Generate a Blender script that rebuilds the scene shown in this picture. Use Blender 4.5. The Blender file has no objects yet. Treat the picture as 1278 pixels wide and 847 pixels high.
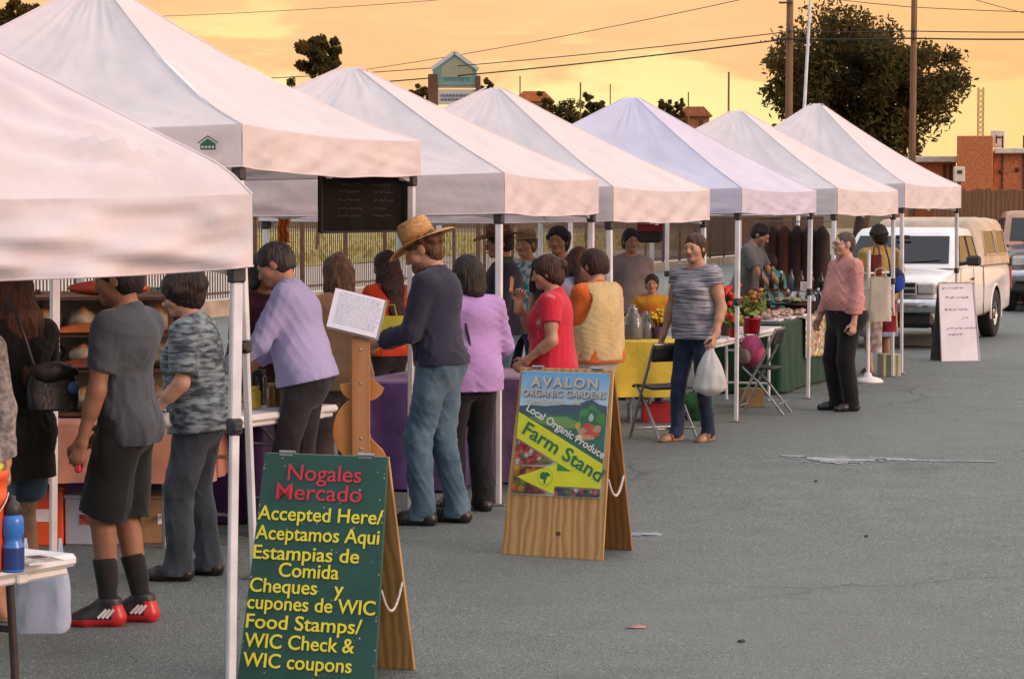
import bpy, math, random
import numpy as np
from mathutils import Vector, Matrix, noise
random.seed(7)
rng = np.random.default_rng(11)
sc = bpy.context.scene
col = sc.collection
R = math.radians
# ------------------------------------------------------------------ camera
F = 3000.0; CU, CV = 639.0, 423.5; CH = 1.9
PITCH = math.atan(158.5 / F)
cd = bpy.data.cameras.new('camera'); cam = bpy.data.objects.new('camera', cd); col.objects.link(cam)
cd.sensor_width = 36; cd.lens = 36 * F / 1278; cd.clip_end = 3000; cd.clip_start = 0.1
cam.location = (0, 0, CH); cam.rotation_euler = (R(90) - PITCH, 0, 0)
sc.camera = cam
# ------------------------------------------------------------------ light
SUN_EL, SUN_AZ = R(13), R(62)            # azimuth from +Y toward +X
world = bpy.data.worlds.new('World'); sc.world = world; world.use_nodes = True
def build_world():
    nt = world.node_tree; N = nt.nodes; L = nt.links; N.clear()
    out = N.new('ShaderNodeOutputWorld'); bg = N.new('ShaderNodeBackground')
    sky = N.new('ShaderNodeTexSky'); sky.sky_type = 'NISHITA'; sky.sun_disc = False
    sky.sun_elevation = SUN_EL; sky.sun_rotation = SUN_AZ; sky.dust_density = 2.0; sky.air_density = 1.2
    tc = N.new('ShaderNodeTexCoord'); sep = N.new('ShaderNodeSeparateXYZ'); L.new(tc.outputs['Generated'], sep.inputs[0])
    # nishita scaled to the dusk level
    skm = N.new('ShaderNodeMix'); skm.data_type = 'RGBA'; skm.blend_type = 'MULTIPLY'; skm.inputs[0].default_value = 1
    L.new(sky.outputs[0], skm.inputs[6]); skm.inputs[7].default_value = (0.09, 0.09, 0.09, 1)
    # high thin overcast of dusk: pale blue grey overhead
    ramp = N.new('ShaderNodeValToRGB'); L.new(sep.outputs[2], ramp.inputs[0])
    e = ramp.color_ramp.elements; e[0].position = 0.0; e[0].color = (.94, .75, .30, 1); e[1].position = 1.0; e[1].color = (1.08, 1.20, 1.32, 1)
    for p, c in ((.035, (1.0, .85, .37, 1)), (.075, (.96, .72, .29, 1)), (.13, (.86, .50, .22, 1)), (.28, (.92, .78, .64, 1)), (.5, (.98, 1.0, 1.05, 1))):
        n = e.new(p); n.color = c
    # clouds: streaks of peach by direction
    mp = N.new('ShaderNodeMapping'); L.new(tc.outputs['Generated'], mp.inputs[0]); mp.inputs['Scale'].default_value = (6, 6, 34); mp.inputs['Location'].default_value = (3.1, .4, .35)
    nz = N.new('ShaderNodeTexNoise'); L.new(mp.outputs[0], nz.inputs[0]); nz.inputs['Scale'].default_value = 1.35; nz.inputs['Detail'].default_value = 7; nz.inputs['Roughness'].default_value = .56; nz.inputs['Distortion'].default_value = .35
    # more cloud higher up and to the right
    hi = N.new('ShaderNodeMapRange'); L.new(sep.outputs[2], hi.inputs[0]); hi.inputs[1].default_value = .030; hi.inputs[2].default_value = .088; hi.inputs[3].default_value = -.17; hi.inputs[4].default_value = .17
    rt = N.new('ShaderNodeMapRange'); L.new(sep.outputs[0], rt.inputs[0]); rt.inputs[1].default_value = .02; rt.inputs[2].default_value = .22; rt.inputs[3].default_value = 0; rt.inputs[4].default_value = .14
    a1 = N.new('ShaderNodeMath'); L.new(nz.outputs[0], a1.inputs[0]); L.new(hi.outputs[0], a1.inputs[1])
    a2 = N.new('ShaderNodeMath'); L.new(a1.outputs[0], a2.inputs[0]); L.new(rt.outputs[0], a2.inputs[1])
    cr = N.new('ShaderNodeMapRange'); cr.interpolation_type = 'SMOOTHSTEP'; L.new(a2.outputs[0], cr.inputs[0]); cr.inputs[1].default_value = .47; cr.inputs[2].default_value = .57
    mp2 = N.new('ShaderNodeMapping'); L.new(tc.outputs['Generated'], mp2.inputs[0]); mp2.inputs['Scale'].default_value = (20, 20, 120)
    nz2 = N.new('ShaderNodeTexNoise'); L.new(mp2.outputs[0], nz2.inputs[0]); nz2.inputs['Scale'].default_value = 1.2; nz2.inputs['Detail'].default_value = 5
    cc = N.new('ShaderNodeMix'); cc.data_type = 'RGBA'; L.new(nz2.outputs[0], cc.inputs[0]); cc.inputs[6].default_value = (.92, .44, .21, 1); cc.inputs[7].default_value = (1.0, .60, .26, 1)
    m1 = N.new('ShaderNodeMix'); m1.data_type = 'RGBA'; L.new(ramp.outputs[0], m1.inputs[6]); L.new(cc.outputs[2], m1.inputs[7])
    # streaks belong to the low sky only
    lo = N.new('ShaderNodeMapRange'); L.new(sep.outputs[2], lo.inputs[0]); lo.inputs[1].default_value = .14; lo.inputs[2].default_value = .3; lo.inputs[3].default_value = 1.0; lo.inputs[4].default_value = .12
    mm = N.new('ShaderNodeMath'); mm.operation = 'MULTIPLY'; L.new(cr.outputs[0], mm.inputs[0]); L.new(lo.outputs[0], mm.inputs[1]); L.new(mm.outputs[0], m1.inputs[0])
    # warmer toward the right horizon
    rw = N.new('ShaderNodeMapRange'); L.new(sep.outputs[0], rw.inputs[0]); rw.inputs[1].default_value = .06; rw.inputs[2].default_value = .3; rw.inputs[4].default_value = .9
    lw = N.new('ShaderNodeMapRange'); L.new(sep.outputs[2], lw.inputs[0]); lw.inputs[1].default_value = .12; lw.inputs[2].default_value = .4; lw.inputs[3].default_value = 1; lw.inputs[4].default_value = 0
    ww = N.new('ShaderNodeMath'); ww.operation = 'MULTIPLY'; L.new(rw.outputs[0], ww.inputs[0]); L.new(lw.outputs[0], ww.inputs[1])
    m2 = N.new('ShaderNodeMix'); m2.data_type = 'RGBA'; L.new(ww.outputs[0], m2.inputs[0]); L.new(m1.outputs[2], m2.inputs[6]); m2.inputs[7].default_value = (.92, .46, .15, 1)
    # the glow lies ahead and to the right; the low sky behind the viewer's left is cool dusk blue
    dp = N.new('ShaderNodeVectorMath'); dp.operation = 'DOT_PRODUCT'; L.new(tc.outputs['Generated'], dp.inputs[0]); dp.inputs[1].default_value = (.80, .60, 0)
    bw = N.new('ShaderNodeMapRange'); L.new(dp.outputs['Value'], bw.inputs[0]); bw.inputs[1].default_value = -.55; bw.inputs[2].default_value = .25; bw.inputs[3].default_value = 1; bw.inputs[4].default_value = 0
    cb = N.new('ShaderNodeMath'); cb.operation = 'MULTIPLY'; L.new(bw.outputs[0], cb.inputs[0]); lw2 = N.new('ShaderNodeMapRange'); L.new(sep.outputs[2], lw2.inputs[0]); lw2.inputs[1].default_value = .3; lw2.inputs[2].default_value = .8; lw2.inputs[3].default_value = .85; lw2.inputs[4].default_value = 0; L.new(lw2.outputs[0], cb.inputs[1])
    m3 = N.new('ShaderNodeMix'); m3.data_type = 'RGBA'; L.new(cb.outputs[0], m3.inputs[0]); L.new(m2.outputs[2], m3.inputs[6]); m3.inputs[7].default_value = (.50, .54, .68, 1)
    ad = N.new('ShaderNodeMix'); ad.data_type = 'RGBA'; ad.inputs[0].default_value = .12; L.new(m3.outputs[2], ad.inputs[6]); L.new(skm.outputs[2], ad.inputs[7])
    L.new(ad.outputs[2], bg.inputs[0]); bg.inputs[1].default_value = 1.0; L.new(bg.outputs[0], out.inputs[0])
build_world()
sd = bpy.data.lights.new('sun', 'SUN'); sun = bpy.data.objects.new('sun', sd); col.objects.link(sun)
sd.energy = 1.75; sd.angle = R(24); sd.color = (1.0, .62, .50)
sv = Vector((math.sin(SUN_AZ + R(58)) * math.cos(SUN_EL), math.cos(SUN_AZ + R(58)) * math.cos(SUN_EL), math.sin(SUN_EL)))
sv = Vector((.86, -.42, .30)).normalized()
sun.rotation_euler = sv.to_track_quat('Z', 'Y').to_euler()
vs = sc.view_settings; vs.view_transform = 'Standard'; vs.look = 'None'; vs.exposure = 0.32; vs.gamma = 1; vs.use_curve_mapping = False
sc.cycles.max_bounces = 6; sc.cycles.transparent_max_bounces = 8; sc.cycles.caustics_reflective = False; sc.cycles.caustics_refractive = False
# ------------------------------------------------------------------ helpers
cp, sp_ = math.cos(PITCH), math.sin(PITCH)
def ray(u, v):
    a, b = (u - CU) / F, (CV - v) / F
    return Vector((a, cp + b * sp_, -sp_ + b * cp))
def at(u, v, Y):
    r = ray(u, v); return Vector((0, 0, CH)) + r * (Y / r.y)
def ground(u, v, z=0.0):
    r = ray(u, v); return Vector((0, 0, CH)) + r * ((z - CH) / r.z)
def X(u, Y): return (u - CU) / F * Y * 1.0014

class MB:
    """collects shapes of one mesh"""
    def __init__(s): s.v = []; s.f = []; s.m = []; s.sm = []
    def add(s, vs, fs, mi=0, smooth=False):
        o = len(s.v); s.v += [tuple(p) for p in vs]
        for f in fs: s.f.append(tuple(i + o for i in f)); s.m.append(mi); s.sm.append(smooth)
        return s
    def box(s, c, d, M=None, mi=0, bev=0.0):
        x, y, z = d[0] / 2, d[1] / 2, d[2] / 2
        if bev > 0:
            b = min(bev, x * .9, y * .9, z * .9); vs = []; key = {}
            for sx in (-1, 1):
                for sy in (-1, 1):
                    for sz in (-1, 1):
                        for k in range(3):
                            p = [sx * x, sy * y, sz * z]
                            for j in range(3):
                                if j != k: p[j] -= (sx, sy, sz)[j] * b
                            key[(sx, sy, sz, k)] = len(vs); vs.append(Vector(p))
            fs = []
            for k in range(3):
                i, j = (k + 1) % 3, (k + 2) % 3
                for sg in (-1, 1):
                    q = []
                    for a, bb in ((-1, -1), (1, -1), (1, 1), (-1, 1)):
                        t = [0, 0, 0]; t[k] = sg; t[i] = a; t[j] = bb; q.append(key[(*t, k)])
                    fs.append(tuple(q if sg > 0 else q[::-1]))
                for a in (-1, 1):
                    for bb in (-1, 1):
                        t0 = [0, 0, 0]; t1 = [0, 0, 0]; t0[k] = -1; t1[k] = 1
                        for t in (t0, t1): t[i] = a; t[j] = bb
                        q = [key[(*t0, i)], key[(*t1, i)], key[(*t1, j)], key[(*t0, j)]]
                        fs.append(tuple(q if a * bb < 0 else q[::-1]))
            for sx in (-1, 1):
                for sy in (-1, 1):
                    for sz in (-1, 1):
                        q = [key[(sx, sy, sz, k)] for k in range(3)]; fs.append(tuple(q if sx * sy * sz > 0 else q[::-1]))
        else:
            vs = [Vector((a * x, b * y, e * z)) for a in (-1, 1) for b in (-1, 1) for e in (-1, 1)]
            fs = [(0, 1, 3, 2), (4, 6, 7, 5), (0, 4, 5, 1), (2, 3, 7, 6), (0, 2, 6, 4), (1, 5, 7, 3)]
        c = Vector(c)
        vs = [(M @ p if M else p) + c for p in vs]
        return s.add(vs, fs, mi)
    def bar(s, p0, p1, w, h, mi=0, up=(0, 0, 1), bev=0.0):
        p0, p1 = Vector(p0), Vector(p1); y = (p1 - p0); l = y.length; y.normalize(); u = Vector(up)
        if abs(y.dot(u)) > .98: u = Vector((1, 0, 0))
        x = y.cross(u).normalized(); z = x.cross(y)
        return s.box((p0 + p1) / 2, (w, l, h), Matrix((x, y, z)).transposed(), mi, bev)
    def tube(s, pts, r, n=10, mi=0, caps=True, closed=False):
        pts = [Vector(p) for p in pts]; k = len(pts); rs = r if isinstance(r, (list, tuple)) else [r] * k
        rings = []; prev = None
        for i, p in enumerate(pts):
            t = (pts[(i + 1) % k] - pts[i - 1]) if (closed or 0 < i < k - 1) else (pts[1] - pts[0] if i == 0 else pts[-1] - pts[-2])
            t.normalize()
            if prev is None:
                a = Vector((0, 0, 1)) if abs(t.z) < .9 else Vector((1, 0, 0)); x = t.cross(a).normalized()
            else: x = (prev - t * prev.dot(t)).normalized()
            prev = x; y = t.cross(x)
            rings.append([p + (x * math.cos(2 * math.pi * j / n) + y * math.sin(2 * math.pi * j / n)) * rs[i] for j in range(n)])
        vs = [p for rg in rings for p in rg]; fs = []
        for i in range(k if closed else k - 1):
            a, b = i * n, ((i + 1) % k) * n
            for j in range(n): fs.append((a + j, a + (j + 1) % n, b + (j + 1) % n, b + j))
        s.add(vs, fs, mi, True)
        if caps and not closed: s.add(rings[0], [tuple(range(n))[::-1]], mi); s.add(rings[-1], [tuple(range(n))], mi)
        return s
    def lathe(s, prof, n=24, mi=0, c=(0, 0, 0), M=None, smooth=True):
        c = Vector(c); vs = []
        for r, z in prof:
            for j in range(n):
                p = Vector((r * math.cos(2 * math.pi * j / n), r * math.sin(2 * math.pi * j / n), z)); vs.append((M @ p if M else p) + c)
        fs = []
        for i in range(len(prof) - 1):
            for j in range(n): fs.append((i * n + j, i * n + (j + 1) % n, (i + 1) * n + (j + 1) % n, (i + 1) * n + j))
        return s.add(vs, fs, mi, smooth)
    def prism(s, poly, z0, z1, mi=0, M=None, c=(0, 0, 0)):
        n = len(poly); c = Vector(c)
        vs = [Vector((x, y, z0)) for x, y in poly] + [Vector((x, y, z1)) for x, y in poly]
        vs = [(M @ p if M else p) + c for p in vs]
        fs = [tuple(range(n))[::-1], tuple(range(n, 2 * n))] + [(i, (i + 1) % n, n + (i + 1) % n, n + i) for i in range(n)]
        return s.add(vs, fs, mi)
    def grid(s, fn, nu, nv, mi=0, smooth=True, flip=False):
        vs = [fn(i / nu, j / nv) for j in range(nv + 1) for i in range(nu + 1)]; w = nu + 1
        fs = [(j * w + i, j * w + i + 1, (j + 1) * w + i + 1, (j + 1) * w + i) for j in range(nv) for i in range(nu)]
        if flip: fs = [f[::-1] for f in fs]
        return s.add(vs, fs, mi, smooth)
    def ball(s, c, r, n=12, m=8, mi=0, M=None, jit=0.0):
        c = Vector(c); rr = r if isinstance(r, (list, tuple)) else (r, r, r); vs = []; k = random.random() * 50
        for i in range(m + 1):
            th = math.pi * i / m
            for j in range(n):
                ph = 2 * math.pi * j / n; p = Vector((math.sin(th) * math.cos(ph), math.sin(th) * math.sin(ph), math.cos(th)))
                if jit: p *= 1 + jit * noise.noise(p * 1.7 + Vector((k, 0, 0)))
                p = Vector((p.x * rr[0], p.y * rr[1], p.z * rr[2])); vs.append((M @ p if M else p) + c)
        fs = [(i * n + j, i * n + (j + 1) % n, (i + 1) * n + (j + 1) % n, (i + 1) * n + j) for i in range(m) for j in range(n)]
        return s.add(vs, [f[::-1] for f in fs], mi, True)
    def build(s, name, mats, parent=None, loc=None, rotz=None, bevel=0):
        me = bpy.data.meshes.new(name); me.from_pydata(s.v, [], s.f)
        if not isinstance(mats, (list, tuple)): mats = [mats]
        for m in mats: me.materials.append(m)
        me.polygons.foreach_set('material_index', s.m); me.polygons.foreach_set('use_smooth', s.sm); me.update()
        o = bpy.data.objects.new(name, me); col.objects.link(o)
        if parent: o.parent = parent
        if loc is not None: o.location = loc
        if rotz is not None: o.rotation_euler = (0, 0, rotz)
        if bevel:
            b = o.modifiers.new('bevel', 'BEVEL'); b.width = bevel; b.segments = 2; b.limit_method = 'ANGLE'
        return o
def tag(o, label=None, cat=None, group=None, kind=None):
    if label: o['label'] = label
    if cat: o['category'] = cat
    if group: o['group'] = group
    if kind: o['kind'] = kind
    return o
def thing(name, label, cat, loc=(0, 0, 0), rotz=0, group=None):
    o = bpy.data.objects.new(name, None); col.objects.link(o); o.empty_display_size = .1
    o.location = loc; o.rotation_euler = (0, 0, rotz)
    return tag(o, label, cat, group)
def copy_tree(o, parent=None):
    c = o.copy(); col.objects.link(c)
    if parent: c.parent = parent
    for ch in list(o.children): copy_tree(ch, c)
    return c
def face_rot(fx, fy): return math.atan2(-fx, fy)
# ------------------------------------------------------------------ materials
def mat(name, c, rough=.6, nscale=8.0, namt=.18, bump=.0, bscale=60.0, metal=0.0, spec=.5, c2=None, stretch=(1, 1, 1), detail=4, coat=0.0, sheen=0.0, trans=0.0, alpha=1.0, bdist=.01, lo=.35, hi=.65, sss=0):
    m = bpy.data.materials.new(name); m.use_nodes = True; nt = m.node_tree; N = nt.nodes; L = nt.links
    b = N['Principled BSDF']; b.inputs['Roughness'].default_value = rough; b.inputs['Metallic'].default_value = metal; b.inputs['Specular IOR Level'].default_value = spec
    if coat: b.inputs['Coat Weight'].default_value = coat
    if sheen: b.inputs['Sheen Weight'].default_value = sheen
    if trans: b.inputs['Transmission Weight'].default_value = trans
    if alpha < 1: b.inputs['Alpha'].default_value = alpha
    if sss: b.inputs['Subsurface Weight'].default_value = sss; b.inputs['Subsurface Radius'].default_value = (.01, .004, .002)
    tc = N.new('ShaderNodeTexCoord'); mp = N.new('ShaderNodeMapping'); L.new(tc.outputs['Object'], mp.inputs[0]); mp.inputs['Scale'].default_value = stretch
    nz = N.new('ShaderNodeTexNoise'); L.new(mp.outputs[0], nz.inputs[0]); nz.inputs['Scale'].default_value = nscale; nz.inputs['Detail'].default_value = detail
    mr = N.new('ShaderNodeMapRange'); L.new(nz.outputs[0], mr.inputs[0]); mr.inputs[1].default_value = lo; mr.inputs[2].default_value = hi
    mx = N.new('ShaderNodeMix'); mx.data_type = 'RGBA'; L.new(mr.outputs[0], mx.inputs[0])
    if c2 is None: c2 = tuple(x * (1 - namt * 1.6) for x in c); c = tuple(min(1, x * (1 + namt * .5)) for x in c)
    mx.inputs[6].default_value = (*c2, 1); mx.inputs[7].default_value = (*c, 1); L.new(mx.outputs[2], b.inputs['Base Color'])
    if bump:
        nb = N.new('ShaderNodeTexNoise'); L.new(mp.outputs[0], nb.inputs[0]); nb.inputs['Scale'].default_value = bscale; nb.inputs['Detail'].default_value = 5
        bp = N.new('ShaderNodeBump'); bp.inputs['Strength'].default_value = bump; bp.inputs['Distance'].default_value = bdist; L.new(nb.outputs[0], bp.inputs['Height']); L.new(bp.outputs[0], b.inputs['Normal'])
    return m
def cloth_mat(name, c, amt=.16, c2=None, nscale=5, stretch=(1, 1, 1), bump=.35, lo=.35, hi=.65, rough=.85):
    return mat(name, c, rough, nscale, amt, bump, 28, c2=c2, stretch=stretch, sheen=.15, spec=.2, bdist=.012, lo=lo, hi=hi)
def translucent(name, c, tr=.3, rough=.7, nscale=3, namt=.06, bump=.15, bscale=9, bdist=.02):
    m = mat(name, c, rough, nscale, namt, bump, bscale, spec=.25, bdist=bdist)
    nt = m.node_tree; N = nt.nodes; L = nt.links; b = N['Principled BSDF']; out = N['Material Output']
    t = N.new('ShaderNodeBsdfTranslucent'); t.inputs[0].default_value = (*c, 1); mx = N.new('ShaderNodeMixShader'); mx.inputs[0].default_value = tr
    L.new(b.outputs[0], mx.inputs[1]); L.new(t.outputs[0], mx.inputs[2]); L.new(mx.outputs[0], out.inputs[0])
    return m
def wood_mat(name, c, c2, scale=3.0, axis='X', rough=.5, dist=3.5, stretch=(1, 1, 1)):
    m = mat(name, c, rough, 60, .1, .15, 90, stretch=stretch)
    nt = m.node_tree; N = nt.nodes; L = nt.links; b = N['Principled BSDF']
    tc = N.new('ShaderNodeTexCoord'); mp = N.new('ShaderNodeMapping'); L.new(tc.outputs['Object'], mp.inputs[0]); mp.inputs['Scale'].default_value = stretch
    w = N.new('ShaderNodeTexWave'); w.wave_type = 'BANDS'; w.bands_direction = axis; w.inputs['Scale'].default_value = scale; w.inputs['Distortion'].default_value = dist; w.inputs['Detail'].default_value = 2.5; w.inputs['Detail Scale'].default_value = 1.2
    L.new(mp.outputs[0], w.inputs[0]); mx = N.new('ShaderNodeMix'); mx.data_type = 'RGBA'; L.new(w.outputs[1], mx.inputs[0]); mx.inputs[6].default_value = (*c, 1); mx.inputs[7].default_value = (*c2, 1)
    nz = N.new('ShaderNodeTexNoise'); L.new(mp.outputs[0], nz.inputs[0]); nz.inputs['Scale'].default_value = 2.2
    m2 = N.new('ShaderNodeMix'); m2.data_type = 'RGBA'; m2.blend_type = 'MULTIPLY'; m2.inputs[0].default_value = .35; L.new(mx.outputs[2], m2.inputs[6]); L.new(nz.outputs[0], m2.inputs[7]); L.new(m2.outputs[2], b.inputs['Base Color'])
    return m
M = {}
M['canvas'] = translucent('tent_canvas', (.86, .785, .79), .22, .62, 2.2, .05, .35, 7, .03)
M['canvas_blue'] = translucent('tent_canvas_cool', (.75, .73, .87), .22, .62, 2.2, .05, .3, 7, .03)
M['white_metal'] = mat('white_metal', (.74, .75, .77), .38, 6, .1, .05, 40)
M['dark_plastic'] = mat('dark_plastic', (.035, .035, .04), .5, 20, .2)
M['grey_metal'] = mat('grey_metal', (.36, .37, .39), .32, 12, .15, metal=.75)
M['chrome'] = mat('chrome', (.62, .62, .63), .18, 12, .1, metal=1)
M['white_plastic'] = mat('white_plastic', (.78, .79, .80), .42, 9, .06, .05, 120)
M['black'] = mat('black_paint', (.018, .018, .02), .5, 14, .2)
M['brown_metal'] = mat('dark_steel_pipe', (.05, .035, .03), .45, 14, .2)
M['paper'] = mat('paper', (.80, .82, .88), .7, 12, .04)
M['steel_fence'] = mat('rusty_steel', (.13, .075, .045), .75, 9, .35, .2, 50, c2=(.07, .045, .035))
# ================================================================== ground
def asphalt_mat():
    m = bpy.data.materials.new('asphalt'); m.use_nodes = True; nt = m.node_tree; N = nt.nodes; L = nt.links; b = N['Principled BSDF']
    tc = N.new('ShaderNodeTexCoord'); P = tc.outputs['Object']
    def nz(s, d=4, r=.55):
        n = N.new('ShaderNodeTexNoise'); L.new(P, n.inputs[0]); n.inputs['Scale'].default_value = s; n.inputs['Detail'].default_value = d; n.inputs['Roughness'].default_value = r; return n.outputs[0]
    def mr(x, a, bb, lo=0, hi=1):
        n = N.new('ShaderNodeMapRange'); L.new(x, n.inputs[0]); n.inputs[1].default_value = a; n.inputs[2].default_value = bb; n.inputs[3].default_value = lo; n.inputs[4].default_value = hi; return n.outputs[0]
    def mix(f, a, bb, bl='MIX'):
        n = N.new('ShaderNodeMix'); n.data_type = 'RGBA'; n.blend_type = bl
        if isinstance(f, float): n.inputs[0].default_value = f
        else: L.new(f, n.inputs[0])
        for i, x in ((6, a), (7, bb)):
            if isinstance(x, tuple): n.inputs[i].default_value = (*x, 1)
            else: L.new(x, n.inputs[i])
        return n.outputs[2]
    c = mix(mr(nz(.35, 5), .35, .65), (.154, .205, .203), (.190, .236, .230))
    c = mix(mr(nz(2.3, 6, .65), .38, .66), c, (.132, .168, .166))
    # aggregate: pale and dark chips
    vo = N.new('ShaderNodeTexVoronoi'); L.new(P, vo.inputs[0]); vo.inputs['Scale'].default_value = 120
    sx = N.new('ShaderNodeSeparateColor'); L.new(vo.outputs['Color'], sx.inputs[0])
    c = mix(mr(sx.outputs[0], .80, .97), c, (.34, .35, .32))
    c = mix(mr(sx.outputs[1], .72, .95), c, (.06, .07, .07))
    # sparse brighter stones
    v3 = N.new('ShaderNodeTexVoronoi'); L.new(P, v3.inputs[0]); v3.inputs['Scale'].default_value = 22
    s3 = N.new('ShaderNodeSeparateColor'); L.new(v3.outputs['Color'], s3.inputs[0])
    st = N.new('ShaderNodeMath'); st.operation = 'MULTIPLY'; L.new(mr(v3.outputs['Distance'], .10, .20, 1, 0), st.inputs[0]); L.new(mr(s3.outputs[2], .86, .90), st.inputs[1])
    c = mix(st.outputs[0], c, (.42, .42, .39))
    # cracks
    v2 = N.new('ShaderNodeTexVoronoi'); v2.feature = 'DISTANCE_TO_EDGE'; v2.inputs['Scale'].default_value = .42
    nd = N.new('ShaderNodeTexNoise'); L.new(P, nd.inputs[0]); nd.inputs['Scale'].default_value = 3.5; nd.inputs['Detail'].default_value = 6
    ma = N.new('ShaderNodeMix'); ma.data_type = 'RGBA'; ma.blend_type = 'LINEAR_LIGHT'; ma.inputs[0].default_value = .16; L.new(P, ma.inputs[6]); L.new(nd.outputs['Color'], ma.inputs[7]); L.new(ma.outputs[2], v2.inputs[0])
    ck = mr(v2.outputs['Distance'], .002, .010, .9, 0)
    gate = mr(nz(.22, 2), .50, .60)
    cg = N.new('ShaderNodeMath'); cg.operation = 'MULTIPLY'; L.new(ck, cg.inputs[0]); L.new(gate, cg.inputs[1])
    c = mix(cg.outputs[0], c, (.04, .042, .042))
    # oil stains
    c = mix(mr(nz(.8, 3), .60, .74, 0, .5), c, (.065, .07, .068))
    c = mix(mr(nz(.13, 4), .45, .62, 0, .5), c, (.19, .205, .19))
    L.new(c, b.inputs['Base Color']); b.inputs['Roughness'].default_value = .62; b.inputs['Specular IOR Level'].default_value = .45
    bp = N.new('ShaderNodeBump'); bp.inputs['Strength'].default_value = .75; bp.inputs['Distance'].default_value = .012
    ad = N.new('ShaderNodeMath'); ad.operation = 'ADD'; L.new(nz(110, 3, .7), ad.inputs[0]); L.new(vo.outputs['Distance'], ad.inputs[1]); L.new(ad.outputs[0], bp.inputs['Height']); L.new(bp.outputs[0], b.inputs['Normal'])
    return m
def fx(y): return .30 * (y - 62)                     # the fence line
def sheet(name, poly, z, m, kind='structure'):
    b = MB(); b.add([(x, y, z) for x, y in poly], [tuple(range(len(poly)))]); return tag(b.build(name, m), kind=kind)
g = MB(); g.grid(lambda a, b: (-1500 + 3000 * a, -60 + 2400 * b, -.02), 30, 24)
tag(g.build('ground', mat('dry_ground', (.30, .24, .14), .95, .15, .3, .2, 3, c2=(.2, .17, .09))), kind='structure')
sheet('asphalt_lot', [(-14, -8), (60, -8), (60, 118), (fx(118), 118), (fx(15), 15), (-14, 14)], 0, asphalt_mat())
gr_m = mat('gravel', (.60, .53, .45), .95, 1.2, .25, .4, 20, c2=(.46, .40, .33))
sheet('gravel_strip', [(fx(12) - .3, 12), (fx(118) - .3, 118), (fx(118) - 14, 124), (fx(14) - 17, 14)], -.012, gr_m)
def grass_mat():
    return mat('grass_blades', (.50, .42, .12), .9, .25, .3, 0, c2=(.34, .33, .08))
def field():
    b = MB(); b.grid(lambda a, c: (fx(16 + c * 200) - 15 - a * 130 - 10 * noise.noise(Vector((a * 3, c * 6, 0))), 16 + c * 200, .0 + .35 * a + .12 * noise.noise(Vector((a * 40, c * 40, 2)))), 40, 50, flip=True)
    tag(b.build('field', mat('grass_field', (.52, .43, .13), .95, .3, .3, .4, 6, c2=(.34, .33, .09))), kind='structure')
    t = MB(); r = random.Random(4)
    for i in range(5200):
        c = r.random() ** 1.6; a = r.random() ** 1.5; y = 16 + c * 170; x = fx(y) - 15 - a * 60; h = .18 + .3 * r.random(); w = .06 + .06 * r.random(); an = r.random() * 6.3
        dx, dy = math.cos(an) * w, math.sin(an) * w; z = .02 + .35 * a * 60 / 130
        t.add([(x - dx, y - dy, z - .05), (x + dx, y + dy, z - .05), (x + dx * .3 + r.uniform(-.1, .1), y + r.uniform(-.1, .1), z + h)], [(0, 1, 2)])
    tag(t.build('grass', grass_mat()), kind='stuff')
field()
def hills():
    b = MB()
    def fn(a, c):
        x = -260 + 620 * a; y = 287 + 70 * c
        h = 12.6 + 2.2 * noise.noise(Vector((x * .011, 3.1, 0))) + 2 * noise.noise(Vector((x * .05, 1, 0)))
        h -= 9.0 * min(1, max(0, (x - 28) / 22))
        return (x, y, -1 + (h + 2.5 + 3 * noise.noise(Vector((x * .02, y * .02, 5)))) * math.sin(min(1, c * 1.6) * math.pi / 2))
    b.grid(fn, 90, 18)
    tag(b.build('hills', mat('hill_scrub', (.17, .105, .05), .95, .06, .3, .5, .5, c2=(.07, .065, .03), bdist=1)), kind='structure')
hills()
def marking():
    r = random.Random(3); b = MB()
    def blob(pts, n=6, jx=.012, jy=.02):
        fine = []
        for i, (u, v) in enumerate(pts):
            p = ground(u, v); q = ground(*pts[(i + 1) % len(pts)])
            for k in range(n): w = p.lerp(q, k / n); fine.append((w.x + r.uniform(-jx, jx), w.y + r.uniform(-jy, jy), .004))
        zc[0] += .0001; b.add([(x, y, zc[0]) for x, y, _ in fine], [tuple(range(len(fine)))])
    zc = [.004]
    top = lambda u: 568.2 + (u - 972) * .030 + .6 * math.sin(u * .05)
    u = 974
    while u < 1226:          # a broken thin stripe
        l = r.uniform(9, 26); th = 1.2 + 2.2 * math.exp(-((u - 1060) / 70) ** 2); blob([(u, top(u) + th * .8), (u + l, top(u + l) + th), (u + l, top(u + l)), (u, top(u) + .1)], 5); u += l - 1.0
    blob([(1004, 571), (1018, 574.5), (1030, 577.5), (1046, 579.3), (1064, 578.2), (1082, 575.6), (1104, 574), (1106, 572.6), (1004, 569.6)], 9, .02, .05)
    for i in range(90):     # flecks of worn paint around it
        u = 1050 + r.gauss(0, 52); v = top(u) + 3 + abs(r.gauss(0, 3.2)) * (1.6 if 1000 < u < 1090 else .6); p = ground(u, v); k = r.uniform(.005, .014)
        zc[0] += .00003; b.add([(p.x + k * math.cos(a) * r.uniform(.6, 1.3), p.y + 2.2 * k * math.sin(a) * r.uniform(.6, 1.3), zc[0]) for a in [0, 1.05, 2.1, 3.14, 4.2, 5.2]], [tuple(range(6))])
    tag(b.build('road_marking', mat('worn_white_paint', (.40, .42, .44), .85, 9, .2, .3, 60, c2=(.23, .255, .255), lo=.35, hi=.6)), kind='structure')
marking()
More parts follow.
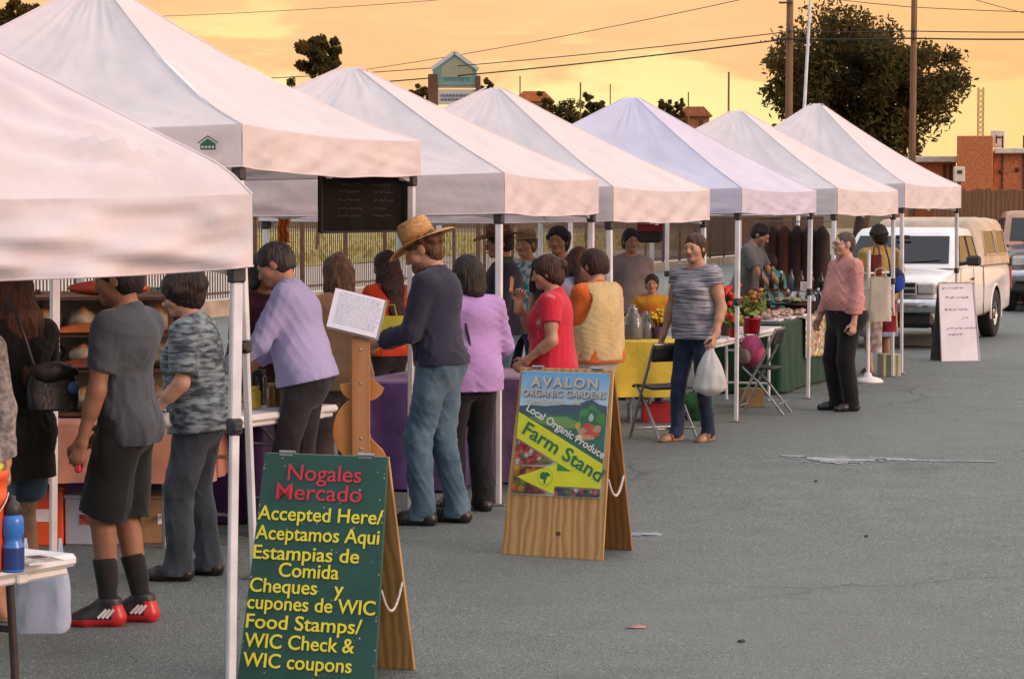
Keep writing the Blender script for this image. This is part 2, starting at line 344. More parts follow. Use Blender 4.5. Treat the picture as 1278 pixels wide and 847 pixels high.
# ================================================================== steel picket fence
def steel_fence():
    p0 = Vector((fx(27), 27, 0)); p1 = Vector((fx(110), 110, 0)); d = (p1 - p0); L = d.length; d.normalize(); n = Vector((-d.y, d.x, 0))
    root = thing('steel_fence', 'long rusty brown steel picket fence behind the white tents', 'fence', p0)
    w = MB(); w.bar((0, 0, .14), d * L + Vector((0, 0, .14)), .22, .28); w.build('kerb_wall', mat('block_wall', (.42, .34, .25), .9, 3, .2, .4, 25), root)
    pitch = 2.44; k = int(L / pitch)
    for i in range(k + 1):
        b = MB(); q = d * (i * pitch); b.box(q + Vector((0, 0, 1.09)), (.075, .075, 1.64), bev=.005); b.box(q + Vector((0, 0, 1.925)), (.09, .09, .03)); b.build('fence_post', M['steel_fence'], root)
        if i < k:
            b = MB()
            for z in (.42, 1.72, 1.86): b.bar(q + d * .04 + Vector((0, 0, z)), q + d * (pitch - .04) + Vector((0, 0, z)), .04, .045)
            for j in range(1, 21):
                x = q + d * (j * pitch / 21); b.bar(x + Vector((0, 0, .32)), x + Vector((0, 0, 1.88)), .022, .022)
            b.build('picket_panel', M['steel_fence'], root)
steel_fence()
def board_fence():
    a = Vector((X(1165, 52), 52, 0)); b_ = Vector((X(1420, 48), 48, 0)); d = (b_ - a); L = d.length; d.normalize()
    root = thing('board_fence', 'tall brown wooden board fence behind the parked trucks', 'fence', a)
    m = wood_mat('fence_boards', (.38, .17, .075), (.26, .11, .05), 4, 'X', .85)
    r = random.Random(5); b = MB(); x = 0
    while x < L:
        w = .14; h = 2.38 + r.uniform(-.03, .03); t = d * (x + w / 2); b.bar(t + Vector((0, 0, .03)), t + Vector((0, 0, h)), w - .008, .022, up=(-d.y, d.x, 0)); x += w
    b.build('boards', m, root)
    n = Vector((d.y, -d.x, 0))
    for i in range(int(L / 2.4) + 1):
        q = d * (i * 2.4) - n * .07; c = MB(); c.bar(q, q + Vector((0, 0, 2.3)), .1, .1); c.build('post', m, root)
    c = MB()
    for z in (.4, 2.05): c.bar(-n * .035 + Vector((0, 0, z)), d * L - n * .035 + Vector((0, 0, z)), .04, .09)
    c.build('rail', m, root)
board_fence()
# ================================================================== buildings
def buildings():
    brick = mat('orange_brick', (.56, .175, .06), .85, 14, .18, .3, 30)
    pale = mat('pale_trim', (.72, .62, .50), .7, 4, .1); dk = mat('dark_gap', (.09, .04, .025), .8, 5, .2)
    Y = 72.0; s = F / Y
    def Z(v): return CH + (265 - v) / s
    root = thing('brick_building', 'large orange brick building with white roof trim at the right', 'building', (X(1192, Y), Y, 0), -R(10.8))
    w1 = X(1236, Y) - X(1192, Y)
    b = MB(); b.box((w1 / 2, 6, Z(170) / 2), (w1, 12, Z(170)), bev=.02); b.build('tall_wall', brick, root)
    b = MB(); w2 = 9; b.box((w1 + w2 / 2, 6.4, Z(190) / 2), (w2, 12, Z(190)), bev=.02); b.build('low_wall', brick, root)
    b = MB(); b.box((w1 + w2 / 2 + .02, 6.25, Z(188.6)), (w2 - .03, 12.2, .16), bev=.02); b.build('roof_trim', pale, root)
    for x in (w1 + .28, w1 + .9, w1 + 1.7):
        b = MB(); b.box((x, .385, Z(228) + .6), (.05, .03, 1.6)); b.build('wall_joint', dk, root)
    for u, v in ((1266, 212), (1246, 214)):
        b = MB(); b.lathe([(0, -.06), (.06, -.05), (.07, 0), (.05, .05), (0, .06)], 10, c=(X(u, Y) - X(1192, Y), .36, Z(v)), M=Matrix.Rotation(R(90), 3, 'X')); b.build('wall_lamp', dk, root)
    b = MB(); b.box((X(1242, Y) - X(1192, Y), 1.2, Z(181) + .2), (.42, .42, .5), bev=.02); u = b.build('roof_unit', pale, root)
    b = MB(); b.box((X(1242, Y) - X(1192, Y) + .03, .982, Z(181) + .24), (.16, .012, .05)); b.box((X(1242, Y) - X(1192, Y) - .04, .982, Z(181) + .18), (.04, .012, .24)); b.build('vent_slot', dk, root)
    # lower wing
    Y2 = 80.0; s2 = F / Y2
    r2 = thing('low_shed', 'low orange shed with pale flat roof beside the brick building', 'building', (X(1140, Y2), Y2, 0))
    w = X(1191, Y2) - X(1140, Y2); h = CH + (265 - 203) / s2
    b = MB(); b.box((w / 2, 3, h / 2), (w, 6, h)); b.build('wall', brick, r2)
    b = MB(); b.box((w / 2, 2.9, h + .1), (w + .3, 6.4, .2), bev=.02); b.build('roof', pale, r2)
    for x in (w * .72, w * .86):
        b = MB(); b.box((x, -.03, h * .5), (.09, .05, h * .96)); b.build('downpipe', dk, r2)
    # small white cabinet on the wall by the fence
    q = at(1197, 226, 54); t = thing('meter_box', 'small white box on a post above the board fence', 'box', (q.x, q.y, 0))
    b = MB(); b.box((0, 0, q.z + .15), (.24, .14, .34), bev=.015); b.build('cabinet', pale, t)
    b = MB(); b.box((0, -.075, q.z + .2), (.1, .012, .08)); b.build('label_plate', dk, t)
    b = MB(); b.bar((0, 0, 0), (0, 0, q.z), .07, .07); b.build('post', M['brown_metal'], t)
    # houses on the hill
    def house(name, label, u0, u1, vt, vb, Y, wallc, roofc):
        s = F / Y; x0, x1 = X(u0, Y), X(u1, Y); zb = CH + (265 - vb) / s; zt = CH + (265 - vt) / s; w = x1 - x0; h = zt - zb
        t = thing(name, label, 'house', ((x0 + x1) / 2, Y, zb - 3))
        b = MB(); b.box((0, 3, 1.5 + h * .28), (w, 6, 3 + h * .56)); b.build('wall', wallc, t)
        e = 3 + h * .5; p = [(-w / 2 - .4, e), (w / 2 + .4, e), (w * .3, 3 + h), (-w * .3, 3 + h)]
        b = MB(); b.prism(p, -6.5, .5, M=Matrix(((1, 0, 0), (0, 0, -1), (0, 1, 0)))); b.build('roof', roofc, t)
        for x in (-w * .25, w * .22):
            b = MB(); b.box((x, -.03, 3 + h * .18), (w * .13, .08, h * .3)); b.build('window', dk, t)
    rr = mat('red_roof', (.52, .16, .06), .8, 2, .2); rw = mat('tan_stucco', (.42, .24, .13), .9, 2, .15)
    house('hill_house', 'far hillside house with a bright red roof between two tent peaks', 644, 688, 115, 140, 285, rw, rr)
    house('hill_house', 'brown far house half hidden behind the right of the middle tent', 848, 884, 134, 158, 290, mat('brown_stucco', (.30, .13, .06), .9, 2, .2), mat('brown_roof', (.34, .12, .05), .8, 2, .2))
buildings()
# ================================================================== trees
leaf_d = translucent('leaf_dark', (.072, .055, .013), .45, .8, 3, .3, 0.0); leaf_l = translucent('leaf_olive', (.135, .088, .016), .5, .8, 3, .3, 0.0); bark = mat('bark', (.085, .055, .035), .9, 8, .3, .5, 20)
def tree(label, u, v_top, v_bot, w_px, Y, n_clump, n_leaf, leaf, seed, trunk_v=None, flat=1.0, z0=0, shape=None, category='tree'):
    r = random.Random(seed); s = F / Y; zt = CH + (265 - v_top) / s; zb = CH + (265 - v_bot) / s; hw = w_px / s / 2
    root = thing('broadleaf_tree', label, category, (X(u, Y), Y, z0)); c0 = Vector((0, 0, (zt + zb) / 2 - z0)); hh = (zt - zb) / 2
    clumps = []
    tries = 0
    while len(clumps) < n_clump and tries < 4000:
        tries += 1
        a = r.random() * 6.283; z = r.uniform(-1, 1); k = r.random() ** .4
        rad = math.sqrt(max(0, 1 - z * z)); p = Vector((math.cos(a) * rad * hw * k, math.sin(a) * rad * hw * k * .9, z * hh * k))
        if shape and not shape(p.x / hw, p.z / hh): continue
        clumps.append((c0 + p, (.10 + .14 * r.random()) * min(hw, hh) * 1.35))
    # limbs
    tr = MB(); base = Vector((0, 0, 0)); fork = Vector((.1 * hw, 0, max(.8, (zb - z0) + .25 * hh)))
    tr.tube([base, base.lerp(fork, .5) + Vector((.03 * hw, 0, 0)), fork], [hw * .085, hw * .065, hw * .055], 8)
    for c, rc in clumps[::2]:
        mid = fork.lerp(c, .5) + Vector((r.uniform(-.1, .1), r.uniform(-.1, .1), .06)) * hw
        tr.tube([fork, mid, c], [hw * .032, hw * .02, hw * .008], 5, caps=False)
    tr.build('trunk', bark, root)
    cr = MB()
    for ci, (c, rc) in enumerate(clumps):
        for j in range(n_leaf):
            d = Vector((r.gauss(0, 1), r.gauss(0, 1), r.gauss(0, .8))); d = d.normalized() * rc * (r.random() ** .45) * (1.25 if r.random() < .12 else 1); p = c + d
            a = Vector((r.gauss(0, 1), r.gauss(0, 1), r.gauss(0, 1))).normalized(); b = a.orthogonal().normalized(); l = leaf * (.6 + .8 * r.random())
            cr.add([p - a * l, p + b * l * .45, p + a * l, p - b * l * .45], [(0, 1, 2, 3)], 1 if r.random() < (.55 if ci % 3 == 0 else .2) else 0)
    cr.build('crown', [leaf_d, leaf_l], root)
    return root
def big_shape(x, z):
    # uneven crown: high left lobe, stepped right shoulder, gap low in the middle
    if x < -.25 and x > -.6: return z < 1
    top = 1.0 if -.62 < x < -.02 else (.62 if x < .35 else .36)
    if x < -.62: top = .25
    if z > top + .08: return False
    return not ((x + .12) ** 2 / .02 + (z + .30) ** 2 / .02 < 1)
tree('big dark leafy tree behind the rightmost tents and utility poles', 1068, 8, 210, 256, 95, 165, 190, .125, 21, shape=big_shape)
def small_pine(label, u, vt, vb, w, Y, trunk_v, seed, zb=0): return tree(label, u, vt, vb, w, Y, 34, 150, .14, seed)
small_pine('lone round topped pine above the second tent slope', 397, 46, 98, 62, 120, 200, 5)
tree('dark tree top rising at the upper left corner of the view', 12, 2, 62, 72, 105, 40, 120, .16, 8)
tree('smaller dark tree beside the tree in the upper left corner', 50, 12, 56, 46, 112, 30, 110, .16, 9)
zz = 12.0
for i, (lab, u, vt, vb, w, Y) in enumerate((('dark pointed hillside tree beside the red roofed house', 682, 112, 170, 30, 280), ('low hillside bush tree right of the red roofed house', 710, 124, 170, 44, 282), ('round hillside tree standing above the middle tent edge', 737, 116, 160, 34, 284), ('pale hillside tree left of the brown far house', 830, 124, 165, 26, 282), ('thin dark cypress tree beside the brown far house', 846, 119, 165, 16, 280), ('dark scrub clump left of the teal pylon sign', 524, 105, 140, 26, 283), ('dark bushes at the foot of the lone pine', 372, 100, 140, 60, 283), ('small bush just above the fourth tent peak', 611, 99, 135, 22, 283))):
    tree(lab, u, vt, vb, w, Y, 30, 80, .20, 40 + i, z0=8)
# ================================================================== poles and wires
pole_m = wood_mat('pole_wood', (.30, .17, .09), (.20, .11, .06), 5, 'X', .9)
def poles():
    out = {}
    for lab, u, Y, w, arm in (('brown wooden utility pole in front of the tree left side', 982, 78, 9.5, True), ('brown wooden utility pole in front of the tree right side', 1136, 78, 8.5, False)):
        t = thing('utility_pole', lab, 'pole', (X(u, Y), Y, 0), group='utility poles'); r = w / F * Y / 2
        b = MB(); b.tube([(0, 0, 0), (.02, 0, 5), (.05, 0, 11.5)], [r * 1.15, r, r * .8], 12); b.build('pole_shaft', pole_m, t)
        if arm:
            b = MB(); b.bar((-.34, -.14, CH + (265 - 6) * Y / F), (.1, -.14, CH + (265 - 6) * Y / F), .05, .06); b.build('bracket', M['brown_metal'], t)
        for v in (40, 49):
            b = MB(); b.lathe([(0, -.08), (.05, -.06), (.06, 0), (.05, .05), (0, .08)], 8, c=(0, -r - .05, CH + (265 - v) * Y / F)); b.build('insulator', M['dark_plastic'], t)
    b = MB(); Y = 38; p0 = at(1003, 150, Y); p1 = at(1013, -30, Y); d = (p1 - p0).normalized(); g0 = p0 - d * (p0.z / d.z)
    b.tube([(0, 0, 0), p1 - g0], [.035, .022], 8); tag(b.build('flagpole', M['white_metal'], loc=g0), 'thin white flagpole leaning slightly behind the rightmost tent', 'pole')
    for lab, u, vt, vb, Y, r in (('slim far pole above the sixth tent peak', 908, 91, 140, 200, .09), ('slim far pole above the hillside house', 724, 104, 135, 270, .10), ('shorter far pole above the red roofed house', 649, 96, 130, 270, .08), ('faint far pole right of the brown house', 858, 116, 150, 270, .08), ('faint far pole left of the fifth tent peak', 761, 106, 130, 270, .07)):
        s = F / Y; b = MB(); b.tube([(0, 0, 0), (0, 0, CH + (265 - vt) / s)], [r * 1.2, r], 6); tag(b.build('far_pole', pole_m, loc=(X(u, Y), Y, 0)), lab, 'pole', 'slim poles on the skyline')
    def wire(pts, lab, r=.016):
        w = []
        for i in range(len(pts) - 1):
            a, b_ = pts[i], pts[i + 1]
            for k in range(16):
                t = k / 16; p = a.lerp(b_, t); p.z -= .35 * 4 * t * (1 - t) * (a - b_).length / 60; w.append(p)
        w.append(pts[-1]); b = MB(); b.tube([p - pts[0] for p in w], r, 5); tag(b.build('power_line', M['black'], loc=pts[0]), lab, 'wire', 'overhead power lines')
    Y = 77.7
    wire([at(330, 112, Y + 25), at(982, 49, Y), at(1136, 48, Y), at(1420, 47, Y - 5)], 'lower thick power line crossing the sky from pole to pole', .026)
    wire([at(330, 98, Y + 25), at(982, 40, Y), at(1136, 39, Y), at(1420, 38, Y - 5)], 'upper power line just above the thick one between the poles', .018)
    wire([at(420, 92, Y + 25), at(960, -8, Y)], 'single power line rising steeply to the upper edge of the sky', .014)
    wire([at(150, 22, Y + 45), at(620, -6, Y + 30)], 'faint power line across the upper left clouds', .014)
    wire([at(1000, -6, Y + 9), at(1136, 9, Y + 8), at(1420, 18, Y + 6)], 'thin power line dropping from the right pole past the frame', .014)
    wire([at(1190, -8, Y + 9), at(1300, 22, Y + 6)], 'short slanting power line in the upper right corner', .012)
    # far lattice mast
    Y = 420; s = F / Y; t = thing('lattice_mast', 'hazy far lattice radio mast above the brick building', 'mast', (X(1221, Y), Y, 0)); b = MB(); H = CH + (265 - 110) / s; w = .45
    for sx in (-1, 1):
        for sy in (-1, 1): b.bar((sx * w, sy * w, 0), (sx * w, sy * w, H), .12, .12)
    for k in range(int(H / .9)):
        z = k * .9
        for sx in (-1, 1): b.bar((-w * sx, -w, z), (w * sx, -w, z + .9), .07, .07); b.bar((-w * sx, w, z), (w * sx, w, z + .9), .07, .07)
    b.build('lattice', mat('hazed_steel', (.55, .30, .14), .7, 3, .1), t)  # the warm haze over the far mast is put into its colour
poles()
def pylon():
    Y = 92.0; s = F / Y
    def P(u, v): return ((u - 568) / s, CH + (265 - v) / s)
    t = thing('pylon_sign', 'teal gabled pylon sign between dark posts above the tents', 'sign', (X(568, Y), Y, 0))
    Mx = Matrix(((1, 0, 0), (0, 0, -1), (0, 1, 0)))
    teal = mat('teal_panel', (.14, .28, .27), .5, .6, .2); b = MB()
    b.prism([P(541, 108), P(595, 108), P(595, 87), P(569, 68), P(541, 87)], -.25, .25, M=Mx); b.build('teal_board', teal, t)
    b = MB(); pl = [P(539, 88), P(568, 67)], [P(568, 67), P(597, 88)]
    for a, c in pl: b.bar((a[0], 0, a[1]), (c[0], 0, c[1]), .62, .12, up=(0, 1, 0)) if False else b.bar((a[0], 0, a[1]), (c[0], 0, c[1]), .66, .13)
    b.build('gable_trim', mat('sign_trim', (.42, .48, .50), .5, 2, .1), t)
    b = MB(); b.prism([P(550, 98), P(590, 98), P(590, 83), P(569, 73), P(552, 85)], -.0, .27, M=Mx); b.build('ochre_panel', mat('ochre_panel', (.27, .28, .18), .5, .5, .25, c2=(.2, .25, .2)), t)
    for u0, u1, v0 in ((535, 547, 94), (594, 600, 96)):
        b = MB(); a = P(u0, v0); c = P(u1, v0); b.box(((a[0] + c[0]) / 2, .1, a[1] / 2), (c[0] - a[0], .8, a[1]), bev=.03); b.build('post', mat('sign_post_brown', (.12, .05, .03), .7, 1, .2), t)
    b = MB(); b.prism([P(547.3, 131), P(593.7, 131), P(593.7, 113), P(547.3, 113)], -.2, .2, M=Mx); b.build('white_panel', mat('sign_white', (.5, .5, .46), .5, 1, .1), t)
    b = MB(); b.prism([P(547.3, 110.5), P(593.7, 110.5), P(593.7, 108.3), P(547.3, 108.3)], -.2, .2, M=Mx); b.build('lower_bar', mat('sign_bar', (.45, .38, .22), .5, 1, .1), t)
    # rows of illegible small lettering
    b = MB(); r = random.Random(3)
    for row, v in ((0, 122), (1, 127)):
        u = 551
        while u < 590:
            w = r.uniform(1.5, 4); a = P(u, v); c = P(u + w, v - 3.2); b.box(((a[0] + c[0]) / 2, -.215, (a[1] + c[1]) / 2), (c[0] - a[0], .02, c[1] - a[1])); u += w + 1
    b.build('lettering', mat('sign_letters', (.12, .14, .22), .5, 1, .1), t)
    b = MB()
    for u in (556, 561, 566, 572, 577, 583): a = P(u, 102); c = P(u + 3.4, 98.5); b.box(((a[0] + c[0]) / 2, -.26, (a[1] + c[1]) / 2), (c[0] - a[0], .02, c[1] - a[1]))
    b.build('board_lettering', mat('teal_letters', (.06, .20, .22), .5, 1, .1), t)
pylon()
# ================================================================== pop-up tents
def make_tent(label, A, deg, S, zb, zt, zp, seed, blue=False, foot=None, hemdroop=.02, wr=1.0, soft=.012, curve=1.12, adir=None):
    """A: near right corner; deg: row direction from +Y toward +X; local x runs along the row, local y to the left of it"""
    r = random.Random(seed); th = R(deg)
    ax = Vector((math.sin(th), math.cos(th), 0)); ay = Vector((-math.cos(th), math.sin(th), 0))
    root = thing('pop_up_tent', label, 'tent', (A[0], A[1], 0), math.atan2(ax.y, ax.x), group='white pop up canopies along the row')
    m_side = M['canvas_blue'] if blue else M['canvas']; h = S / 2; o = Vector((seed * 3.7, seed * 1.3, 0))
    corners = [(0, 0), (S, 0), (S, S), (0, S)]     # near-right, far-right, far-left, near-left
    # canopy roof: four panels, concave ridges, sag between the ribs and creases
    b = MB()
    for k in range(4):
        c0 = Vector((*corners[k], zt)); c1 = Vector((*corners[(k + 1) % 4], zt)); pk = Vector((h, h, zp)); nrm = (c1 - c0).cross(pk - c0).normalized()
        if nrm.z < 0: nrm = -nrm
        def fn(a, t, c0=c0, c1=c1, pk=pk, nrm=nrm, k=k):
            t2 = t * .985; e = c0.lerp(c1, a); p = e.lerp(pk, t2); p.z = zt + (zp - zt) * (t2 ** curve)
            if t2 < .09: p.z -= soft * (1 - t2 / .09) ** 2
            if t2 > .93: p.z -= (t2 - .93) * (zp - zt) * .45
            s = 2 * a - 1; w = (1 - s * s)
            p -= nrm * (.085 * w * (1 - t) * t * 4 * .6 + .03 * w * (1 - t) ** 3)
            q = Vector((a * 2.2 + k * 7, t * 1.3, seed)); env = min(1, w * 2.2) * min(1, (1 - t) * 5) * min(1, t * 9)
            p += nrm * env * wr * (.022 * noise.noise(q) + .012 * noise.noise(Vector((a * 15 + k, t * 2.2, seed + 9))) * t + .011 * noise.noise(Vector((a * 5, t * 11, seed + 3))) * (1 - t))
            # tension folds fanning from both lower corners
            for cx in (0, 1):
                dx = abs(a - cx); fan = math.atan2(t, dx + 1e-4); dist = math.hypot(dx, t)
                p += nrm * wr * .013 * env * math.sin(fan * 16 + seed + cx * 2) * max(0, 1 - dist * 1.7)
            # sharp packing and drag creases
            q2 = Vector((a * S * 1.5 + t * 1.1 + k * 5, t * 2.6 - a * S * .8, seed * 2.1)); p += nrm * wr * env * .012 * (.5 - abs(noise.noise(q2)) * 2)
            q3 = Vector((a * S * 3.2 - t * 3 + k * 5, t * 5.2 + a * S * 1.6, seed * 1.1)); p += nrm * wr * env * .006 * (.5 - abs(noise.noise(q3)) * 2)
            return p
        b.grid(fn, 64, 44, 0)
    b.build('canopy', [m_side], root)
    for c0 in corners:
        s_ = MB(); pts = []
        for i in range(25):
            t2 = .965 * i / 24; p = Vector((*c0, zt)).lerp(Vector((h, h, zp)), t2); p.z = zt + (zp - zt) * t2 ** curve - (soft * (1 - t2 / .09) ** 2 if t2 < .09 else 0) + .002; pts.append(p)
        s_.tube(pts, .0055, 5); s_.build('ridge_seam', [m_side], root)
    # valances: one hanging strip a side
    for k in range(4):
        c0 = Vector((*corners[k], 0)); c1 = Vector((*corners[(k + 1) % 4], 0)); d = (c1 - c0).normalized(); nrm = Vector((d.y, -d.x, 0)); b = MB(); rn = Vector((nrm.x * (zp - zt), nrm.y * (zp - zt), h)).normalized()
        def fv(a, t, c0=c0, c1=c1, nrm=nrm, k=k, rn=rn):
            p = c0.lerp(c1, a) + nrm * .003 - Vector((rn.x, rn.y, 0)) * .03 * (1 - (2 * a - 1) ** 2); w = 1 - (2 * a - 1) ** 2; z1 = zt - .03 * w * rn.z + .004 - soft; z0 = zb - hemdroop * w + .010 * noise.noise(Vector((a * 5, k, seed)))
            p.z = z1 + (z0 - z1) * t
            f = min(1, t * 1.2) * min(1, w * 5) * wr
            p += nrm * f * (.035 * noise.noise(Vector((a * 3.2, k * 5 + t * .6, seed))) + .018 * noise.noise(Vector((a * 9 + t * 2.5, k, seed + 2))) + .010 * noise.noise(Vector((a * 7 - t * 5, k, seed + 4))))
            # crossing drag folds
            p += nrm * .009 * wr * min(1, w * 4) * (math.sin((a * 9 + t * 1.6 + seed) * 2.3) * t + math.sin((a * 5 - t * 2.2 + seed * 2) * 3.1) * t * (1 - t) * 2)
            hz = zt - zb; f2 = min(1, w * 6) * min(1, t * 4)
            q2 = Vector((a * S * 1.7 + t * hz * 5, t * hz * 8 - a * S * 2.3, seed * 2.1 + k)); p += nrm * f2 * wr * .0055 * (.4 - abs(noise.noise(q2)) * 2)
            q3 = Vector((a * S * 3.0 - t * hz * 7, t * hz * 15 + a * S * 2.6, seed * 1.3 + k)); p += nrm * f2 * wr * .0025 * (.4 - abs(noise.noise(q3)) * 2)
            return p
        b.grid(fv, 96, 16, 0, flip=True); v = b.build('valance', [m_side], root)
        hb = MB(); hb.tube([fv(i / 40, 1.0) for i in range(41)], .0045, 5); hb.build('hem', [m_side], v)
    # legs
    L = .045; foot = foot or {}
    for k, (x, y) in enumerate(corners):
        ix, iy = x + (L if x == 0 else -L), y + (L if y == 0 else -L)
        top = Vector((ix, iy, zt - .03))
        if k in foot:
            w = Vector((foot[k][0] - A[0], foot[k][1] - A[1], 0)); bt = Vector((w.dot(ax), w.dot(ay), .0))
        else: bt = Vector((ix + r.uniform(-.02, .02), iy + r.uniform(-.02, .02), 0))
        mid = top.lerp(bt, .48); b = MB(); b.bar(top, mid, .044, .044, bev=.006, up=(1, 0, 0)); b.bar(mid.lerp(top, .03), bt.lerp(top, .004), .035, .035, bev=.005, up=(1, 0, 0)); lg = b.build('leg', M['white_metal'], root)
        b = MB(); b.box(mid, (.058, .058, .075), bev=.012); b.box(mid + Vector((.036 if x else -.036, 0, 0)), (.03, .04, .04), bev=.008); b.build('height_clamp', M['dark_plastic'], lg)
        b = MB(); b.box((bt.x, bt.y, .006), (.10, .10, .011), bev=.003); b.build('foot_plate', M['grey_metal'], lg)
        b = MB(); b.box((ix, iy, zt - .10), (.062, .062, .09), bev=.01); b.build('corner_bracket', M['dark_plastic'], lg); b = MB(); b.box(top.lerp(bt, (zt - zb + .01) / zt), (.064, .064, .07), bev=.01); b.build('slider_bracket', M['dark_plastic'], lg)
    # scissor trusses
    for k in range(4):
        c0 = Vector((*corners[k], 0)); c1 = Vector((*corners[(k + 1) % 4], 0)); d = (c1 - c0).normalized(); n = Vector((-d.y, d.x, 0)); a = c0 + d * .05 + n * .06; e = c1 - d * .05 + n * .06; m_ = (a + e) / 2
        z1, z0 = zt - .09, zb - .03; b = MB()
        for p, q, off in ((a, m_, 0), (m_, e, 0)):
            b.bar(p + Vector((0, 0, z1)), q + Vector((0, 0, z0)), .014, .026); b.bar(p + n * .02 + Vector((0, 0, z0)), q + n * .02 + Vector((0, 0, z1)), .014, .026)
        b.build('truss', M['white_metal'], root)
    b = MB(); b.bar((h, h, zp - .10), (h, h, zb + .1), .04, .04)
    for x, y in ((h, .06), (h, S - .06), (.06, h), (S - .06, h)): b.bar((x, y, zb + .02), (h, h, zp - .62), .014, .026)
    for x, y in corners: b.bar((x + (.06 if x == 0 else -.06), y + (.06 if y == 0 else -.06), zt - .05), (h, h, zp - .12), .022, .022)
    b.build('peak_frame', M['white_metal'], root)
    return root
f1 = ground(288, 855); f1b = ground(66, 728)
# nearest tent, turned: its far right corner is the one seen at the right
c_fr = Vector((-1.045, 9.68, 0)); dr = Vector((-1.24, 2.62, 0)).normalized(); S1 = 2.95
c_nr = c_fr + Vector((-dr.y, dr.x, 0)) * S1 if False else c_fr
fr = Vector((-dr.y, dr.x, 0)); fr = fr if fr.x < 0 else -fr            # along the visible front, to the left and nearer
A1 = c_fr + fr * 0.0
# local x must run along the right hand edge (dr) and local y to its left
make_tent('nearest white canopy filling the upper left corner with a rumpled low skirt', A1, math.degrees(math.atan2(dr.x, dr.y)), S1, 1.685, 2.03, 3.0, 1, foot={0: (f1.x, f1.y), 1: (f1b.x, f1b.y)}, hemdroop=.05, wr=3.6, curve=1.02, soft=.06)
make_tent('tall white canopy with a green roof emblem and a blackboard hung from its skirt', (-1.378, 12.3), 15.5, 3.0, 2.135, 2.36, 3.28, 2, foot={0: (-1.34, 12.42)}, wr=.6, hemdroop=.03, curve=1.34)
make_tent('third white canopy with its peak beside the lone pine', (-.05, 15.51), 13.7, 3.0, 1.895, 2.165, 2.97, 3, wr=.55)
make_tent('fourth white canopy with its peak just right of the pylon sign', (.78, 18.58), 19, 3.0, 1.835, 2.11, 2.99, 4, wr=.55)
make_tent('lavender tinted middle canopy sheltering the white table with red flowers', (2.07, 21.7), 20, 3.0, 1.90, 2.13, 3.06, 5, blue=True, wr=.5)
make_tent('white canopy above the man in the pink shirt', (3.38, 25.0), 21, 3.0, 1.885, 2.16, 3.07, 6, wr=.5)
make_tent('rightmost farthest white canopy with a scalloped skirt by the white pickup', (4.6, 28.2), 23, 3.0, 1.96, 2.25, 3.30, 7, hemdroop=.015, wr=.6, curve=1.2)
# emblem on the second tent's near skirt
def emblem():
    th = R(15.5); ax = Vector((-math.cos(th), math.sin(th), 0)); n = Vector((-math.sin(th), -math.cos(th), 0)); p = Vector((-1.378, 12.3, 0)) + ax * .165 + n * .05; p.z = 2.245
    Mx = Matrix((-ax, n, Vector((0, 0, 1)))).transposed(); root = thing('tent_emblem', 'small green house roof emblem printed on the second canopy skirt', 'emblem', p)
    Q = Mx @ Matrix(((1, 0, 0), (0, 0, 1), (0, 1, 0)))
    b = MB(); b.prism([(-.042, -.027), (.042, -.027), (.042, .004), (0, .031), (-.042, .004)], 0, .003, M=Q); b.build('green_patch', mat('emblem_green', (.02, .12, .07), .7, 20, .1), root)
    b = MB(); b.prism([(-.055, .004), (0, .040), (.055, .004), (.055, .010), (0, .047), (-.055, .010)], 0, .003, M=Q); b.build('roof_line', mat('emblem_dark', (.02, .10, .06), .7, 20, .1), root)
    b = MB()
    for i in range(4): b.prism([(-.034 + i * .019, -.018), (-.023 + i * .019, -.018), (-.023 + i * .019, -.008), (-.034 + i * .019, -.008)], .003, .005, M=Q)
    b.build('white_marks', M['canvas'], root)
emblem()
# ================================================================== text helper
def text_mesh(name, s, size, m, parent, org, ex, ey, align='LEFT', bold=0.0, depth=.0015, width=None, shear=0, sp=1.0):
    """lettering in the plane (ex, ey) starting at org (parent space)"""
    cu = bpy.data.curves.new(name, 'FONT'); cu.body = s; cu.size = size; cu.align_x = align; cu.offset = bold; cu.extrude = depth; cu.shear = shear; cu.space_character = sp; cu.resolution_u = 4
    t = bpy.data.objects.new(name, cu); col.objects.link(t); dg = bpy.context.evaluated_depsgraph_get(); dg.update()
    me = bpy.data.meshes.new_from_object(t.evaluated_get(dg)); bpy.data.objects.remove(t); bpy.data.curves.remove(cu)
    ex = Vector(ex).normalized(); ey = Vector(ey).normalized(); ez = ex.cross(ey)
    if width:
        xs = [v.co.x for v in me.vertices]; w = max(xs) - min(xs); x0 = min(xs)
        for v in me.vertices: v.co.x = (v.co.x - x0) * width / w
    for v in me.vertices: v.co = Vector(org) + ex * v.co.x + ey * v.co.y + ez * (v.co.z + depth)
    me.materials.clear(); me.materials.append(m); me.name = name
    o = bpy.data.objects.new(name, me); col.objects.link(o); o.parent = parent; return o
ply = wood_mat('plywood', (.66, .40, .15), (.44, .23, .07), 5.5, 'X', .5, 10, stretch=(1.2, 1, .16))
ply_d = wood_mat('plywood_edge', (.46, .23, .07), (.32, .14, .04), 5.5, 'X', .55, 9, stretch=(1.2, 1, .16))
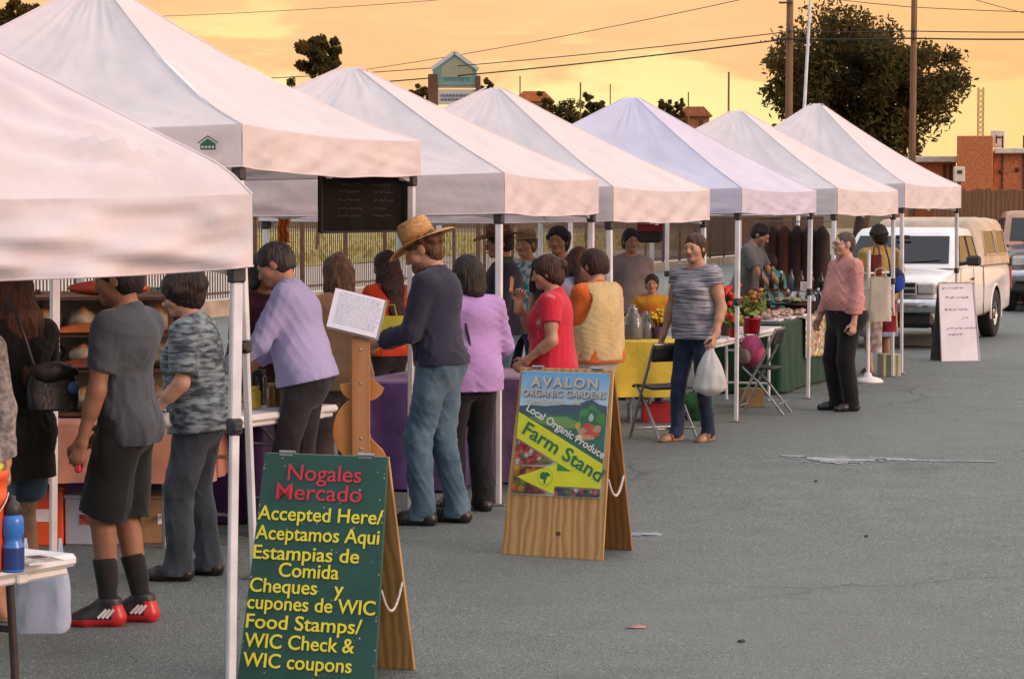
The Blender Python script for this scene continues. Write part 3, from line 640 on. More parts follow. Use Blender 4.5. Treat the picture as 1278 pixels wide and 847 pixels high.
def a_frame(name, label, n, top_c, w_top, w_bot, h, splay, front_m, back_m):
    """n: horizontal facing direction of the front; local -Y faces the viewer; returns root and a function that maps (a, t, out) on the front board"""
    rz = face_rot(-n[0], -n[1]); root = thing(name, label, 'sign', (top_c[0], top_c[1], 0), rz)
    def board(sg, nm, m, th=.018):
        b = MB(); q = []
        for z, w in ((0.0, w_bot), (h, w_top)):
            y = sg * (splay / 2 * (1 - z / h) + .012)
            for x in (-w / 2, w / 2):
                for k in (0, 1): q.append((x, y + sg * -th * k * (1 if True else 0), z))
        b.add(q, [(0, 2, 6, 4), (1, 5, 7, 3), (0, 4, 5, 1), (2, 3, 7, 6), (4, 6, 7, 5), (0, 1, 3, 2)]); return b.build(nm, m, root, bevel=.003)
    fb = board(-1, 'front_board', front_m); bb = board(1, 'back_board', back_m)
    b = MB()
    for x in (-w_top * .32, w_top * .32): b.tube([(x - .035, 0, h + .004), (x + .035, 0, h + .004)], .008, 8); b.box((x, -.004, h - .01), (.06, .02, .02))
    b.build('hinge', M['grey_metal'], root)
    def P(a, t, out=.004):      # a 0..1 across, t 0..1 from the bottom
        w = w_bot + (w_top - w_bot) * t; return Vector(((a - .5) * w, -(splay / 2 * (1 - t) + .012) - out, t * h))
    b = MB(); z = .42; y = splay / 2 * (1 - z) + .0
    xr = (w_bot + (w_top - w_bot) * z) / 2 - .01
    pts = [(xr + .006, -y * .9 + y * 1.8 * i / 12, h * z - .10 * (1 - ((i - 6) / 6) ** 2)) for i in range(13)]
    return root, P, pts, fb
def rope(root, pts, r=.006):
    b = MB(); b.tube(pts, r, 8); b.build('rope', mat('rope_white', (.6, .58, .52), .8, 90, .2), root)
def nogales():
    g_m = mat('green_board', (.014, .090, .064), .45, 5, .18, .12, 60, c2=(.010, .068, .05)); ye = mat('yellow_vinyl', (.88, .78, .05), .4, 20, .04); rd = mat('red_vinyl', (.62, .035, .06), .4, 20, .06)
    n = Vector((-.32, -.95, 0)).normalized(); ex = Vector((.95, -.32, 0)).normalized()
    d = F / 306.; tl = at(327, 568, d + .09); tr = at(490, 577, d - .09); c = (tl + tr) / 2; h = .91
    root, P, pts, fb = a_frame('sandwich_board', 'green sandwich board with yellow and red lettering nearest the viewer', n, c, .545, .60, h, .44, g_m, ply)
    hx = Vector((1, 0, 0)); up = (P(.5, 1) - P(.5, 0)).normalized()
    def line(s, u0, u1, v, size, m, bold=.0035):
        # u0,u1 as fractions across, v as fraction of the height
        p0 = P(u0, v); w = (P(u1, v) - p0).length; text_mesh('lettering', s, size, m, root, p0, hx, up, bold=bold, width=w)
    CAP = .092
    for s, u0, u1, v, m in (('Nogales', .217, .805, .885, rd), ('Mercado', .14, .82, .800, rd)): line(s, u0, u1, v, .094, m, .0006)
    for s, u0, u1, v in (('Accepted Here/', .012, .992, .708), ('Aceptamos Aqui', .012, .975, .622), ('Estampias de', .012, .83, .536), ('Comida', .225, .685, .463), ('Cheques', .015, .53, .392),
                         ('y', .66, .73, .392), ('cupones de WIC', .012, .975, .318), ('Food Stamps/', .02, .885, .235), ('WIC Check &', .025, .84, .152), ('WIC coupons', .03, .83, .068)): line(s, u0, u1, v, .082, ye, .0008)
    b = MB(); r = random.Random(5)
    for i in range(70):
        a, t = r.random(), r.random() ; a = a if r.random() < .5 else (.985 if r.random() < .6 else .012); p = P(min(.99, max(.01, a)), t * .98 + .01, .0012); s = .0015 + .003 * r.random()
        b.add([p + Vector((-s, 0, 0)), p + up * s * 1.4, p + Vector((s, 0, 0)), p - up * s], [(0, 3, 2, 1)])
    b.build('paint_chips', mat('chips', (.5, .45, .33), .8, 30, .2), root)
    rope(root, pts)
nogales()
def voro(name, cols, scale, rough=.5):
    m = bpy.data.materials.new(name); m.use_nodes = True; nt = m.node_tree; N = nt.nodes; L = nt.links; b = N['Principled BSDF']; b.inputs['Roughness'].default_value = rough
    tc = N.new('ShaderNodeTexCoord'); v = N.new('ShaderNodeTexVoronoi'); L.new(tc.outputs['Object'], v.inputs[0]); v.inputs['Scale'].default_value = scale; v.inputs['Randomness'].default_value = 1
    sp = N.new('ShaderNodeSeparateColor'); L.new(v.outputs['Color'], sp.inputs[0]); cr = N.new('ShaderNodeValToRGB'); L.new(sp.outputs[0], cr.inputs[0]); e = cr.color_ramp.elements; cr.color_ramp.interpolation = 'CONSTANT'
    while len(e) < len(cols): e.new(.5)
    for i, c in enumerate(cols): e[i].position = i / len(cols); e[i].color = (*c, 1)
    mr = N.new('ShaderNodeMapRange'); L.new(v.outputs['Distance'], mr.inputs[0]); mr.inputs[1].default_value = .15; mr.inputs[2].default_value = .75; mr.inputs[3].default_value = 1.1; mr.inputs[4].default_value = .35
    mx = N.new('ShaderNodeMix'); mx.data_type = 'RGBA'; mx.blend_type = 'MULTIPLY'; mx.inputs[0].default_value = 1; L.new(cr.outputs[0], mx.inputs[6]); L.new(mr.outputs[0], mx.inputs[7]); L.new(mx.outputs[2], b.inputs['Base Color'])
    return m
def farm_sign():
    n = Vector((-.42, -.90, 0)).normalized(); d = F / 224.
    tl = at(645, 457, d + .13); tr = at(773, 462, d - .13); c = (tl + tr) / 2; h = 1.03
    root, P, pts, fb = a_frame('sandwich_board', 'plywood sandwich board with a blue and yellow farm stand poster', n, c, .565, .615, h, .42, ply, ply_d)
    hx = Vector((1, 0, 0)); up = (P(.5, 1) - P(.5, 0)).normalized(); tl = P(.5, .982, .002) - hx * .268; W, H = .535, .695
    def Q(p, q, out=.0): return tl + hx * (p * W) - up * (q * H) + hx.cross(up) * out
    def poly(name, pq, m, out): b = MB(); v0 = [Q(p, q, out) for p, q in pq]; k = len(v0); back = [Q(p, q, out - .0012) for p, q in pq]; b.add(v0 + back, [tuple(range(k))[::-1], tuple(range(k, 2 * k))] + [(i, (i + 1) % k, k + (i + 1) % k, k + i) for i in range(k)]); return b.build(name, m, root)
    cm = lambda n, c, **k: mat(n, c, .4, 12, .05, **k)
    # printed sky: a real print that pales toward the ridge
    sk = bpy.data.materials.new('printed_sky'); sk.use_nodes = True; N = sk.node_tree.nodes; L = sk.node_tree.links; tc = N.new('ShaderNodeTexCoord'); se = N.new('ShaderNodeSeparateXYZ'); L.new(tc.outputs['Object'], se.inputs[0]); cr = N.new('ShaderNodeValToRGB'); mr = N.new('ShaderNodeMapRange'); L.new(se.outputs[2], mr.inputs[0]); mr.inputs[1].default_value = .80; mr.inputs[2].default_value = 1.02; L.new(mr.outputs[0], cr.inputs[0]); cr.color_ramp.elements[0].color = (.52, .70, .80, 1); cr.color_ramp.elements[1].color = (.11, .38, .72, 1); L.new(cr.outputs[0], N['Principled BSDF'].inputs['Base Color']); N['Principled BSDF'].inputs['Roughness'].default_value = .35
    poly('poster_backing', [(0, 0), (1, 0), (1, 1), (0, 1)], cm('poster_white', (.6, .62, .6)), .0014)
    poly('printed_sky', [(.004, .004), (.996, .004), (.996, .32), (.004, .32)], sk, .003)
    poly('printed_mountain', [(.004, .285), (.12, .275), (.3, .28), (.5, .265), (.66, .262), (.76, .225), (.82, .215), (.9, .25), (.996, .265), (.996, .36), (.004, .36)], cm('print_ridge', (.055, .11, .15)), .0045)
    poly('printed_field', [(.004, .345), (.996, .345), (.996, .80), (.3, .6), (.004, .45)], cm('print_field', (.045, .16, .12)), .006)
    poly('printed_meadow', [(.12, .37), (.55, .36), (.68, .40), (.66, .45), (.45, .46), (.25, .42)], cm('print_meadow', (.16, .32, .10)), .0075)
    ye = cm('print_yellow', (.70, .74, .03)); poly('yellow_banner', [(.004, .335), (.996, .725), (.996, .92), (.48, .92), (.48, .985), (.03, .862), (.50, .735), (.004, .545)], ye, .009)
    poly('green_wedge', [(.495, .735), (.655, .795), (.495, .795)], cm('print_green', (.04, .22, .07)), .0105)
    poly('printed_peppers', [(.004, .553), (.44, .728), (.40, .745), (.004, .76)], voro('pepper_print', [(.5, .05, .06), (.55, .12, .08), (.5, .45, .4), (.3, .03, .04), (.16, .2, .05)], 38), .0105)
    poly('printed_squash', [(.004, .77), (.36, .77), (.035, .855), (.42, .985), (.004, .992)], voro('squash_print', [(.55, .12, .02), (.5, .05, .03), (.55, .25, .03), (.15, .18, .04), (.2, .05, .03)], 26), .0105)
    poly('printed_berries', [(.485, .93), (.996, .93), (.996, .992), (.485, .992)], voro('berry_print', [(.45, .08, .10), (.5, .5, .5), (.06, .08, .14), (.5, .14, .12), (.1, .2, .08)], 45), .0105)
    # basket of produce
    b = MB(); r = random.Random(9)
    def disc(p, q, rx, ry, mi, o, seg=14, jag=0): v0 = [Q(p, q, o)] + [Q(p + rx * math.cos(6.283 * i / seg) * (1 + jag * r.uniform(-1, 1)), q + ry * math.sin(6.283 * i / seg) * (1 + jag * r.uniform(-1, 1)), o) for i in range(seg)]; b.add(v0, [(0, 1 + (i + 1) % seg, 1 + i) for i in range(seg)], mi)
    disc(.83, .40, .155, .125, 0, .0078, 22, .18); disc(.83, .385, .12, .09, 1, .0083, 20, .08)
    for p, q, a, c, mi in ((.80, .44, .07, .035, 2), (.90, .45, .06, .03, 3), (.74, .47, .05, .03, 3), (.86, .49, .09, .03, 2), (.72, .52, .05, .025, 4), (.94, .36, .05, .04, 0), (.75, .32, .05, .03, 0), (.80, .52, .08, .025, 3), (.83, .36, .03, .03, 5), (.69, .43, .03, .03, 4)): disc(p, q, a, c, mi, .0088 + .0004 * random.random(), 12, .2)
    b.build('printed_produce', [cm('leafprint', (.07, .26, .08)), cm('leafprint_deep', (.04, .17, .09)), cm('redprint', (.5, .10, .05)), cm('pinkprint', (.5, .28, .2)), cm('goldprint', (.55, .4, .06)), cm('paleprint', (.4, .55, .4))], root)
    # tree mark
    b = MB(); disc(.365, .852, .088, .068, 0, .0098, 24); disc(.365, .852, .083, .064, 1, .0104, 24); disc(.365, .838, .05, .028, 2, .011, 16, .4); disc(.345, .848, .035, .02, 2, .0111, 12, .4)
    b.add([Q(.355, .86, .0112), Q(.355, .905, .0112), Q(.375, .905, .0112), Q(.378, .86, .0112)], [(0, 1, 2, 3)], 2); b.build('tree_mark', [cm('mark_ring', (.2, .4, .05)), ye, cm('mark_green', (.02, .17, .08))], root)
    sl = .5; dg = (hx * W * .88 - up * H * .353).normalized(); dn = hx.cross(up).cross(dg)
    tan_ = cm('print_tan', (.62, .52, .36)); wh = cm('print_white', (.75, .77, .75)); gr = cm('print_letter_green', (.02, .16, .10))
    def tx(s, p, q, size, m, ex, ey, width, bold=.0, sp=1.0, o=.0112): text_mesh('lettering', s, size, m, root, Q(p, q, o), ex, ey, bold=bold, width=width * W, depth=.0006, sp=sp)
    tx('AVALON', .12, .128, .075, cm('print_shadow', (.12, .22, .33)), hx, up, .76, .003, 1.3, .0085); tx('AVALON', .115, .124, .075, tan_, hx, up, .76, .002, 1.3, .0100)
    tx('ORGANIC GARDENS', .035, .208, .055, cm('print_shadow2', (.12, .22, .33)), hx, up, .945, .002, 1.1, .0085); tx('ORGANIC GARDENS', .03, .204, .055, tan_, hx, up, .945, .001, 1.1, .0100)
    tx('TUMACACORI - AZ', .08, .262, .030, tan_, hx, up, .62, .001, 1.3, .0092)
    tx('Local Organic Produce', .085, .320, .060, wh, dg, dn, 1.03, .0012)
    tx('Farm Stand', .060, .505, .108, gr, dg, dn, 1.03, .0015)
    b = MB()
    for p, q in ((.012, .012), (.988, .012), (.012, .988), (.988, .988)): disc(p, q, .008, .006, 0, .0113, 8)
    b.build('tack', M['grey_metal'], root)
    b = MB(); k = P(.55, .125, .0012); disc2 = [k + hx * .016 * math.cos(i) * 1 + up * .013 * math.sin(i) for i in [6.283 * j / 12 for j in range(12)]]; b.add(disc2, [tuple(range(12))]); b.build('wood_knot', mat('knot', (.13, .055, .02), .6, 40, .3), root)
    rope(root, pts, .008)
farm_sign()
def whiteboard():
    g1 = ground(1177, 451); g2 = ground(1221, 450); c = (g1 + g2) / 2; ex = (g2 - g1).normalized(); n = Vector((ex.y, -ex.x, 0)); n = n if n.y < 0 else -n
    h = 1.0; root, P, pts, fb = a_frame('sandwich_board', 'white sandwich board with faint handwriting in front of the pickup', Vector((.24, -.97, 0)), c + Vector((-.045, .17, 0)), .48, .53, h, .34, mat('whiteboard', (.80, .79, .84), .35, 4, .06), mat('whiteboard_back', (.10, .09, .09), .6, 4, .1))
    hwm = mat('marker', (.36, .36, .46), .6, 20, .1); b = MB(); r = random.Random(2); hx = Vector((1, 0, 0)); up = (P(.5, 1) - P(.5, 0)).normalized()
    for a0, a1, t in ((.1, .62, .93), (.18, .85, .81), (.15, .8, .66), (.62, .80, .55), (.18, .97, .42), (.2, .6, .34)):
        x = a0
        while x < a1:
            l = r.uniform(.05, .14); n_ = 8; q = [P(x + l * i / n_, t + r.uniform(-.016, .016), .003) for i in range(n_ + 1)]; b.tube(q, .0028, 4); x += l + .03
        b.build('handwriting', hwm, root); b = MB()
    if 0: b.build('handwriting', mat('marker', (.36, .36, .46), .6, 20, .1), root)
    b = MB(); f = [P(0, 0), P(1, 0), P(1, 1), P(0, 1)]
    for i in range(4): b.bar(f[i], f[(i + 1) % 4], .014, .012)
    b.build('frame', mat('board_frame', (.5, .48, .5), .4, 5, .1), root)
whiteboard()
# ================================================================== tables
def folding_table(label, c, L, W, rz, h=.74, top_m=None, leg_m=None, name='folding_table', cat='table'):
    """long axis = local y"""
    t = thing(name, label, cat, (c[0], c[1], 0), rz); b = MB(); b.box((0, 0, h - .022), (W, L, .044), bev=.014); tp = b.build('tabletop', top_m or M['white_plastic'], t, bevel=0)
    b = MB(); b.box((0, 0, h - .058), (W - .05, L - .05, .03), bev=.008)
    for y in (-L * .36, L * .36): b.box((0, y, h - .055), (W - .02, .05, .036), bev=.006)
    b.build('underframe', top_m or M['white_plastic'], t)
    for sy in (-1, 1):
        for sx in (-1, 1):
            b = MB(); x, y = sx * (W / 2 - .09), sy * (L / 2 - .24); b.tube([(x, y, h - .07), (x, y + sy * .02, .36), (x, y + sy * .02, .0)], .0145, 10); b.tube([(x, y + sy * .02, .02), (x, y + sy * .02, 0)], .019, 10); b.build('leg', leg_m or M['grey_metal'], t)
        y = sy * (L / 2 - .22)
        for zz in (.17, .5): b = MB(); b.tube([(-(W / 2 - .09), y, zz), ((W / 2 - .09), y, zz)], .012, 8); b.build('crossbar', leg_m or M['grey_metal'], t)
        b = MB(); b.tube([(0, y, .5), (0, sy * L * .12, h - .07)], .009, 8); b.build('brace', leg_m or M['grey_metal'], t)
    return t
def tablecloth(label, c, L, W, rz, m, h=.745, drop=.70, seed=0, group=None, amp=.03):
    """cloth draped over a table; long axis = local y; hangs in folds"""
    b = MB(); n = 140; prof = []
    for i in range(n):
        t = i / n * 4; k = int(t); a = t - k; cs = [(-W / 2, -L / 2), (W / 2, -L / 2), (W / 2, L / 2), (-W / 2, L / 2)]; p, q = cs[k], cs[(k + 1) % 4]; prof.append((Vector((p[0] + (q[0] - p[0]) * a, p[1] + (q[1] - p[1]) * a, 0)), i))
    rings = []; nz = 12
    for j in range(nz + 1):
        f = j / nz; rg = []
        for p, i in prof:
            d = Vector((p.x / W, p.y / L, 0)); d = Vector((d.x if abs(d.x) > .49 else d.x * .2, d.y if abs(d.y) > .49 else d.y * .2, 0)).normalized()
            per = (abs(p.x) + abs(p.y)); w = amp * f ** .8 * (noise.noise(Vector((p.x * 4, p.y * 4, seed))) * 1.3 + .55 * math.sin((p.x - p.y) * 19 + seed) * (.6 + noise.noise(Vector((p.x * 2, p.y * 2, seed + 5)))))
            z = h - drop * f + (.02 * noise.noise(Vector((p.x * 2, p.y * 2, seed + 8))) if j == nz else 0)
            rg.append(p + d * (w + .012 + .03 * f) + Vector((0, 0, max(.008, z) - (.010 if f == 0 else 0))))
        rings.append(rg)
    vs = [p for rg in rings for p in rg]; fs = []
    for j in range(nz):
        for i in range(n): fs.append((j * n + i, (j + 1) * n + i, (j + 1) * n + (i + 1) % n, j * n + (i + 1) % n))
    b.add(vs, fs, 0, True)
    inner = [Vector((p.x * .985, p.y * .985, h + .004)) for p, _ in prof]; o = len(b.v); b.add(rings[0] + inner, [(i, (i + 1) % n, n + (i + 1) % n, n + i) for i in range(n)], 0, True); b.add(inner, [tuple(range(n))], 0)
    return tag(b.build('tablecloth', m, loc=(c[0], c[1], 0), rotz=rz), label, 'tablecloth', group)
DK = F / 2400.
def pos(u, d24): d = d24 * DK; return Vector((X(u, d), d, 0))
ROW = -R(18.5)
# front left table near the camera
tc0 = Vector((X(96, 8.15), 8.15, 0)); ld = Vector((-.54, -.84, 0)).normalized(); wd_ = Vector((-.84, .54, 0)).normalized()
folding_table('white folding table with a water bottle and orange bucket at lower left', tc0 + ld * .91 + wd_ * .38, 1.82, .76, math.atan2(-ld.x, ld.y), leg_m=M['brown_metal'])
folding_table('small white folding table with jars behind the green sandwich board', pos(375, 10.95) + Vector((-.40, .45, 0)), 1.2, .6, R(-30))
q = Vector((X(903, 21.9), 21.9, 0)); q2 = Vector((X(951, 24.3), 24.3, 0)); ctr = (q + q2) / 2; wl = Vector((-.95, .32, 0)).normalized()
folding_table('white folding table carrying the potted red flowers', ctr + wl * .25, (q2 - q).length + .5, .62, ROW, leg_m=M['white_metal'])
tw = pos(120, 10.75); folding_table('bakery table beneath the terracotta cloth', (tw.x - .05, tw.y + .40), 1.25, .72, R(90), .72); TERRA = (tw.x - .05, tw.y + .40)
tablecloth('terracotta cloth hanging short over the bread table', TERRA, 1.31, .78, R(90), cloth_mat('terracotta_cloth', (.50, .23, .15), .14), .725, .34, 1, amp=.02)
tp = pos(225, 11.7); folding_table('table beneath the dark purple cloth', (tp.x - .12, tp.y + .38), 1.14, .7, R(90)); tablecloth('dark purple cloth reaching the ground behind the woman in mottled blouse', (tp.x - .12, tp.y + .38), 1.2, .76, R(90), cloth_mat('purple_cloth', (.055, .022, .11), .2), .745, .735, 2)
tq = pos(528, 13.2); folding_table('table beneath the violet cloth', (tq.x, tq.y + .35), 1.0, .62, ROW); tablecloth('violet cloth hanging behind the man in the straw hat', (tq.x, tq.y + .35), 1.06, .68, ROW, cloth_mat('violet_cloth', (.16, .085, .25), .2), .745, .73, 3)
tl_ = pos(634, 13.6); folding_table('table beneath the pale lilac cloth', (tl_.x, tl_.y + .3), .9, .55, ROW); tablecloth('pale lilac cloth behind the woman in the lilac top', (tl_.x, tl_.y + .3), .96, .61, ROW, cloth_mat('lilac_cloth', (.30, .20, .34), .2), .745, .73, 4)
YX0, YX1, YD = X(754, 21.6), X(846, 21.6), 21.6
folding_table('table beneath the bright yellow cloth', ((YX0 + YX1) / 2, YD + .32), YX1 - YX0 - .05, .56, R(90)); tablecloth('bright yellow cloth behind the black folding chair', ((YX0 + YX1) / 2, YD + .32), YX1 - YX0, .62, R(90), cloth_mat('yellow_cloth', (.80, .62, .08), .1), .745, .50, 5)
g1 = Vector((X(972, 25), 25, 0)); gd = Vector((.33, .944, 0)).normalized(); gw = Vector((-.944, .33, 0)); GL = 2.5; GC = g1 + gd * GL / 2 + gw * .36
folding_table('table beneath the dark green cloth', GC, GL - .06, .66, math.atan2(-gd.x, gd.y)); tablecloth('dark green cloth on the long food table beside the man in pink', GC, GL, .72, math.atan2(-gd.x, gd.y), cloth_mat('green_cloth', (.008, .048, .021), .2), .745, .72, 6)
# flowered cloth over the far end of the green table
def flowered():
    m = voro('flowered_print', [(.74, .70, .52), (.70, .30, .30), (.42, .52, .12), (.76, .70, .58), (.72, .55, .18), (.70, .45, .42)], 20, .85); b = MB()
    ga, gb = Vector((.33, .944, 0)), Vector((.944, -.33, 0)); p0 = g1 + gd * 1.05
    def fn(a, t):
        s = t * .62; o = (s - .18) if s < .18 else 0; out = .055 + .02 * math.sin(a * 14) * max(0, s - .18) * 3; z = .762 if s < .18 else .762 - (s - .18) + .02 * noise.noise(Vector((a * 3, 0, 0)))
        return p0 + ga * (a * 1.4) + gb * ((o if s < .18 else 0) + out) + Vector((0, 0, z))
    b.grid(fn, 30, 16, 0, flip=True); tag(b.build('table_runner', m), 'flowered pastel cloth over the edge of the green table', 'tablecloth')
flowered()
# ================================================================== folding chairs
def folding_chair(label, c, face, seat_m=None):
    t = thing('folding_chair', label, 'chair', (c.x, c.y, 0), face_rot(*face), group='folding chairs'); gm = M['grey_metal']; sm = seat_m or M['black']
    # local +Y = forward. front leg and back upright are one tube; the rear leg crosses it
    for sx in (-.205, .205):
        b = MB(); b.tube([(sx, .20, 0), (sx, .03, .36), (sx, -.10, .60), (sx, -.17, .775), (sx * .96, -.18, .80)], .0125, 10); b.build('front_leg', gm, t)
        b = MB(); b.tube([(sx * .88, -.26, 0), (sx * .88, -.02, .30), (sx * .88, .14, .445)], .0115, 10); b.build('rear_leg', gm, t)
    b = MB(); b.tube([(-.197, -.18, .80), (.197, -.18, .80)], .0125, 10); b.tube([(-.18, -.205, .10), (.18, -.205, .10)], .009, 8); b.tube([(-.205, .163, .08), (.205, .163, .08)], .009, 8); b.build('crossbar', gm, t)
    b = MB(); b.grid(lambda a, v: (-.2 + .4 * a, -.165 + .30 * v * 0 - .0 + .012 * math.cos((a - .5) * 3) - (-.055 + .11 * v) * .36 - .012, .725 + (-.07 + .14 * v)), 10, 4); o = b.build('backrest', sm, t); sl = o.modifiers.new('s', 'SOLIDIFY'); sl.thickness = .012
    b = MB(); b.grid(lambda a, v: ((-.195 + .39 * a) * (1 - .06 * v), -.16 + .37 * v, .44 + .02 * v - .012 * math.sin(a * 3.14) * math.sin(v * 3.14) - (.02 * max(0, v - .85) / .15)), 12, 12); o = b.build('seat', sm, t); sl = o.modifiers.new('s', 'SOLIDIFY'); sl.thickness = .018
    return t
cpos = ground(833, 548); folding_chair('black and grey folding chair standing alone beside the farm stand board', Vector((cpos.x - .03, cpos.y + .1, 0)), (-.45, .89))
cp2 = Vector((2.36, 22.75, 0)); folding_chair('dark folding chair with a pink backpack tucked under the flower table', cp2, (-.95, .31))
# ================================================================== items on and under tables
def lathe_thing(name, label, cat, loc, parts, group=None, rotz=0, smooth=True):
    t = thing(name, label, cat, loc, rotz, group)
    for nm, prof, m, *c in parts: b = MB(); b.lathe(prof, 24, c=c[0] if c else (0, 0, 0), smooth=smooth); b.build(nm, m, t)
    return t
orange = mat('orange_plastic', (.78, .10, .02), .38, 6, .08); blue_pl = mat('blue_plastic', (.035, .19, .60), .25, 6, .1, spec=.6)
def near_table():
    p = at(-38, 702, 7.72); t = thing('bucket', 'orange plastic bucket with a wire handle on the lower left table', 'bucket', (p.x, p.y, .742)); rr = .125
    b = MB(); b.lathe([(0, 0), (rr * .86, 0), (rr * .88, .01), (rr * .95, .22), (rr, .235), (rr, .25), (rr * .965, .252), (rr * .975, .30), (rr * 1.02, .305), (rr * 1.02, .33), (rr * .97, .33), (rr * .95, .26), (0, .25)], 32); b.build('body', orange, t)
    b = MB(); b.lathe([(0, .325), (rr * .9, .325), (rr * .9, .345), (rr * .5, .36), (0, .362)], 24); b.build('contents', mat('lime_top', (.45, .52, .05), .7, 30, .3), t)
    b = MB(); b.tube([(rr * 1.03 * math.cos(i / 16 * 3.1416 - 1.57), -rr * .55 * math.cos(i / 16 * 3.1416 - 1.57) , .25 - .14 * math.cos(i / 16 * 3.1416 - 1.57) ) if False else (rr * 1.03 * math.sin(a := (i / 16 * 3.1416 - 1.57)), -rr * 1.03 * math.cos(a), .255 - .11 * math.cos(a)) for i in range(17)], .003, 6); b.build('handle', M['chrome'], t)
    p = at(16, 702, 7.72)
    lathe_thing('water_bottle', 'blue sports bottle with black lid beside the orange bucket', 'bottle', (p.x, p.y, .742), [('body', [(0, 0), (.034, 0), (.037, .006), (.037, .085), (.031, .098), (.031, .112), (.037, .125), (.037, .165), (.034, .178), (.026, .186), (0, .186)], blue_pl), ('dark_band', [(.0374, .01), (.0376, .02), (.0376, .07), (.0374, .08)], mat('navy_print', (.015, .05, .2), .3, 20, .1)), ('lid', [(.0275, .186), (.029, .188), (.029, .215), (.020, .225), (.012, .232), (.012, .245), (0, .247)], M['dark_plastic'])])
    t = bpy.data.objects[-1] if False else None
    b = MB(); lo = Vector((p.x, p.y, .742)); b.tube([(.025 + .022 * (1 - math.cos(i / 10 * 6.283)) / 2 * 1.4, 0, .205 + .018 * math.sin(i / 10 * 6.283)) for i in range(11)], .0025, 6); o = b.build('carry_loop', M['dark_plastic'], bpy.data.objects['water_bottle'])
    p = at(44, 690.5, 7.95); t = thing('magazine', 'small printed magazine lying at the corner of the lower left table', 'magazine', (p.x, p.y, .743), R(38)); b = MB(); b.box((0, 0, .003), (.13, .17, .006)); b.build('pages', M['paper'], t)
    b = MB(); b.box((0, 0, .0068), (.128, .168, .001)); b.build('cover', mat('magazine_cover', (.30, .25, .20), .4, 22, .6, c2=(.6, .58, .55)), t); b = MB(); b.box((.02, .03, .0078), (.05, .06, .001)); b.build('cover_picture', mat('cover_pic', (.12, .05, .04), .4, 30, .5), t)
    # clear plastic sack hanging under the table end
    p = at(52, 748, 8.30); t = thing('plastic_sack', 'pale bluish plastic sack hanging below the lower left table', 'bag', p)
    b = MB()
    def fn(a, v):
        th = a * 6.2832; x = .10 * math.copysign(abs(math.cos(th)) ** .45, math.cos(th)); y = .035 * math.copysign(abs(math.sin(th)) ** .6, math.sin(th)); z = .11 - .22 * v; k = .86 + .14 * math.sin(min(1, v * 1.2) * 1.57); k *= 1 if v < .97 else .9
        n_ = noise.noise(Vector((x * 22, z * 14, y * 20))) * .010; return (x * k + n_, y * (.3 + 1.0 * v) + n_, z)
    b.grid(fn, 48, 18); b.build('sack', translucent('sack_film', (.60, .68, .82), .45, .3, 9, .05, .5, 25, .01), t)
    b = MB()
    for sx in (-.06, .06): b.tube([(sx - .018, -.01, .105), (sx, -.01, .125), (sx + .006, 0, .215)], .005, 6); b.tube([(sx + .018, .01, .105), (sx + .006, 0, .215)], .005, 6)
    b.build('strap', translucent('sack_strap', (.60, .68, .82), .4), t)
near_table()
# ---- jars on the small white table
pj = pos(372, 10.95)
def jar(name, label, cat, u, d, r, h, m, lm, lab=None):
    q = Vector((X(u, d), d, .742)); lathe_thing(name, label, cat, q, [('glass', [(0, 0), (r, 0), (r * 1.03, .01), (r * 1.03, h * .78), (r * .8, h * .88), (0, h * .88)], m), ('lid', [(r * .82, h * .87), (r * .86, h * .88), (r * .86, h), (0, h)], lm)])
amber = mat('amber_jar', (.22, .10, .02), .15, 9, .2, spec=.7); jar('jar', 'short jar of yellow preserve on the small white table', 'jar', 314, 14.2, .052, .13, mat('yellow_jar', (.6, .45, .05), .2, 14, .2), mat('yellow_lid', (.65, .55, .1), .3, 9, .1)); jar('jar', 'tall dark jar behind the yellow preserve jar', 'jar', 322, 14.5, .055, .21, mat('dark_jar', (.03, .03, .025), .2, 14, .2), M['dark_plastic']); jar('jar', 'amber honey jar between the dark jar and the green pouch', 'jar', 342, 14.35, .045, .14, amber, mat('gold_lid', (.5, .35, .1), .3, 9, .1, metal=.6))
def pouch():
    q = Vector((X(361, 14.0), 14.0, .742)); t = thing('tea_pouch', 'pale green standing pouch at the end of the small white table', 'pouch', q, R(-20)); b = MB(); b.grid(lambda a, v: (.048 * math.cos(a * 6.283), .022 * (1 - v) * math.sin(a * 6.283) + .002 * math.sin(a * 6.283), .15 * v), 24, 8); b.build('pouch_body', mat('pouch_green', (.22, .36, .25), .5, 8, .15), t); b = MB(); b.box((0, -.0235 + .008, .06), (.05, .004, .05)); b.build('pouch_label', M['paper'], t)
pouch()
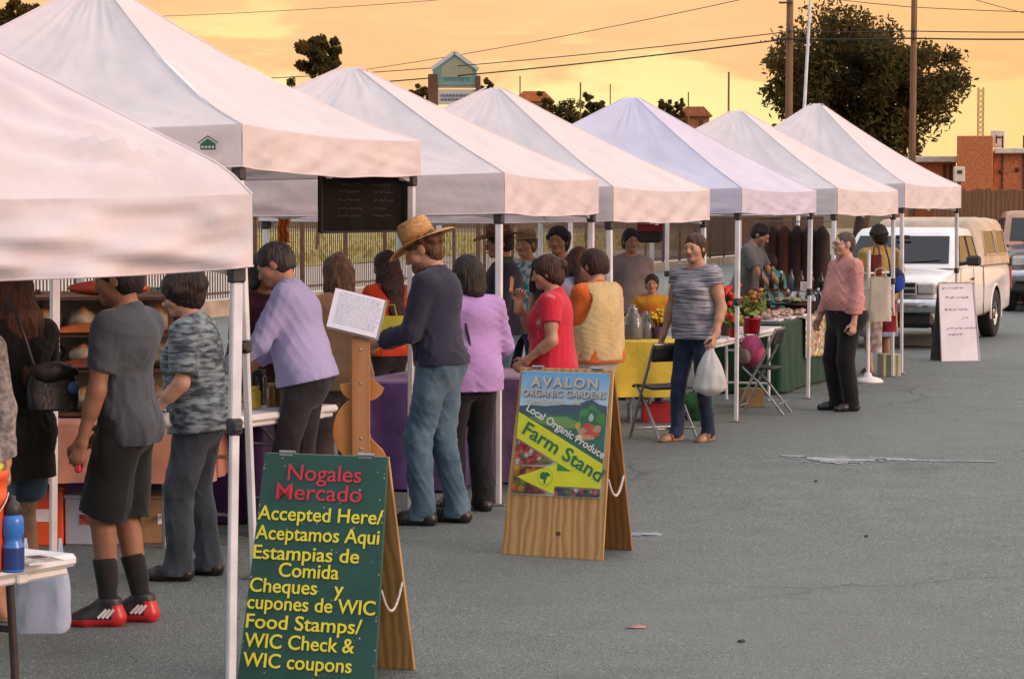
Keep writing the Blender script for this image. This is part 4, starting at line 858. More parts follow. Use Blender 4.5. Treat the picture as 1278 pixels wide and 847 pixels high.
# ---- wooden stand with a clipped sheet
def paper_stand():
    d = 11.9; p = Vector((X(450, d), d, 0)); w = wood_mat('stand_wood', (.50, .25, .10), (.42, .19, .07), 3, 'X', .55, 4, stretch=(1, 1, .3)); w2 = wood_mat('rocker_wood', (.55, .24, .06), (.47, .19, .045), 3, 'X', .5, 5)
    t = thing('wooden_stand', 'upright wooden plank stand with curved orange boards holding the white sheet', 'stand', p, R(4)); s = F / d
    def z(v): return CH + (265 - v) / s
    b = MB(); b.box((0, 0, z(418) / 2), (.092, .022, z(418)), bev=.004); b.build('upright', w, t)
    Mx = Matrix(((1, 0, 0), (0, 0, -1), (0, 1, 0)))
    def pl(name, pts, y0, m): b = MB(); b.prism([((u - 450) / s, z(v)) for u, v in pts], y0, y0 + .022, M=Mx); o = b.build(name, m, t, bevel=.004); return o
    arc = lambda cu, cv, ru, rv, a0, a1, n=14: [(cu + ru * math.cos(R(a0 + (a1 - a0) * i / n)), cv - rv * math.sin(R(a0 + (a1 - a0) * i / n))) for i in range(n + 1)]
    pl('crescent_board', [(424, 480), (440, 478), (463, 471), (480, 486)] + arc(452, 484, 27, 18, -5, -175), -.036, w2)
    pl('rocker_board', arc(446, 540, 31, 42, 100, 190) + [(420, 560), (430, 573), (483, 573), (478, 563), (463, 548), (456, 515)], -.038, w2)
    pl('foot_board', [(415, 742), (486, 742), (486, 728), (415, 728)], -.034, w)
    b = MB(); b.box((0, .12, .02), (.07, .36, .03), bev=.004); b.build('rear_foot', w, t)
    b = MB()
    for v in (436, 478, 547, 560): b.lathe([(0, .004), (.006, .003), (.007, 0)], 8, c=(0, -.0115, z(v)), M=Matrix.Rotation(R(90), 3, 'X'))
    b.build('screw', M['grey_metal'], t)
    # the sheet and its backing board
    c = Vector((p.x + (445 - 450) / s, p.y - .03, z(391))); q = thing('clipboard_sheet', 'tilted white typed sheet on a grey clipboard fixed to the wooden stand', 'sheet', c); q.rotation_euler = (R(-8), R(14), R(6))
    b = MB(); b.box((.006, .006, -.002), (.262, .006, .205), bev=.002); b.build('clipboard', mat('clipboard_grey', (.35, .33, .33), .5, 9, .1), q)
    b = MB(); b.grid(lambda a, v: (-.128 + .252 * a, -.003 + -.004 * math.sin(a * 3), -.095 + .195 * v), 10, 6); o = b.build('page', mat('sheet_white', (.76, .80, .92), .6, 20, .02), q)
    b = MB(); r = random.Random(1)
    for i in range(14):
        x = -.10; zz = .085 - i * .0115
        while x < .105:
            l = r.uniform(.008, .026); b.box((x + l / 2, -.0085, zz), (l, .0008, .0028)); x += l + .005
    b.build('typed_lines', mat('typed', (.56, .58, .70), .6, 20, .1), q)
paper_stand()
# ---- blackboard hung from the second tent
def blackboard():
    th = R(15.5); a0 = at(398, 213, 14.1); a1 = at(506, 210, 15.25); d = (a1 - a0); d.z = 0; W = d.length; d.normalize(); H = .42; c = (a0 + a1) / 2; c.z = at(451, 289, 14.65).z + H / 2
    t = thing('menu_blackboard', 'black chalk menu board hanging under the second canopy skirt', 'blackboard', c, math.atan2(d.y, d.x)); b = MB(); b.box((0, 0, 0), (W, .02, H), bev=.003); b.build('slate', mat('slate', (.009, .007, .006), .9, 5, .3, spec=.1), t)
    b = MB(); fr = [(-W / 2, H / 2), (W / 2, H / 2), (W / 2, -H / 2), (-W / 2, -H / 2)]
    for i in range(4): p, q = fr[i], fr[(i + 1) % 4]; b.bar((p[0], -.012, p[1]), (q[0], -.012, q[1]), .018, .014)
    b.build('frame', mat('board_wood_black', (.010, .007, .006), .8, 9, .3), t)
    b = MB(); r = random.Random(8)
    for row, zz in enumerate((.13, .075, .03, -.02, -.07, -.115)):
        for x0, x1 in ((-.39, -.05 - .06 * r.random()), (.10, .28 + .1 * r.random())):
            if row == 0: x0, x1 = x0 + .08, x1 - .04
            x = x0
            while x < x1:
                l = r.uniform(.022, .055); b.tube([(x + l * k / 5, -.0125, zz + r.uniform(-.009, .009)) for k in range(6)], .0014, 4); x += l + .007
    b.build('chalk_writing', mat('chalk', (.10, .085, .07), .9, 40, .3), t)
    b = MB(); r = random.Random(8)
    for x, y1, z1 in ((-W * .46, .0, .30), (W * .46, 0, .32), (-W * .5, 0, .1)): b.tube([(x, 0, H / 2 - .004), (x * 1.02, .0, H / 2 + .08), (x * 1.04, .02, H / 2 + .14)], .003, 5)
    b.build('cord', M['black'], t)
blackboard()
# ---- bread rack on the terracotta table
def bread_rack():
    cx, cy = TERRA; t = thing('bread_rack', 'open shelf rack of trays on the terracotta table', 'rack', (cx + .02, cy + .02, .73)); w = mat('rack_wood', (.10, .04, .022), .5, 8, .3); W, D = .86, .42
    for z in (.02, .27, .47, .68):
        b = MB(); b.box((0, 0, z), (W, D, .022), bev=.004); b.build('shelf', w, t)
    for x in (-W / 2 + .015, W / 2 - .015):
        for y in (-D / 2 + .015, D / 2 - .015): b = MB(); b.box((x, y, .36), (.028, .028, .72)); b.build('upright', w, t)
    b = MB(); b.box((0, D / 2 + .012, .36), (W, .012, .7)); b.build('back_panel', mat('rack_back', (.26, .20, .13), .8, 6, .2), t)
    bag = translucent('bread_bag', (.42, .36, .24), .3, .25, 12, .25, .6, 30, .01); crust = mat('bread_crust', (.36, .17, .06), .7, 12, .3, .3, 40); r = random.Random(6); base = Vector((cx + .02, cy + .02, .73)); k = 0
    words = ('left', 'second', 'third', 'right')
    for sh, z in enumerate((.032, .282, .482)):
        for i in range(4):
            x = -.31 + i * .205; o = thing('bread_bag', '%s bagged loaf counted from the left on the %s shelf of the bread rack' % (('leftmost', 'second', 'third', 'rightmost')[i], ('lowest', 'middle', 'upper')[sh]), 'bread', base + Vector((x, -.04, z)), r.uniform(-.2, .2), 'bagged loaves on the rack')
            b = MB(); b.ball((0, 0, .07), (.092, .15, .068), 16, 10, jit=.25); b.build('loaf', bag, o); b = MB(); b.ball((0, -.05, .10), (.05, .07, .045), 12, 8, jit=.3); b.build('crust', crust, o)
    for sh, z in ((0, .27), (1, .47)):
        b = MB(); b.grid(lambda a, v: (-.27 + .5 * a, -D / 2 - .03 + .11 * v, .025 + .05 * (1 - abs(2 * v - 1)) * (1 - (2 * a - 1) ** 2)), 16, 6); o = tag(b.build('basket_tray', mat('tray_orange', (.50, .14, .03), .5, 8, .2) if sh else mat('tray_brown', (.22, .06, .03), .5, 8, .2), loc=base + Vector((0, 0, z))), ('orange curved tray edge on the upper shelf of the rack' if sh else 'reddish brown tray edge on the middle shelf of the rack'), 'tray')
        o.modifiers.new('s', 'SOLIDIFY').thickness = .012
    # crumpled wax paper with pale pastry
    for sh, z, lb in ((0, .282, 'crumpled white wrapper on the middle bread shelf front'), (1, .482, 'crumpled white wrapper on the upper bread shelf front')):
        b = MB(); b.ball((0, 0, .02), (.12, .035, .02), 16, 6, jit=.8); tag(b.build('wrapper', M['paper'], loc=base + Vector((-.1, -.17, z))), lb, 'wrapper')
    # bright red and orange packet leaning on top
    o = thing('chip_packet', 'red and orange patterned packet lying on top of the bread rack', 'packet', base + Vector((.05, -.12, .692)), .1); b = MB(); b.ball((0, 0, .045), (.24, .07, .045), 18, 8, jit=.15); b.build('packet_body', mat('packet_red', (.42, .05, .02), .35, 6, .2), o); b = MB(); b.ball((.11, -.032, .05), (.09, .045, .036), 14, 8, jit=.2); b.build('orange_panel', mat('packet_orange', (.60, .30, .03), .4, 12, .3), o)
    # black wire basket with red trims at the table front
    o = thing('wire_basket', 'dark wire basket with red berries on the terracotta table', 'basket', (cx + .33, cy - .29, .735)); b = MB()
    for zz in (.005, .03, .055, .08, .105): b.tube([(-.14, -.05, zz), (.14, -.05, zz), (.14, .05, zz), (-.14, .05, zz)], .003, 5, closed=True)
    for i in range(15): x = -.14 + i * .02; b.tube([(x, -.05, .005), (x, -.05, .105)], .002, 4); b.tube([(x, .05, .005), (x, .05, .105)], .002, 4)
    b.build('wire', M['grey_metal'], o); b = MB()
    for i in range(24): b.ball((r.uniform(-.12, .12), r.uniform(-.04, .04), .09 + r.uniform(0, .03)), .015, 8, 6)
    b.build('berries', mat('berry_red', (.5, .03, .03), .3, 20, .2), o)
    # boxes below
    for nm, lab, c, dm, m, a in (('cardboard_box', 'brown cardboard box beneath the terracotta table', (cx + .38, cy + .05), (.34, .3, .26), mat('cardboard', (.34, .21, .10), .85, 5, .15, .2, 60), .2), ('storage_tub', 'pale blue storage tub beneath the terracotta table', (cx - .02, cy - .02), (.3, .3, .27), mat('tub_pale', (.45, .52, .60), .4, 5, .1), -.1), ('crate', 'orange crate beneath the left end of the terracotta table', (cx - .33, cy - .05), (.26, .3, .32), orange, .1)):
        o = thing(nm, lab, 'box', (c[0], c[1], 0), a); b = MB(); w_, d_, h_ = dm; b.box((0, 0, h_ / 2), dm, bev=.008); b.build('box_body', m, o); b = MB(); b.box((0, 0, h_ + .008), (w_ + .012, d_ + .012, .022), bev=.006); b.build('lid', m, o)
        b = MB(); b.box((0, -d_ / 2 - .002, h_ * .55), (w_ * .4, .004, h_ * .22)); b.build('box_label', M['paper'] if nm != 'storage_tub' else mat('tub_print', (.5, .08, .05), .5, 30, .5), o)
bread_rack()
def drapes():
    # teal scarf and mint cap hanging at the back of the bakery stall, orange ribbon
    def hang(name, lab, cat, u, v, d, w, h, m, seed):
        p = at(u, v, d); b = MB(); b.grid(lambda a, t: (w * (a - .5) * (1 - .25 * math.sin(t * 3)) + .03 * noise.noise(Vector((t * 3, seed, 0))), .02 * math.sin(a * 16 + seed) + .02 * noise.noise(Vector((a * 3, t * 3, seed))), -h * t), 18, 16); o = tag(b.build(name, m, loc=p), lab, cat); o.modifiers.new('s', 'SOLIDIFY').thickness = .006; return o
    hang('scarf', 'teal scarf hanging behind the curly haired woman', 'scarf', 209, 352, 15.4, .09, .42, cloth_mat('teal_scarf', (.03, .26, .24), .2), 1)
    hang('mint_cloth', 'crumpled mint cloth hung left of the teal scarf', 'cloth', 192, 358, 15.5, .14, .10, cloth_mat('mint_cloth', (.35, .55, .46), .2), 2)
    hang('ribbon', 'orange ribbon pennant hung on the fence above the grey haired man', 'ribbon', 354, 268, 19, .10, .22, cloth_mat('orange_ribbon', (.62, .16, .02), .1), 3)
    # dark red and black insulated bag hanging from the fourth tent
    p = at(811, 280, 22.2); t = thing('hanging_bag', 'black bag with a dark red flap hanging under the fourth canopy', 'bag', p); b = MB(); b.box((0, 0, -.085), (.24, .1, .17), bev=.03); b.build('bag_body', cloth_mat('bag_black', (.03, .022, .022)), t); b = MB(); b.box((0, -.053, -.03), (.236, .012, .07), bev=.004); b.build('flap', cloth_mat('bag_red', (.20, .02, .025)), t); b = MB(); b.tube([(-.1, 0, 0), (-.05, 0, .10), (.05, 0, .10), (.1, 0, 0)], .008, 6); b.build('strap', M['black'], t)
drapes()
# ---- yellow table: glass drink dispensers
glass = mat('clear_glass', (.62, .64, .66), .06, 9, .05, spec=.8, trans=.75)
for i, (u, h, r_, lab) in enumerate(((790, .30, .085, 'tall clear glass drink dispenser on the yellow table'), (806, .24, .075, 'shorter clear glass jar right of the tall dispenser'))):
    d = 21.85 + .1 * i; lathe_thing('glass_dispenser', lab, 'jar', (X(u, d), d, .75), [('glass_body', [(0, 0), (r_, 0), (r_ * 1.05, .02), (r_ * 1.05, h * .6), (r_ * .55, h * .8), (r_ * .5, h * .88), (r_ * .58, h * .9)], glass), ('stopper', [(r_ * .5, h * .88), (r_ * .5, h * .94), (r_ * .2, h * .97), (r_ * .28, h * 1.03), (0, h * 1.05)], M['grey_metal']), ('liquid', [(0, .012), (r_ * .93, .015), (r_ * .95, h * .42), (0, h * .42)], mat('lemonade', (.5, .46, .40), .2, 9, .1, trans=.3))], group='glass dispensers on the yellow table')
def yellow_goods():
    # red crate and green bag beneath the yellow table
    t = thing('crate', 'red plastic crate on the ground below the yellow cloth', 'crate', (X(826, 21.75), 21.85, 0)); b = MB(); b.box((0, 0, .02), (.34, .26, .02)); w, d, h = .34, .26, .17
    for x in (-w / 2, w / 2): b.box((x, 0, h / 2), (.016, d, h), bev=.003)
    for y in (-d / 2, d / 2): b.box((0, y, h / 2), (w, .016, h), bev=.003)
    b.build('crate_body', mat('crate_red', (.45, .03, .03), .4, 8, .15), t); b = MB(); b.box((0, 0, h - .012), (w + .026, .012 + d + .02, .02), bev=.003); b.build('crate_rim', mat('crate_red_rim', (.5, .04, .035), .4, 8, .15), t)
    t = thing('tote_bag', 'dark green bag on the ground right of the red crate', 'bag', (X(872, 21.9), 21.95, 0)); b = MB(); b.ball((0, 0, .12), (.17, .11, .13), 18, 10, jit=.3); b.build('bag_body', cloth_mat('bag_green', (.02, .13, .05), .2), t); b = MB(); b.tube([(-.06, -.02, .22), (-.03, -.03, .30), (.03, -.03, .30), (.06, -.02, .22)], .008, 6); b.build('strap', M['black'], t)
    # bunch of yellow flowers
    t = thing('flower_bunch', 'bunch of yellow flowers on the yellow table end', 'flowers', (X(823, 21.9), 21.9, .75)); r = random.Random(4); b = MB(); s = MB()
    for i in range(26): p = Vector((r.gauss(0, .05), r.gauss(0, .04), .20 + r.gauss(0, .035))); s.tube([(0, 0, .02), p], .004, 4); b.ball(p, (.022, .022, .015), 8, 5, jit=.4)
    b.build('petals', mat('yellow_petal', (.75, .55, .02), .6, 30, .2), t); s.build('stems', leaf_l, t); c = MB(); c.lathe([(0, 0), (.05, 0), (.06, .11), (.05, .11), (.0, .02)], 16); c.build('pot', mat('violet_pot', (.12, .08, .16), .4, 9, .2), t)
yellow_goods()
# ---- flowers and pots on the white table
def potted(lab, u, d, r_, h, mpot, pet, n, hh, seed, spread):
    t = thing('potted_flowers', lab, 'plant', (X(u, d), d, .745)); b = MB(); b.lathe([(0, 0), (r_ * .78, 0), (r_ * .95, h * .9), (r_ * 1.04, h * .9), (r_ * 1.04, h), (r_ * .9, h), (0, h * .85)], 24); b.build('pot', mpot, t); r = random.Random(seed); l = MB(); f = MB()
    for i in range(n * 4):
        a = r.random() * 6.28; k = r.random() ** .6; p = Vector((math.cos(a) * k * spread, math.sin(a) * k * spread, h + .04 + hh * .8 * r.random())); d1 = Vector((r.gauss(0, 1), r.gauss(0, 1), r.gauss(0, .5))).normalized(); o = d1.orthogonal().normalized(); s = .045 * (.6 + r.random()); l.add([p - d1 * s, p + o * s * .5, p + d1 * s, p - o * s * .5], [(0, 1, 2, 3)], r.random() < .5)
    for i in range(n):
        a = r.random() * 6.28; k = r.random() ** .6; p = Vector((math.cos(a) * k * spread, math.sin(a) * k * spread, h + hh * (.55 + .6 * r.random()))); f.ball(p, (.03, .03, .022), 8, 5, jit=.5)
    s = MB()
    for i in range(10): a = i * .628; s.tube([(0, 0, h * .8), (math.cos(a) * spread * .6, math.sin(a) * spread * .6, h + hh * .7)], .004, 4)
    l.build('leaves', [leaf_pot, leaf_pot2], t); f.build('blossoms', pet, t); s.build('stems', leaf_pot, t)
leaf_pot = mat('pot_leaf', (.10, .16, .02), .6, 9, .3); leaf_pot2 = mat('pot_leaf_lime', (.28, .33, .04), .6, 9, .3)
red_pot = mat('red_foil', (.50, .015, .02), .3, 9, .2); red_pet = mat('red_petal', (.65, .04, .02), .6, 20, .2)
potted('red foil pot of leafy yellow green flowers on the white table', 938, 22.9, .095, .15, red_pot, mat('orange_petal', (.5, .22, .04), .6, 20, .3), 10, .24, 3, .13)
potted('taller red and white flowers left of the red foil pot', 907, 22.6, .075, .13, mat('dark_pot', (.12, .05, .03), .5, 9, .2), red_pet, 36, .30, 5, .12)
potted('small red flowers standing in front of the taller bouquet', 916, 22.2, .05, .08, red_pot, red_pet, 16, .12, 6, .07)
def backpack():
    t = thing('backpack', 'pink and grey backpack resting on the chair under the flower table', 'backpack', (2.27, 22.72, .462), R(-70)); b = MB(); b.ball((0, 0, .13), (.15, .11, .15), 20, 12, jit=.12); b.build('main_pouch', cloth_mat('pink_nylon', (.50, .08, .20), .15), t); b = MB(); b.ball((0, -.08, .09), (.12, .06, .09), 18, 10, jit=.12); b.build('front_pocket', cloth_mat('grey_nylon', (.26, .21, .20), .15), t)
    b = MB(); b.tube([(-.03, .05, .27), (-.02, .05, .31), (.02, .05, .31), (.03, .05, .27)], .008, 6); b.build('handle', M['black'], t)
    t = thing('cardboard_box', 'small tan cardboard box on the ground under the flower table', 'box', (X(938, 23.5), 23.5, 0), .3); b = MB(); b.box((0, 0, .09), (.2, .2, .18), bev=.004); b.build('box_body', mat('cardboard_tan', (.42, .24, .10), .85, 5, .15), t); b = MB(); b.box((0, 0, .183), (.05, .202, .004)); b.build('tape', mat('tape', (.45, .33, .2), .4, 5, .1), t)
backpack()
# ---- goods on the green table
def green_goods():
    r = random.Random(12); gx = Vector((-.944, .33, 0)); past = mat('pastry', (.62, .46, .36), .75, 30, .3, .3, 60, c2=(.42, .22, .13)); pink = mat('pale_pastry', (.66, .50, .44), .7, 26, .3, .3, 60); white = M['white_plastic']
    words = ('nearest', 'second', 'third', 'fourth', 'farthest')
    for i in range(5):
        p = g1 + gd * (.3 + i * .30) + gw * (.2 + .12 * (i % 2)); t = thing('pastry_tray', '%s tray of pale pastries along the green table' % words[i], 'tray', (p.x, p.y, .752), ROW, 'pastry trays on the green table'); b = MB(); b.box((0, 0, .008), (.30, .24, .012), bev=.004)
        for sx in (-1, 1): b.box((sx * .15, 0, .018), (.012, .24, .028), bev=.003)
        b.build('tray', white, t); b = MB()
        for k in range(26): b.ball((r.uniform(-.12, .12), r.uniform(-.09, .09), .03 + r.random() * .05), (.032, .024, .018), 8, 6, jit=.4)
        b.build('pastries', past if i % 2 else pink, t)
    p = g1 + gd * 1.9 + gw * .32; t = thing('platter', 'raised oval platter of pale leaves at the far part of the green table', 'platter', (p.x, p.y, .752), ROW); b = MB(); b.lathe([(0, .0), (.06, 0), (.05, .10), (.20, .115), (.24, .135), (.2, .13), (0, .12)], 24); b.build('dish', M['dark_plastic'], t); b = MB()
    for k in range(40): b.ball((r.gauss(0, .1), r.gauss(0, .1), .15 + r.random() * .04), (.05, .025, .012), 8, 5, jit=.5)
    b.build('leaves', mat('pale_greens', (.48, .48, .32), .7, 20, .3), t)
    p = g1 + gd * 2.25 + gw * .25; t = thing('basket', 'dark brown wicker basket at the far end of the green table', 'basket', (p.x, p.y, .752)); b = MB(); b.lathe([(0, 0), (.14, 0), (.17, .14), (.18, .145), (.165, .14), (.13, .02), (0, .02)], 24); b.build('wicker', mat('wicker', (.10, .055, .03), .8, 40, .4, .6, 60), t); b = MB(); b.tube([(.17 * math.cos(a), 0, .14 + .16 * math.sin(a)) for a in [3.1416 * i / 12 for i in range(13)]], .009, 6); b.build('handle', mat('wicker_handle', (.09, .05, .03), .8, 40, .3), t)
    # bottle rack and price card behind
    c = Vector((X(985, 28.4), 28.4, 0)); t = thing('bottle_shelf', 'brown wooden shelf of bottles behind the green table', 'shelf', (c.x, c.y, 0), ROW); w = wood_mat('shelf_wood', (.16, .07, .035), (.11, .05, .03), 3); b = MB(); b.box((0, 0, .76), (.9, .34, .03)); b.box((0, .1, .98), (.9, .16, .024)); b.build('board', w, t)
    for x in (-.43, .43): b = MB(); b.box((x, 0, .49), (.03, .32, .98)); b.build('side', w, t)
    k = 0
    for row, (y, z) in enumerate(((-.08, .776), (.1, .993))):
        for i in range(7):
            x = -.36 + i * .12; q = Matrix.Rotation(ROW, 3, 'Z') @ Vector((x, y, 0)); h = .2 + .05 * r.random(); o = lathe_thing('bottle', ('dark bottle on the upper board of the bottle shelf' if row else 'dark bottle on the lower board of the bottle shelf'), 'bottle', (c.x + q.x, c.y + q.y, z), [('bottle_body', [(0, 0), (.03, 0), (.032, h * .6), (.012, h * .78), (.012, h * .9)], mat('bottle%d' % k, ((.07, .03, .015), (.03, .05, .03), (.12, .2, .3), (.10, .04, .03))[k % 4], .15, 9, .2)), ('cap', [(.014, h * .88), (.014, h), (0, h)], M['paper'] if k % 3 == 0 else M['dark_plastic'])], group=('bottles on the upper shelf board' if row else 'bottles on the lower shelf board')); k += 1
    p = at(1005, 357, 27.2); t = thing('price_card', 'small white price card standing by the far end of the green table', 'card', (p.x, p.y, .752)); b = MB(); z = p.z - .752; b.box((0, 0, z), (.11, .004, .10)); b.build('card', M['paper'], t); b = MB(); b.tube([(0, .004, 0), (0, .004, z)], .004, 6); b.lathe([(0, 0), (.03, 0), (.03, .008), (0, .012)], 12); b.build('card_holder', M['grey_metal'], t); b = MB()
    for i in range(3): b.box((0, -.0026, z + .025 - i * .025), (.07, .001, .008))
    b.build('writing', mat('ink', (.15, .15, .2), .6, 9, .1), t)
    # garment rail with dark clothes
    c = Vector((X(992, 31.5), 31.5, 0)); t = thing('garment_rail', 'steel rail behind the stall hung with dark brown garments', 'rail', (c.x, c.y, 0), R(-10)); b = MB(); b.tube([(-.5, 0, 0), (-.5, 0, 1.78), (.5, 0, 1.78), (.5, 0, 0)], .016, 8); b.tube([(-.5, -.25, .01), (-.5, .25, .01)], .016, 8); b.tube([(.5, -.25, .01), (.5, .25, .01)], .016, 8); b.build('rail_frame', M['grey_metal'], t)
    for i, x in enumerate((-.30, -.14, .02, .18, .34)):
        q = Matrix.Rotation(R(-10), 3, 'Z') @ Vector((x, 0, 0)); o = thing('garment', ('%s dark brown garment hanging on the rail' % ('leftmost', 'second', 'middle', 'fourth', 'rightmost')[i]), 'garment', (c.x + q.x, c.y + q.y, 1.77), R(-10), 'garments on the rail'); b = MB(); b.grid(lambda a, v: ((.10 + .03 * v) * math.cos(a * 6.283) * min(1, .25 + v * 6) + .01 * noise.noise(Vector((a * 3, v * 4, i))), .24 * math.sin(a * 6.283) * min(1, .2 + v * 6), -.04 - .85 * v), 24, 14); b.build('cloth', cloth_mat('brown_garment%d' % i, ((.06, .03, .02), (.10, .04, .025), (.045, .025, .02), (.08, .035, .03), (.05, .03, .03))[i]), o); b = MB(); b.tube([(0, -.2, -.075), (0, 0, -.02), (0, .2, -.075)], .006, 5); b.tube([(0, 0, -.02), (0, 0, .012)], .004, 5); b.build('hanger', M['dark_plastic'], o)
green_goods()
# ---- white stand with hanging bags
def bag_stand():
    g = ground(1083, 477); d = g.y; s = F / d
    def z(v): return CH + (265 - v) / s
    t = thing('display_stand', 'white round based display stand hung with bags behind the man in pink', 'stand', g); b = MB(); b.tube([(0, 0, .03), (0, 0, z(312))], .022, 12); b.build('post', M['white_plastic'], t); b = MB(); b.lathe([(0, 0), (.17, 0), (.175, .015), (.14, .045), (.05, .07), (.035, .11), (0, .12)], 28); b.build('base', M['white_plastic'], t)
    for v, a in ((341, 25), (360, -30), (341, 160), (360, 200)): b = MB(); b.tube([(0, 0, z(v)), (math.cos(R(a)) * .27, math.sin(R(a)) * .27, z(v) + .01)], .012, 8); b.build('arm', M['white_plastic'], t)
    def tote(lab, u, vt, vb, w, dd, m, sm, name='tote_bag', hang=.1, seed=0, dep=.045):
        zt, zb = z(vt), z(vb); o = thing(name, lab, 'bag', (X(u, dd), dd, zb), R(-8)); h = zt - zb; b = MB(); b.grid(lambda a, q: ((w / 2 * math.copysign(abs(math.cos(a * 6.283)) ** .5, math.cos(a * 6.283)) * (1 - .08 * q), dep * math.copysign(abs(math.sin(a * 6.283)) ** .7, math.sin(a * 6.283)) * (1.05 - .6 * q) * (1 + .4 * noise.noise(Vector((a * 6, q * 3, seed)))), h * q)), 40, 12); b.add([(w / 2 * .95 * math.copysign(abs(math.cos(i / 20 * 6.283)) ** .5, math.cos(i / 20 * 6.283)), dep * math.sin(i / 20 * 6.283), .003) for i in range(20)], [tuple(range(20))]); b.build('bag_body', m, o)
        for y in (-dep * .4, dep * .4): b = MB(); b.tube([(-w * .28, y, h * .97), (-w * .2, y * .5, h + hang * .8), (0, 0, h + hang), (w * .2, y * .5, h + hang * .8), (w * .28, y, h * .97)], .008, 6); b.build('strap', sm, o)
    tote('cream canvas tote with small print hanging on the white stand', 1098, 345, 400, .25, d - .12, cloth_mat('cream_canvas', (.62, .55, .44), .08), cloth_mat('cream_strap', (.60, .54, .45)), seed=1)
    tote('second cream tote hanging behind the man in pink', 1076, 345, 398, .22, d + .16, cloth_mat('cream_canvas_deep', (.56, .49, .40), .08), cloth_mat('cream_strap_deep', (.5, .44, .36)), seed=2)
    tote('dark red bag hanging at the top of the white stand', 1093, 318, 344, .13, d + .06, cloth_mat('maroon_bag', (.16, .03, .03)), cloth_mat('maroon_strap', (.12, .03, .03)), seed=3)
    tote('crimson pouch hanging low on the white stand', 1110, 395, 415, .16, d + .2, cloth_mat('crimson_bag', (.25, .02, .03)), cloth_mat('crimson_strap', (.2, .02, .03)), seed=4)
    tote('white patterned bag hanging from the cream tote arm', 1094, 402, 440, .12, d + .05, cloth_mat('white_pattern', (.60, .55, .50), .2, c2=(.25, .18, .16), nscale=16), cloth_mat('white_strap', (.6, .55, .5)), seed=5)
    # pale cloth print on tote
    # carton and little pots on the ground behind
    o = thing('striped_carton', 'pale striped carton on the ground behind the tent leg', 'box', (X(1110, 27.9), 27.9, 0), .2); b = MB(); b.box((0, 0, .13), (.22, .2, .26), bev=.005); b.build('box_body', mat('carton_cream', (.5, .45, .32), .7, 5, .1), o); b = MB()
    for x in (-.06, .0, .06): b.box((x, -.102, .13), (.025, .004, .24))
    b.build('stripes', mat('carton_green', (.2, .26, .12), .7, 5, .1), o)
bag_stand()
# scraps on the asphalt
def scraps():
    for lab, u, v, w, m in (('flattened pale blue paper scrap right of the farm stand board', 803, 667, .11, mat('blue_scrap', (.28, .34, .42), .7, 9, .2)), ('small pinkish scrap on the open asphalt', 797, 783, .05, mat('pink_scrap', (.5, .25, .22), .8, 9, .2)), ('tiny black pebble on the open asphalt', 925, 801, .018, M['black']), ('small dark pebble far out on the asphalt', 1081, 670, .014, M['black']), ('small dark chip near the worn white marking', 1018, 601, .014, M['black'])):
        p = ground(u, v); b = MB(); b.ball((0, 0, .004), (w, w * .55, .006 if w > .03 else .01), 14, 6, jit=.9); tag(b.build('paper_scrap' if w > .03 else 'pebble', m, loc=p, rotz=.4), lab, 'litter' if w > .03 else 'pebble')
scraps()
